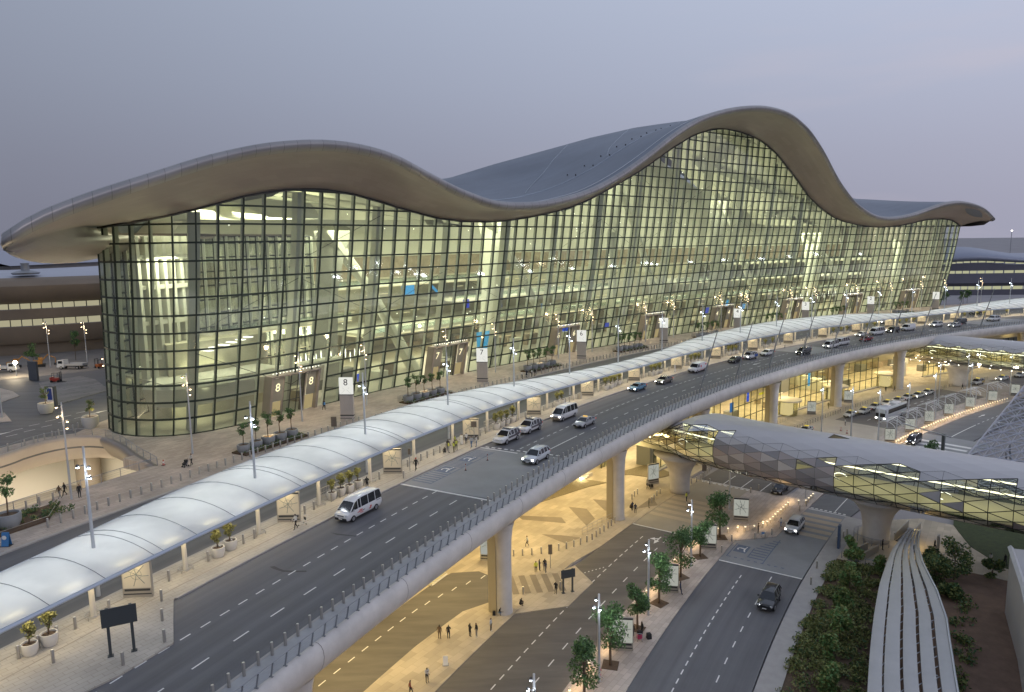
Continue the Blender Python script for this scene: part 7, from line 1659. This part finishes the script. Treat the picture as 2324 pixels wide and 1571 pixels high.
def forklift(label, x, y, rz, c):
    root = thing('forklift', label, 'forklift', (x, y, DK + .05), rz); q = MB(); q.box((-.4, 0, .65), (1.7, 1.1, .7)); q.box((-1.1, 0, .95), (.5, 1.05, .5)); q.build('body', mat('fork_' + c[0], c[1], .4), root); q = MB()
    for x_ in (-.95, .45):
        for sx in (-1, 1): q.tube([(x_, sx * .5, .9), (x_ * .85, sx * .45, 2.1)], .05, 5)
    q.box((-.25, 0, 2.12), (1.3, 1.05, .07)); q.build('roll_cage', dark_metal, root); q = MB()
    for sx in (-1, 1): q.box((.75, sx * .35, 1.25), (.12, .12, 2.3)); q.box((1.3, sx * .3, .12), (1.1, .12, .06))
    q.box((.78, 0, 2.3), (.1, .8, .1)); q.build('mast', dark_metal, root)
    for sx in (-1, 1):
        for x_ in (.4, -1.0): q = MB(); q.tube([(x_, sx * .4, .3), (x_, sx * .58, .3)], .3, 12); q.build('wheel', tyre, root)
    return root
p = yxy(53.8, -109.4); forklift('red and black forklift standing on the striped island', p[0], p[1], .1, ('red', (.45, .05, .03)))
p = yxy(65.4, -120.5); forklift('orange forklift close to the rounded glass corner', p[0], p[1], 2.6, ('orange', (.5, .14, .04)))
def excavator(label, x, y, rz):
    root = thing('excavator', label, 'excavator', (x, y, DK + .05), rz); q = MB(); q.box((0, 0, .4), (2.6, 2.0, .6)); q.build('tracks', trim, root); m_ = mat('digger_orange', (.42, .20, .04), .5); q = MB(); q.box((-.3, 0, 1.2), (2.0, 1.8, .9)); q.box((.3, .45, 1.9), (.9, .8, .9)); q.build('cab', m_, root); q = MB(); q.tube([(.5, 0, 1.4), (2.0, 0, 3.0), (3.6, 0, 1.9), (3.5, 0, .6)], [.18, .16, .13, .1], 6); q.build('boom', m_, root); q = MB(); q.box((3.4, 0, .5), (.5, .7, .5)); q.build('bucket', dark_metal, root); return root
p = yxy(61.5, -138.5); excavator('orange digger with folded arm behind the flatbed truck', p[0] + 1, p[1] - 2, .5); p = yxy(59.5, -139.5); excavator('second orange digger nearer the dark bushy tree', p[0] - 2, p[1] - 2, .2)
# ------------------------------------------------------------------ people: one skinned body per pose, dressed by material slot
skin_m = mat('skin', (.25, .15, .095), .6); skin_d = mat('skin_dark', (.09, .055, .038), .6)
hair_m = mat('hair', (.012, .010, .009), .7); shoe_m = mat('shoe', (.02, .02, .022), .6); shoe_w = mat('shoe_white', (.55, .54, .52), .6)
def body(pose):
    J = dict(pelvis=(0, 0, .95), waist=(0, 0, 1.08), chest=(0.01, 0, 1.32), neck=(.01, 0, 1.48), head=(.03, 0, 1.60), crown=(.02, 0, 1.72), nose=(.125, 0, 1.60),
             hipL=(0, .10, .90), kneeL=(.02, .11, .50), ankL=(0, .11, .09), toeL=(.17, .12, .04), shL=(0, .19, 1.43), elL=(-.02, .25, 1.14), wrL=(.05, .27, .90))
    for k in list(J):
        if k.endswith('L'): x, y, z = J[k]; J[k[:-1] + 'R'] = (x, -y, z)
    J.update(pose); R0 = dict(pelvis=.135, waist=.125, chest=.155, neck=.055, head=.095, crown=.07, nose=.018, hip=.095, knee=.06, ank=.042, toe=.035, sh=.065, el=.045, wr=.03)
    edges = [('pelvis', 'waist'), ('waist', 'chest'), ('chest', 'neck'), ('neck', 'head'), ('head', 'crown'), ('head', 'nose')]
    for sd in 'LR': edges += [('pelvis', 'hip' + sd), ('hip' + sd, 'knee' + sd), ('knee' + sd, 'ank' + sd), ('ank' + sd, 'toe' + sd), ('chest', 'sh' + sd), ('sh' + sd, 'el' + sd), ('el' + sd, 'wr' + sd)]
    V = dict(J); RR = {k: R0.get(k, R0.get(k[:-1])) for k in J}
    for sd in 'LR':
        w_ = Vector(J['wr' + sd]); e_ = Vector(J['el' + sd]); d = (w_ - e_).normalized(); a = Vector((0, 1 if sd == 'L' else -1, 0)); n_ = d.cross(a); n_ = n_.normalized() if n_.length > .1 else Vector((1, 0, 0)); fx = Vector((n_.x, n_.y, n_.z))
        palm = w_ + d * .07; V['pal' + sd] = tuple(palm); RR['pal' + sd] = .030; edges.append(('wr' + sd, 'pal' + sd))
        for f, (off, ln) in enumerate(((-.03, .075), (-.01, .085), (.01, .08), (.028, .06))):
            k1 = 'f%d%s' % (f, sd); V[k1] = tuple(palm + d * (.035 + ln * .5) + fx * off); RR[k1] = .009; k2 = 'g%d%s' % (f, sd); V[k2] = tuple(palm + d * (.03 + ln) + fx * off + a * -.015); RR[k2] = .007; edges += [('pal' + sd, k1), (k1, k2)]
        V['th' + sd] = tuple(palm - fx * .045 + d * .02); RR['th' + sd] = .010; edges.append(('pal' + sd, 'th' + sd))
    names = list(V); ix = {n_: i for i, n_ in enumerate(names)}
    me = bpy.data.meshes.new('person_body'); me.from_pydata([V[n_] for n_ in names], [(ix[a], ix[b_]) for a, b_ in edges], []); ob = bpy.data.objects.new('tmp', me); COL.objects.link(ob)
    md = ob.modifiers.new('skin', 'SKIN'); md.use_smooth_shade = True
    for i, n_ in enumerate(names): me.skin_vertices[0].data[i].radius = (RR[n_] * (.82 if n_ in ('chest', 'waist', 'pelvis') else 1), RR[n_] * (1.12 if n_ in ('chest', 'waist', 'pelvis') else 1)); 
    me.skin_vertices[0].data[ix['pelvis']].use_root = True
    sb = ob.modifiers.new('sub', 'SUBSURF'); sb.levels = 1
    dg = bpy.context.evaluated_depsgraph_get(); res = bpy.data.meshes.new_from_object(ob.evaluated_get(dg)); bpy.data.objects.remove(ob)
    def cls(a, b_):
        s_ = a + ' ' + b_
        if 'head' in s_ or 'crown' in s_ or a == 'neck': return 0
        if a[:2] in ('wr', 'pa') or b_[:2] in ('pa', 'th') or a[0] in 'fg' and a[1:2].isdigit(): return 0
        if 'toe' in s_: return 3
        if a[:3] in ('hip', 'kne') or b_[:3] == 'hip': return 2
        return 1
    segs = [(Vector(V[a]), Vector(V[b_]), cls(a, b_), a) for a, b_ in edges]
    res.materials.clear(); 
    for m_ in (skin_m, white_paint, dark_metal, shoe_m, hair_m): res.materials.append(m_)
    hd = Vector(V['head']); cr_ = Vector(V['crown'])
    for p in res.polygons:
        c = p.center; best = min(segs, key=lambda s_: (c - (s_[0] + (s_[1] - s_[0]) * max(0, min(1, (c - s_[0]).dot(s_[1] - s_[0]) / max(1e-6, (s_[1] - s_[0]).length_squared))))).length)
        k = best[2]
        if k == 0 and best[3] in ('neck', 'head') and (c - hd).length < .2 and (c.z > hd.z + .045 or c.x < hd.x - .03): k = 4
        p.material_index = k; p.use_smooth = True
    me.name = 'skeleton_lines'; return res
def legs(a, b_, kb=.0):  # stride: left forward by a, right back by b
    return dict(kneeL=(a * .5 + .06, .1, .51), ankL=(a, .1, .09), toeL=(a + .16, .11, .06), kneeR=(-b_ * .35 + .05, -.1, .5), ankR=(-b_, -.1, .15), toeR=(-b_ + .15, -.11, .05))
POSE = {'stand': body({}), 'stand_b': body(dict(elL=(.02, .27, 1.15), wrL=(.22, .12, 1.12), elR=(.0, -.27, 1.15), wrR=(.20, -.10, 1.15), kneeR=(.05, -.12, .5))),
        'phone': body(dict(elR=(.06, -.25, 1.18), wrR=(.22, -.12, 1.32), head=(.06, 0, 1.58), crown=(.07, 0, 1.70), nose=(.15, 0, 1.56))),
        'walk': body(dict(legs(.28, .26), elL=(-.10, .25, 1.16), wrL=(-.16, .26, .94), elR=(.08, -.25, 1.16), wrR=(.22, -.24, 1.0))),
        'push': body(dict(legs(.24, .24), elL=(.08, .24, 1.18), wrL=(.36, .22, 1.05), elR=(.08, -.24, 1.18), wrR=(.36, -.22, 1.05))),
        'lean': body(dict(kneeL=(.14, .1, .5), ankL=(.16, .1, .09), toeL=(.33, .11, .04), ankR=(.2, -.1, .09), kneeR=(.12, -.1, .5), toeR=(.36, -.11, .04))),
        'squat': body(dict(pelvis=(-.1, 0, .30), waist=(-.08, 0, .43), chest=(.04, 0, .64), neck=(.08, 0, .80), head=(.13, 0, .91), crown=(.13, 0, 1.03), nose=(.23, 0, .90), hipL=(-.08, .1, .28), kneeL=(.28, .15, .50), ankL=(.12, .14, .08), toeL=(.28, .15, .04), hipR=(-.08, -.1, .28), kneeR=(.28, -.15, .5), ankR=(.12, -.14, .08), toeR=(.28, -.15, .04), shL=(.05, .19, .76), elL=(.16, .22, .55), wrL=(.33, .12, .52), shR=(.05, -.19, .76), elR=(.16, -.22, .55), wrR=(.33, -.12, .52)))}
TOP = {'white': (.62, .62, .60), 'black': (.02, .02, .022), 'navy': (.03, .04, .075), 'yellow': (.62, .60, .10), 'grey': (.25, .25, .25), 'pale': (.52, .50, .46), 'red': (.22, .05, .03), 'blue': (.10, .16, .28), 'brown': (.12, .08, .05), 'olive': (.16, .15, .09), 'light': (.42, .45, .48)}
def person(label, pose, s, o, z, face, top, leg, extra=(), skin=0, h=1.0, shoes=0, group=None):
    root = thing('person', label, 'person', P3(s, o, z), th(s) + face, group); root.scale = (h, h, h)
    b_ = bpy.data.objects.new('body', POSE[pose]); COL.objects.link(b_); b_.parent = root
    mt = [skin_d if skin else skin_m, mat('cloth_' + top, TOP[top], .85), mat('cloth_' + leg, TOP[leg], .85), shoe_w if shoes else shoe_m, hair_m]
    for k, m_ in enumerate(mt): b_.material_slots[k].link = 'OBJECT'; b_.material_slots[k].material = m_
    for e in extra:
        q = MB()
        if e == 'vest': 
            q.grid([[Vector((math.cos(a) * rx, math.sin(a) * ry, zz)) for a in np.linspace(0, 2 * math.pi, 17)[:-1]] for zz, rx, ry in ((.98, .155, .185), (1.2, .165, .20), (1.42, .13, .19))], closed=True); q.build('safety_vest', mat('vest_yellow', (.62, .66, .10), .7), root)
        elif e == 'robe': q.lathe([(.24, .06), (.21, .6), (.19, 1.0), (.20, 1.3), (.09, 1.47)], 14); q.v = [(v[0] * .85, v[1], v[2]) for v in q.v]; q.build('robe', mat('cloth_white', TOP['white'], .85), root)
        elif e == 'headcloth': q.lathe([(.16, 1.42), (.13, 1.55), (.125, 1.68), (.06, 1.75), (0, 1.76)], 12); q.build('headcloth', mat('cloth_white', TOP['white'], .85), root)
        elif e == 'cap': q.lathe([(.115, 1.62), (.11, 1.70), (.06, 1.755), (0, 1.765)], 12); q.build('cap', mat('cap_red', (.45, .04, .03), .7), root)
        elif e == 'hat': q.lathe([(.19, 1.655), (.11, 1.66), (.10, 1.77), (0, 1.79)], 14); q.build('hat', mat('cloth_white', TOP['white'], .85), root)
    return root
def bagmesh(sz, m_, name, label, cat, loc, rz=0, hz=0):
    r_ = thing(name, label, cat, loc, rz); q = MB(); q.box((0, 0, sz[2] / 2 + hz), sz, taper=.88); bv = q.build('body', m_, r_); q = MB(); q.tube([(-.1, 0, sz[2] + hz), (-.1, 0, sz[2] + hz + .12), (.1, 0, sz[2] + hz + .12), (.1, 0, sz[2] + hz)], .015, 5); q.build('handle', dark_metal, r_); return r_
def backpack(label, s, o, z, face, m_, hz=1.05):
    x, y = XY(s, o); a = th(s) + face; r_ = thing('backpack', label, 'bag', (x - math.cos(a) * .24, y - math.sin(a) * .24, z + hz), a); q = MB(); q.box((0, 0, .22), (.18, .30, .44), taper=.8); q.build('bag', m_, r_); q = MB(); q.box((-.11, 0, .14), (.05, .22, .2)); q.build('pocket', m_, r_); return r_
bag_b = mat('bag_black', (.016, .016, .018), .7); bag_p = mat('bag_pink', (.42, .04, .10), .6); bag_bl = mat('bag_blue', (.06, .22, .5), .6)
def trolley(label, s, o, z, face, load=None):
    r_ = thing('luggage_trolley', label, 'trolley', P3(s, o, z), th(s) + face); q = MB()
    for sy in (-1, 1): q.tube([(-.45, sy * .28, 1.0), (-.30, sy * .28, .25), (.45, sy * .20, .18)], .022, 5); q.tube([(-.3, sy * .28, .25), (-.35, sy * .28, .08)], .02, 5)
    q.tube([(-.45, -.28, 1.0), (-.45, .28, 1.0)], .025, 5); q.tube([(.45, -.2, .18), (.45, .2, .18)], .022, 5)
    for t in (-.15, 0.05, .25): q.tube([(t, -.25, .2), (t, .25, .2)], .015, 4)
    q.build('frame', light_metal, r_); q = MB(); q.box((-.36, 0, .62), (.04, .46, .3)); q.build('panel', load or dark_metal, r_)
    for p in ((-.33, .26), (-.33, -.26), (.4, 0)): q = MB(); q.tube([(p[0], p[1] - .02, .07), (p[0], p[1] + .02, .07)], .07, 10); q.build('wheel', tyre, r_)
    return r_
P_ = math.pi; I = DK + .14; T = DK + .12; Gz = .1
person('person in white shirt walking past the map board with a trolley', 'push', 20.7, 2.5, I, P_ * .9, 'white', 'black', skin=1); trolley('empty luggage trolley beside the walking person in white', 21.9, 2.2, I, P_ * .9)
person('person in dark clothes with a backpack behind the white commuter van', 'phone', 33.6, 1.5, I, .6, 'black', 'black'); backpack('black backpack worn by the person behind the commuter van', 33.6, 1.5, I, .6, bag_b)
person('person in red cap and dark jacket stooping by the slim kerb sign', 'walk', 42.4, 2.3, I, P_, 'black', 'black', ('cap',)); 
GR = [('squat', 50.4, 1.2, 'black', 'black', (), 'person crouching at the edge of the group in yellow vests'), ('stand_b', 50.9, 1.5, 'yellow', 'grey', (), 'person in yellow top with a rucksack, first in the kerb group'), ('stand', 51.6, .9, 'black', 'navy', (), 'person in black in the middle of the kerb group'), ('phone', 51.5, 2.0, 'olive', 'olive', ('vest',), 'person in yellow vest over olive clothes at the kerb'), ('stand_b', 52.5, 1.7, 'olive', 'olive', ('vest',), 'person in yellow vest with folded arms in the kerb group'), ('stand', 54.2, .2, 'black', 'black', ('vest',), 'person in yellow vest beside the canopy column'), ('stand', 55.3, .6, 'pale', 'white', ('robe',), 'person in a long pale robe by the map board'), ('stand_b', 56.0, 1.0, 'white', 'navy', (), 'person in white near the round-backed sign'), ('walk', 54.6, 2.9, 'light', 'blue', (), 'person in pale top and jeans stepping to the kerb'), ('phone', 55.4, 3.2, 'white', 'blue', (), 'person in white and jeans looking at a phone at the kerb')]
for k, (p, s, o, t, l, e, lab) in enumerate(GR): person(lab, p, s, o, I, [1.2, -1.2, .5, 2.8, -2.0, 2.4, -2.4, 1.2, P_, 2.2][k], t, l, e, k % 2, .96 + .06 * (k % 3) / 2)
person('person in dark suit leaving entrance eight', 'walk', 62.1, -35.4, T, -1.7, 'black', 'black'); person('person with a backpack going into entrance eight', 'walk', 61.2, -34.4, T, 1.4, 'navy', 'black'); backpack('blue backpack worn by the person at entrance eight', 61.2, -34.4, T, 1.4, bag_bl)
for k, (s, o, p, t, l, lab) in enumerate(((101.2, -19.0 - 1.6, 'stand', 'white', 'black', 'person in white with luggage by the third planting bed'), (102.7, -20.6, 'push', 'navy', 'navy', 'person in navy pushing bags by the third planting bed'), (104.2, -20.4, 'stand_b', 'white', 'black', 'person in white top and dark trousers near the pavement bollards'), (105.2, -20.3, 'walk', 'black', 'black', 'person all in black walking along the pavement kerb'))): person(lab, p, s, o, T, [-1, 0, 2, P_][k], t, l, (), k % 2)
trolley('luggage trolley beside the four people on the pavement', 103.4, -20.9, T, 0, bag_b)
person('person in white robe and headcloth waiting by the cargo van', 'stand', 126.6, 2.2, I, -1.4, 'white', 'white', ('robe', 'headcloth'))
for s, o, p, t, l, f, lab in ((16.2, -30.1, 'walk', 'brown', 'grey', .2, 'person in brown by the warm lamp post next to the court railing'), (17.1, -30.6, 'walk', 'black', 'black', 2.9, 'person in a dark suit striding beside the court railing'), (17.4, -28.3, 'stand', 'black', 'black', -1.6, 'person in black standing behind the nearest canopy lamp post'), (31.0, -26.7, 'push', 'pale', 'black', P_, 'person in pale top pushing a stroller along the pavement')): person(lab, p, s, o, T, f, t, l)
stl = thing('baby_stroller', 'black baby stroller pushed along the terminal pavement', 'stroller', P3(30.3, -27.0, T), th(30) + P_); q = MB(); q.box((.1, 0, .5), (.55, .42, .3), Matrix.Rotation(.4, 3, 'Y')); q.box((-.1, 0, .8), (.3, .42, .35)); q.build('seat', bag_b, stl); q = MB()
for sy in (-1, 1): q.tube([(-.55, sy * .22, 1.05), (.0, sy * .22, .45), (.35, sy * .22, .15)], .02, 5); q.tube([(.1, sy * .22, .5), (-.3, sy * .22, .12)], .02, 5)
q.build('frame', grey_metal, stl)
for sy in (-1, 1):
    for x_ in (.35, -.3): q = MB(); q.tube([(x_, sy * .22 - .03, .12), (x_, sy * .22 + .03, .12)], .12, 10); q.build('wheel', tyre, stl)
# lower plaza
LP = [('walk', 57.4, 10.4, 'light', 'black', 2.2, 'person in light top walking alone across the yellow plaza'), ('stand', 50.6, 15.6, 'yellow', 'black', .5, 'person in yellow vest in the group of four on the plaza'), ('stand_b', 51.4, 15.7, 'navy', 'navy', -.8, 'tallest person in navy in the group of four'), ('stand', 51.8, 16.3, 'black', 'navy', -2.2, 'person in black facing the group of four'), ('stand_b', 51.2, 16.8, 'navy', 'navy', 1.8, 'person in navy overalls at the right of the group of four'.replace(' at the right of', ' closing')), ('phone', 46.5, 20.6, 'black', 'black', P_, 'person in black with a phone beside the two-legged sign'), ('squat', 41.5, 18.2, 'black', 'black', -.4, 'person in black squatting on the ring at the pillar foot'), ('squat', 38.4, 17.0, 'black', 'blue', -1.6, 'person sitting on the ground against the round pillar'), ('stand', 34.6, 17.9, 'light', 'black', -1.4, 'person with grey shirt and shoulder bag near the pillar'), ('stand', 30.4, 13.6, 'brown', 'brown', .3, 'person in brown at the kerb of the service road'), ('phone', 30.9, 14.5, 'black', 'black', .4, 'person in black taking a picture near the service road'), ('stand_b', 32.4, 16.4, 'black', 'black', -.4, 'person in dark jacket facing another in the middle pavement'), ('stand', 32.7, 17.1, 'black', 'grey', 2.6, 'person in grey trousers facing the one in the dark jacket'), ('phone', 22.8, 16.9, 'pale', 'black', -2, 'person with long hair and pale top near the frame bottom'), ('walk', 20.2, 16.6, 'red', 'black', -1, 'person in red at the bottom frame edge'), ('lean', 54.5, 34.2, 'navy', 'navy', -1.4, 'person in navy leaning on the map board of the median'), ('stand', 41.3, 32.6, 'black', 'black', -.4, 'person in black behind a loaded trolley on the median'), ('stand', 42.2, 33.4, 'black', 'black', 2.4, 'person in black by the clipped tree with luggage'), ('push', 90.6, 14.9, 'pale', 'black', -.2, 'person pushing a loaded trolley beside the flared pier'), ('stand', 78.2, 18.5, 'navy', 'black', .2, 'person in dark blue standing by the second pillar'), ('stand_b', 79.0, 17.6, 'navy', 'black', 1.2, 'second person in dark blue close to the second pillar'), ('squat', 79.6, 17.0, 'brown', 'black', -.8, 'person sitting in shade behind the second pillar'), ('stand', 81.8, 19.3, 'olive', 'olive', -1.2, 'person in olive overalls at the plaza bollards'), ('stand', 88.5, 23.2, 'yellow', 'black', -1.5, 'person in yellow vest on the crossing by the lamp'), ('phone', 80.9, 37.4, 'brown', 'black', -1.2, 'person in brown beside a blue trolley at the lit bollards'), ('walk', 85.5, 39.6, 'light', 'blue', 2.6, 'person in jeans walking along the kerb before the white SUV'), ('stand', 85.3, 53.6, 'black', 'black', -1.6, 'person in black at the head of the escalator'), ('walk', 89.5, 59.6, 'black', 'black', -1.8, 'person in a white hat walking the sandy path'), ('walk', 88.6, 66.2, 'pale', 'black', .6, 'person in pale shirt striding along the path by the lawn'), ('walk', 89.6, 67.8, 'black', 'black', .8, 'person in black at the end of the path by the plant building'), ('walk', 176.2, 16.9, 'olive', 'olive', .2, 'person in olive before the arrivals front'), ('stand', 161.5, 27.4, 'white', 'black', -1, 'person in white on the taxi plaza edge'), ('phone', 209.0, 16.8, 'black', 'black', .6, 'person with a raised arm far off under the raised road'), ('walk', 211.2, 18.2, 'black', 'black', 2, 'second far person under the raised road'), ('walk', 230.1, 28.1, 'black', 'black', -1.2, 'person crossing the taxi plaza by the second footbridge'), ('stand', 97.5, 5.5, 'white', 'black', -1, 'person in white at the plaza doorway'), ('stand', 172, 38.5, 'black', 'black', -1, 'person in black waiting under the second bus shelter'), ('stand', 180, 38.6, 'black', 'navy', -1, 'person waiting beside the third bus shelter'), ('stand', 192, 38.8, 'pale', 'brown', 0, 'person in pale clothes under the fourth bus shelter')]
for k, (p, s, o, t, l, f, lab) in enumerate(LP):
    ex = ('vest',) if t == 'yellow' else (('hat',) if 'white hat' in lab else ()); z = .1 if o < 18.4 else (.13 if 29 < o < 41 and s < 150 else .12)
    person(lab, p, s, o, z, f, t, l, ex, k % 2, 1.02 - .05 * (k % 3) / 2, 1 if k % 4 == 0 else 0)
q = MB(); bagmesh((.35, .25, .5), bag_b, 'rucksack', 'black bag on the ground beside the person at the pillar foot', 'bag', P3(38.0, 16.4, .1))
trolley('luggage trolley with a red bag and black cases on the median', 41.0, 33.5, .13, .4, bag_p); bagmesh((.6, .4, .5), bag_p, 'suitcase', 'red suitcase on the median luggage trolley', 'suitcase', P3(41.05, 33.5, .33), .3); bagmesh((.5, .4, .35), bag_b, 'holdall', 'black holdall stacked on the red suitcase', 'bag', P3(41.05, 33.5, .86), .6); bagmesh((.5, .5, .6), bag_b, 'holdall', 'round black holdall beside the median luggage trolley', 'bag', P3(41.9, 34.3, .13), .2)
trolley('luggage trolley with blue panel standing by the lit bollards', 80.4, 38.2, .13, .5, bag_bl); trolley('loaded dark luggage trolley by the flared pier', 91.3, 15.3, .1, -.2, bag_b); bagmesh((.7, .45, .5), bag_b, 'suitcase', 'dark suitcase lying on the trolley by the flared pier', 'suitcase', P3(91.4, 15.35, .3), .3)
